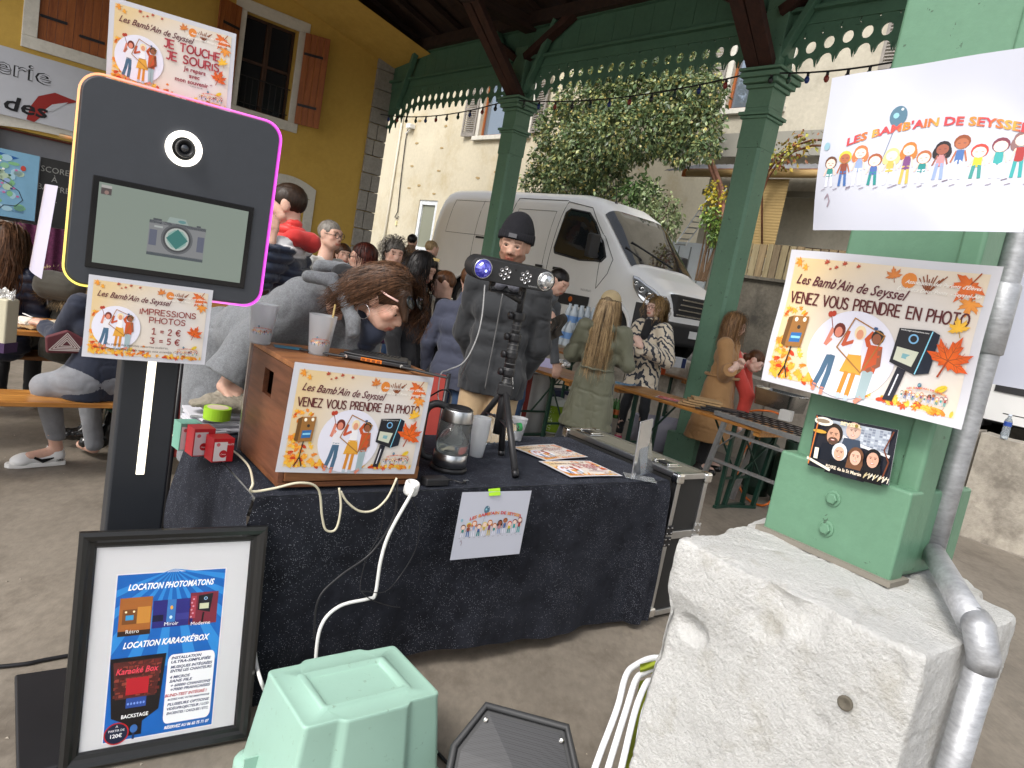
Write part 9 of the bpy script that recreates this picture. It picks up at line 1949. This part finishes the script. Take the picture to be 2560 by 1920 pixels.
t=item('patterned_purse','burgundy purse with white geometric pattern hanging at the bench end','bag',G(165,872,.60));q=D(165,858,3.95);m_=MB();m_.prism([(-.09,-.06),(.09,-.05),(.10,.03),(.0,.075),(-.10,.03)],-.02,.02,O=q,U=A_,W=Z_,N=-B_);m_.build('purse_body',M('burgundy','#5a2a30',.7),t,bevel=.01,world=True);p=Print()
for k in range(4):s_=1-.22*k;p.line([(-.08*s_,-.04*s_),(.08*s_,-.035*s_),(.0,.06*s_),(-.08*s_,-.04*s_)],.005,'#c9bdb8')
p.build('purse_print',t,sheet_map(q-B_*.021,A_,Z_,N=-B_))
# foil trays and cups on the right tables
crumple('foil_tray_food','crumpled foil with wrapped food beside the beer table edge, left one','food',onz(1322,900),.12,FOIL,1,.35);crumple('wrapped_bread','bread rolls wrapped in white paper beside the foil','food',onz(1342,890),.12,NAP,5,.7);crumple('foil_tray_food','crumpled foil tray next to the small white card','food',onz(1395,915),.13,FOIL,7,.35)
t=item('tent_card','small pale lilac card standing in front of the foil tray','card',onz(1368,918));m_=MB();m_.add([(-.09,-.05,0),(.09,-.05,0),(.09,.02,.09),(-.09,.02,.09),(.09,.05,0),(-.09,.05,0)],[(0,1,2,3),(3,2,4,5)]);m_.build('card',M('lilac_card','#b5b0cf',.6),t)
cup(1388,868,.762,'white paper cup standing on the rear table',prints=False,mat=M('cup_white',(.72,.72,.70),.5),r0=.03,r1=.042,h=.13,name='paper_cup')
t=item('blue_packet','blue and white crinkled packet beside the white cup','packet',onz(1362,858));m_=MB();m_.grid(lambda u,v:V(-.09+.18*u,.02*sin(u*8),.13*v)+V(0,-.03+.02*sin(v*7),0),10,8);m_.build('packet_front',M('packet_blue','#7fa0c4',.25,var=.5,vs=22),t,smooth=True)
BLUEW=M('blue_white_pack','#9fb8cf',.2,var=.35,vs=20);
for i,(x,y,l)in enumerate(((1452,800,'shrink wrapped pack of water bottles standing on another behind the raincoat'),(1440,840,'lower pack of water bottles behind the raincoat'))):
    q=D(x,y,7.9);base_z=q[2]-.12;t=item('water_pack',l,'bottles',V(q[0],q[1],base_z),None,.6)
    for a_ in range(4):
        for b_ in range(2):m_=MB();m_.lathe([(.04,0),(.043,.01),(.040,.07),(.043,.09),(.040,.16),(.043,.18),(.018,.25),(.016,.28),(.001,.28)],12,(-.15+.09*a_,-.045+.09*b_,0));m_.lathe([(.0435,.08),(.0435,.15)],12,(-.15+.09*a_,-.045+.09*b_,0),1,cap=(False,False));m_.build('bottle',[M('pet_bottle',(.62,.70,.76),.12,trans=.35),M('blue_label','#5f86b8',.4)],t,smooth=True)
q=onz(1648,935);t=item('orange_tin','orange drink powder tub on the rear table','tin',q);m_=MB();m_.lathe([(.06,0),(.07,.01),(.07,.17),(.066,.18)],20);m_.build('tin_body',M('tin_orange','#b0481c',.35,var=.25,vs=14),t,smooth=True);m_=MB();m_.lathe([(.072,.175),(.072,.2),(.001,.202)],20);m_.build('lid',M('tin_lid','#c8641e',.4),t)
q=onz(1610,925);t=item('grey_crate','dark grey crate left of the orange tub','crate',q,None,.6);m_=MB();m_.box((0,.05,.05),(.3,.2,.10));m_.build('crate_body',M('dark_grey_plastic','#3f4144',.6),t,bevel=.008)
for i,(x,y,c,l)in enumerate(((1690,905,'#c9cdd2','white sugar carton with navy corner on the low wall'),(1660,890,'#b8bcc0','pale carton with barcode on the low wall'))):
    q=D(x,y,8.6);t=item('carton',l,'carton',q,None,.5);m_=MB();m_.box((0,0,0),(.22,.12,.12));m_.build('carton_body',M('carton_pale_%d'%i,c,.5,var=.1),t,bevel=.003);m_=MB();m_.box((.07,-.062,0),(.06,.004,.118));m_.build('carton_label',M('navy_label','#1c2c5a',.4),t)
# flyers curled on the long table
for(x,y,c,l,sd)in((1550,962,'#5f93b8','curled blue and white leaflet at the left end of the long table',1),(1680,1003,'#c8383a','curled red and white leaflet in the middle of the long table',2)):
    q=onz(x,y);t=item('leaflet',l,'leaflet',q);f=sheet_map(q-V(.15,-.05,0),V(.93,-.36,0),V(.36,.93,0),lambda u,v:.004+.05*np.maximum(0,u/.3-.55)**2*4*(.5+v),N=Z_);paper('sheet',t,f,.30,.20);p=Print();p.rect(.012,.012,.288,.188,c,6,4);p.up()
    for k in range(12):p.ell(.03+.02*k,.05+.1*((k*7)%5)/5,.018,.012,random.choice(['#e8e4e8','#4a9a5a','#e0b0b8','#2f5f9a','#111111']),8)
    p.build('print',t,f)
t=item('cardboard_pile','flattened brown cardboard pieces near the long table end','cardboard',onz(1745,1018));
for k in range(4):m_=MB();m_.box((.02*k,.0,.012+.022*k),(.34-.03*k,.18,.016),rot('Z',-.35+.1*k));m_.build('card_piece',CARD,t)
t=item('black_plates','stack of black slate plates on the long table','plates',onz(1790,1030))
for k in range(3):m_=MB();m_.box((.04*k,.0,.008+.016*k),(.36,.16,.012),rot('Z',-.3+.08*k));m_.build('slate',BLACK,t,bevel=.004)
# steel pan on gas trestle
TRB=G(1975,1086,.80);TRA=G(1790,1027,.80);trd=norm(TRB-TRA);trn=norm(np.cross(Z_,trd));TLn=1.15
tr_s=thing('steel_trestle','galvanised folding trestle with wire grid top beside the post','trestle',V(*TRA[:2],0),math.atan2(trd[1],trd[0]));GALV=M('galvanised_frame',(.45,.46,.47),.4,metal=.8,var=.15,vs=30)
for y in(0,.5):m_=MB();m_.beam((0,y,.785),(TLn,y,.785),.04,.035);m_.build('top_rail',GALV,tr_s)
for x in(0.02,TLn-.02):m_=MB();m_.beam((x,0.02,.785),(x,.48,.785),.035,.03);m_.build('top_rail',GALV,tr_s)
for k in range(14):m_=MB();m_.tube([(.05+k*(TLn-.1)/13,.01,.805),(.05+k*(TLn-.1)/13,.49,.805)],.004,5);m_.build('grid_wire',BLACKM,tr_s)
for k in range(5):m_=MB();m_.tube([(.02,.05+.1*k,.811),(TLn-.02,.05+.1*k,.811)],.004,5);m_.build('grid_wire',BLACKM,tr_s)
for y in(0.0,.5):m_=MB();m_.beam((.12,y,.77),(-.02,y,.0),.04,.03,up=(0,1,0));m_.build('leg',GALV,tr_s);m_=MB();m_.beam((TLn-.12,y,.77),(TLn+.02,y,.0),.04,.03,up=(0,1,0));m_.build('leg',GALV,tr_s)
for z in(.66,.40):m_=MB();m_.beam((.09-.13*(.66-z)*1.0,0.0,z),(TLn-.08,.0,z),.045,.02);m_.build('stretcher',GALV,tr_s)
m_=MB();m_.beam((.08,.02,.5),(.35,.02,.77),.022,.006);m_.build('diagonal_stay',GALV,tr_s)
q=G(1888,1010,.83)+trn*.3+trd*.05;pn=thing('steel_pan','large rectangular stainless steel pan on the gas grid','pan',V(*q[:2],.815),math.atan2(trd[1],trd[0]));STEEL=M('stainless',(.55,.55,.54),.22,metal=.95,var=.1,vs=6,stretch=(1,1,.2))
m_=MB();r0,r1=rrect(.42,.26,.04,5),rrect(.46,.30,.05,5);r2,r3=rrect(.445,.285,.045,5),rrect(.41,.25,.04,5);n=len(r0);vs=[(*p_,0)for p_ in r0]+[(*p_,.16)for p_ in r1]+[(p_[0]*1.04,p_[1]*1.04,.165)for p_ in r1]+[(*p_,.165)for p_ in r2]+[(*p_,.01)for p_ in r3];m_.add(vs,[(k*n+i,k*n+(i+1)%n,(k+1)*n+(i+1)%n,(k+1)*n+i)for k in range(4)for i in range(n)]+[tuple(range(n-1,-1,-1)),tuple(range(4*n,5*n))]);m_.build('pan_body',STEEL,pn,smooth=True)
for sg in(-1,1):m_=MB();m_.tube(spline([(sg*.235,-.06,.15),(sg*.27,-.05,.165),(sg*.27,.05,.165),(sg*.235,.06,.15)]),.006,6);m_.build('handle',STEEL,pn,smooth=True)
q=G(1948,1050,.815)+trn*.08;t=thing('white_box','small white box on the wire grid beside the pan','box',q,math.atan2(trd[1],trd[0])+.3);m_=MB();m_.box((0,0,.045),(.10,.08,.09));m_.build('box_body',M('pale_box','#b9b8b4',.7),t,bevel=.003)
hose=M('orange_hose','#c0601c',.45)
cable('gas_hose','orange gas hose curving from the burner on the grid',[q+V(-.02,0,.03),q+V(-.10,.05,.05),q+V(-.2,.12,.03),q+V(-.24,.2,.0)],.009,hose)
gb1,gb2=G(1885,1232,0),G(1955,1262,0)
for q,l in((gb1,'dark green gas cylinder standing under the grid, farther one'),(gb2,'dark green gas cylinder half hidden by the post')):
    t=thing('gas_cylinder',l,'gas bottle',q);m_=MB();m_.lathe([(.12,0),(.12,.05),(.15,.07),(.155,.10),(.155,.42),(.13,.49),(.07,.53),(.03,.54)],24);m_.build('cylinder_body',M('bottle_green','#1a3026',.45,var=.15,vs=8),t,smooth=True);m_=MB();m_.lathe([(.09,.5),(.095,.6),(.088,.6),(.083,.5)],20);m_.build('collar',_mc['bottle_green'],t);m_=MB();m_.lathe([(.02,.52),(.02,.58),(.035,.585),(.035,.61),(.001,.61)],10);m_.build('valve',CHROME,t)
cable('gas_hose','orange hose hanging in a loop down to the floor between the gas cylinders',[gb1+V(0,0,.56),gb1+V(-.2,-.1,.45),gb1+V(-.28,-.25,.2),gb1+V(-.2,-.35,.03),gb2+V(-.25,-.25,.03),gb2+V(-.12,-.15,.2),gb2+V(0,0,.56)],.010,hose)
# green folding legs with cross brace in front of the cylinders
t=thing('folded_green_frame','dark green folding frame with crossed braces under the steel grid','frame',G(1862,1288,0));a,b_=G(1808,1268,.0),G(1880,1270,0)
for q,lab in((a,'leg'),(b_,'leg')):m_=MB();m_.beam(q+V(0,0,0),q+V(.08,.05,.72),.035,.03);m_.build('leg',DG,t,world=True)
m_=MB();m_.beam(a+V(.05,.03,.25),b_+V(.06,.04,.62),.02,.008);m_.beam(a+V(.07,.05,.62),b_+V(.03,.02,.25),.02,.008);m_.build('cross_brace',DG,t,world=True);m_=MB();m_.beam(a+V(-.02,0,.012),b_+V(.02,0,.012),.03,.02);m_.build('foot_bar',DG,t,world=True)
# below the tables
def tote_bag(label,x,y,w,h,c,txt,d_rot=.3,band=None):
    q=G(x,y,0);t=thing('shopping_bag',label,'bag',q,d_rot);m_=MB();rg=random.Random(x)
    m_.grid(lambda u,v:V(-w/2+w*u,-.06-.03*sin(u*pi)+.01*sin(v*9+u*6),h*v+.01*sin(u*9)*v),12,10);m_.grid(lambda u,v:V(w/2-w*u,.06+.03*sin(u*pi),h*v+.01*sin(u*7)*v),8,6)
    m_.build('bag_body',M('bag_%s'%c.strip('#'),c,.45,var=.08,vs=10),t,smooth=True);fmp=lambda u,v,hh:np.array([np.array(mwof(t)@Vector((a_,-.064-.03*sin((a_/w+.5)*pi)+.01*sin(b_/h*9+(a_/w+.5)*6)-.006,b_)))[:3]for a_,b_ in zip(u,v)])
    p=Print();txt(p,w,h);p.build('print',t,fmp)
tote_bag('green and white shopping bag standing left of the raincoat legs',1368,1078,.30,.38,'#c9cdc4',lambda p,w,h:(p.rect(-w*.40,h*.04,w*.36,h*.82,'#7d9a1c',4,4),p.up(),p.text('fresh.fr',-w*.05,h*.08,.07,'#dfe6c0',rot=1.5,w=.25)))
tote_bag('white shopping bag with a green disc reading fresh, between the raincoat legs',1432,1085,.32,.42,'#bfbab2',lambda p,w,h:(p.ell(0,h*.62,w*.36,w*.40,'#7d9a1c',24),p.up(),p.text('fresh',0,h*.58,.06,'#dfe6c0',w=w*.6,align='c'),p.rect(-w*.5,0,w*.5,h*.25,'#d8d2cc'),p.up(),p.text('ASA',0,h*.03,.09,'#7a1c2a',w=w*.8,align='c',bold=.03)))
t=thing('bottle_pack','shrink wrapped pack of green drink bottles behind the olive raincoat','bottles',G(1510,1040,0),.3)
for a_ in range(5):
    for b_ in range(2):m_=MB();m_.lathe([(.035,0),(.036,.12),(.03,.17),(.013,.23),(.013,.26),(.001,.26)],10,(-.16+.078*a_,-.04+.08*b_,0));m_.lathe([(.0368,.05),(.0368,.12)],10,(-.16+.078*a_,-.04+.08*b_,0),1,cap=(False,False));m_.build('bottle',[M('green_pet','#3f6a34',.2),M('orange_label','#a85a2c',.4)],t,smooth=True)
t=thing('clear_storage_box','translucent lilac storage box filled with paper under the long table','box',G(1640,1120,0),.25);m_=MB();a,b_,c_,e=rrect(.56,.38,.04,4),rrect(.62,.44,.05,4),rrect(.605,.425,.045,4),rrect(.55,.37,.04,4);n=len(a);m_.add([(*p_,.0)for p_ in a]+[(*p_,.34)for p_ in b_]+[(*p_,.34)for p_ in c_]+[(*p_,.008)for p_ in e],[(k*n+i,k*n+(i+1)%n,(k+1)*n+(i+1)%n,(k+1)*n+i)for k in range(3)for i in range(n)]+[tuple(range(3*n,4*n))]);m_.build('box_shell',M('lilac_plastic',(.72,.72,.86),.25,trans=.7,ior=1.15),t,smooth=True)
crumple('paper_filling','crumpled white paper inside the translucent storage box','paper',G(1640,1120,0)+V(0,0,.03),.20,NAP,9,.6)
t=thing('striped_box','red white and blue striped carton standing behind the storage box','carton',G(1645,1068,0),.25);m_=MB();m_.box((0,0,.26),(.16,.10,.18));m_.build('carton_body',M('stripe_red','#a8242c',.5),t)
for k in range(3):m_=MB();m_.box((-.05+.05*k,-.052,.26),(.022,.003,.178),rot('Y',.5));m_.build('stripe',M('stripe_blue','#22386a',.5)if k!=1 else WHITE,t)
m_=MB();m_.box((0,0,.085),(.3,.2,.17));m_.build('lower_carton',CARD,t)
t=thing('red_bag','bright pink red plastic bag between the raincoat and the patterned coat','bag',G(1545,985,0));crq=G(1545,1000,0);vs,fs=sdf([cap(crq+V(0,0,.12),crq+V(.02,0,.5),.11,.07)],.02,.01);m_=MB();m_.add(vs+(_vnoise(vs*18,3)[:,None]-.5)*.04,fs.tolist());m_.build('bag_body',M('pink_red','#b82a48',.4),t,world=True,smooth=True)
t=thing('waste_bin','tall white plastic bin behind the black hat man','bin',G(1318,1075,0));m_=MB();m_.lathe([(.16,0),(.20,.62),(.21,.63),(.21,.66),(.19,.66),(.18,.60),(.14,.02),(.001,.02)],24);m_.build('bin_body',M('bin_white','#c4c6c6',.45),t,smooth=True)
t=thing('brown_shoes','pair of tan shoes standing on the floor beside the white bin','shoes',G(1325,1010,0))
for dx in(0,.13):q=G(1322,1008,0)+V(dx,-.15*dx*5,0);smooth_obj('shoe',[cap(q+V(0,0,.04),q+V(.20,-.04,.035),.045,.04)],SHOEBR if dx else M('tan_suede','#8a6a48',.8),t,res=.012,world=True)
t=thing('dark_crate','navy and white crate on the floor below the table with foil trays','crate',G(1378,1010,0),.3);m_=MB();m_.box((0,0,.11),(.42,.28,.22));m_.build('crate_body',M('navy_crate','#1c2238',.6,var=.5,vs=16),t,bevel=.01)
t=thing('red_post','dark red wooden post behind the black hat man','post',G(1300,1085,0));q=G(1300,1085,0);m_=MB();m_.beam(q,q+V(0,0,.74),.05,.05);m_.build('post_body',M('maroon_paint','#6a1c14',.6),t,world=True)
# water bottle on the low wall at right
q=AB(1.2,-2.62,LW+.005);q0=PL(2514,1080,AB(1.15,0),A_);q=V(q0[0],q0[1],LW+.004);t=thing('water_bottle','half empty ribbed water bottle with blue label on the low wall at right','bottle',q)
m_=MB();m_.lathe([(.001,0),(.03,0)]+[(.032+.0015*(k%2),.006+.010*k)for k in range(11)]+[(.033,.12),(.033,.16),(.028,.175),(.014,.20),(.013,.215)],18);m_.build('bottle_body',M('pet_clear',(.75,.82,.88),.08,trans=.75,ior=1.15),t,smooth=True);m_=MB();m_.lathe([(.0338,.118),(.0338,.158)],18,cap=(False,False));m_.build('label',M('label_blue','#2a4a9a',.4),t,smooth=True);m_=MB();m_.lathe([(.015,.213),(.015,.228),(.001,.229)],12);m_.build('cap',M('cap_blue','#cfd8e6',.4),t)
# second van parked farther right on the street
van2=copy_tree(van,None,van_mw(2.72,-7.25,True));van2['label']='second white delivery van whose side shows at the right edge beyond the low wall'
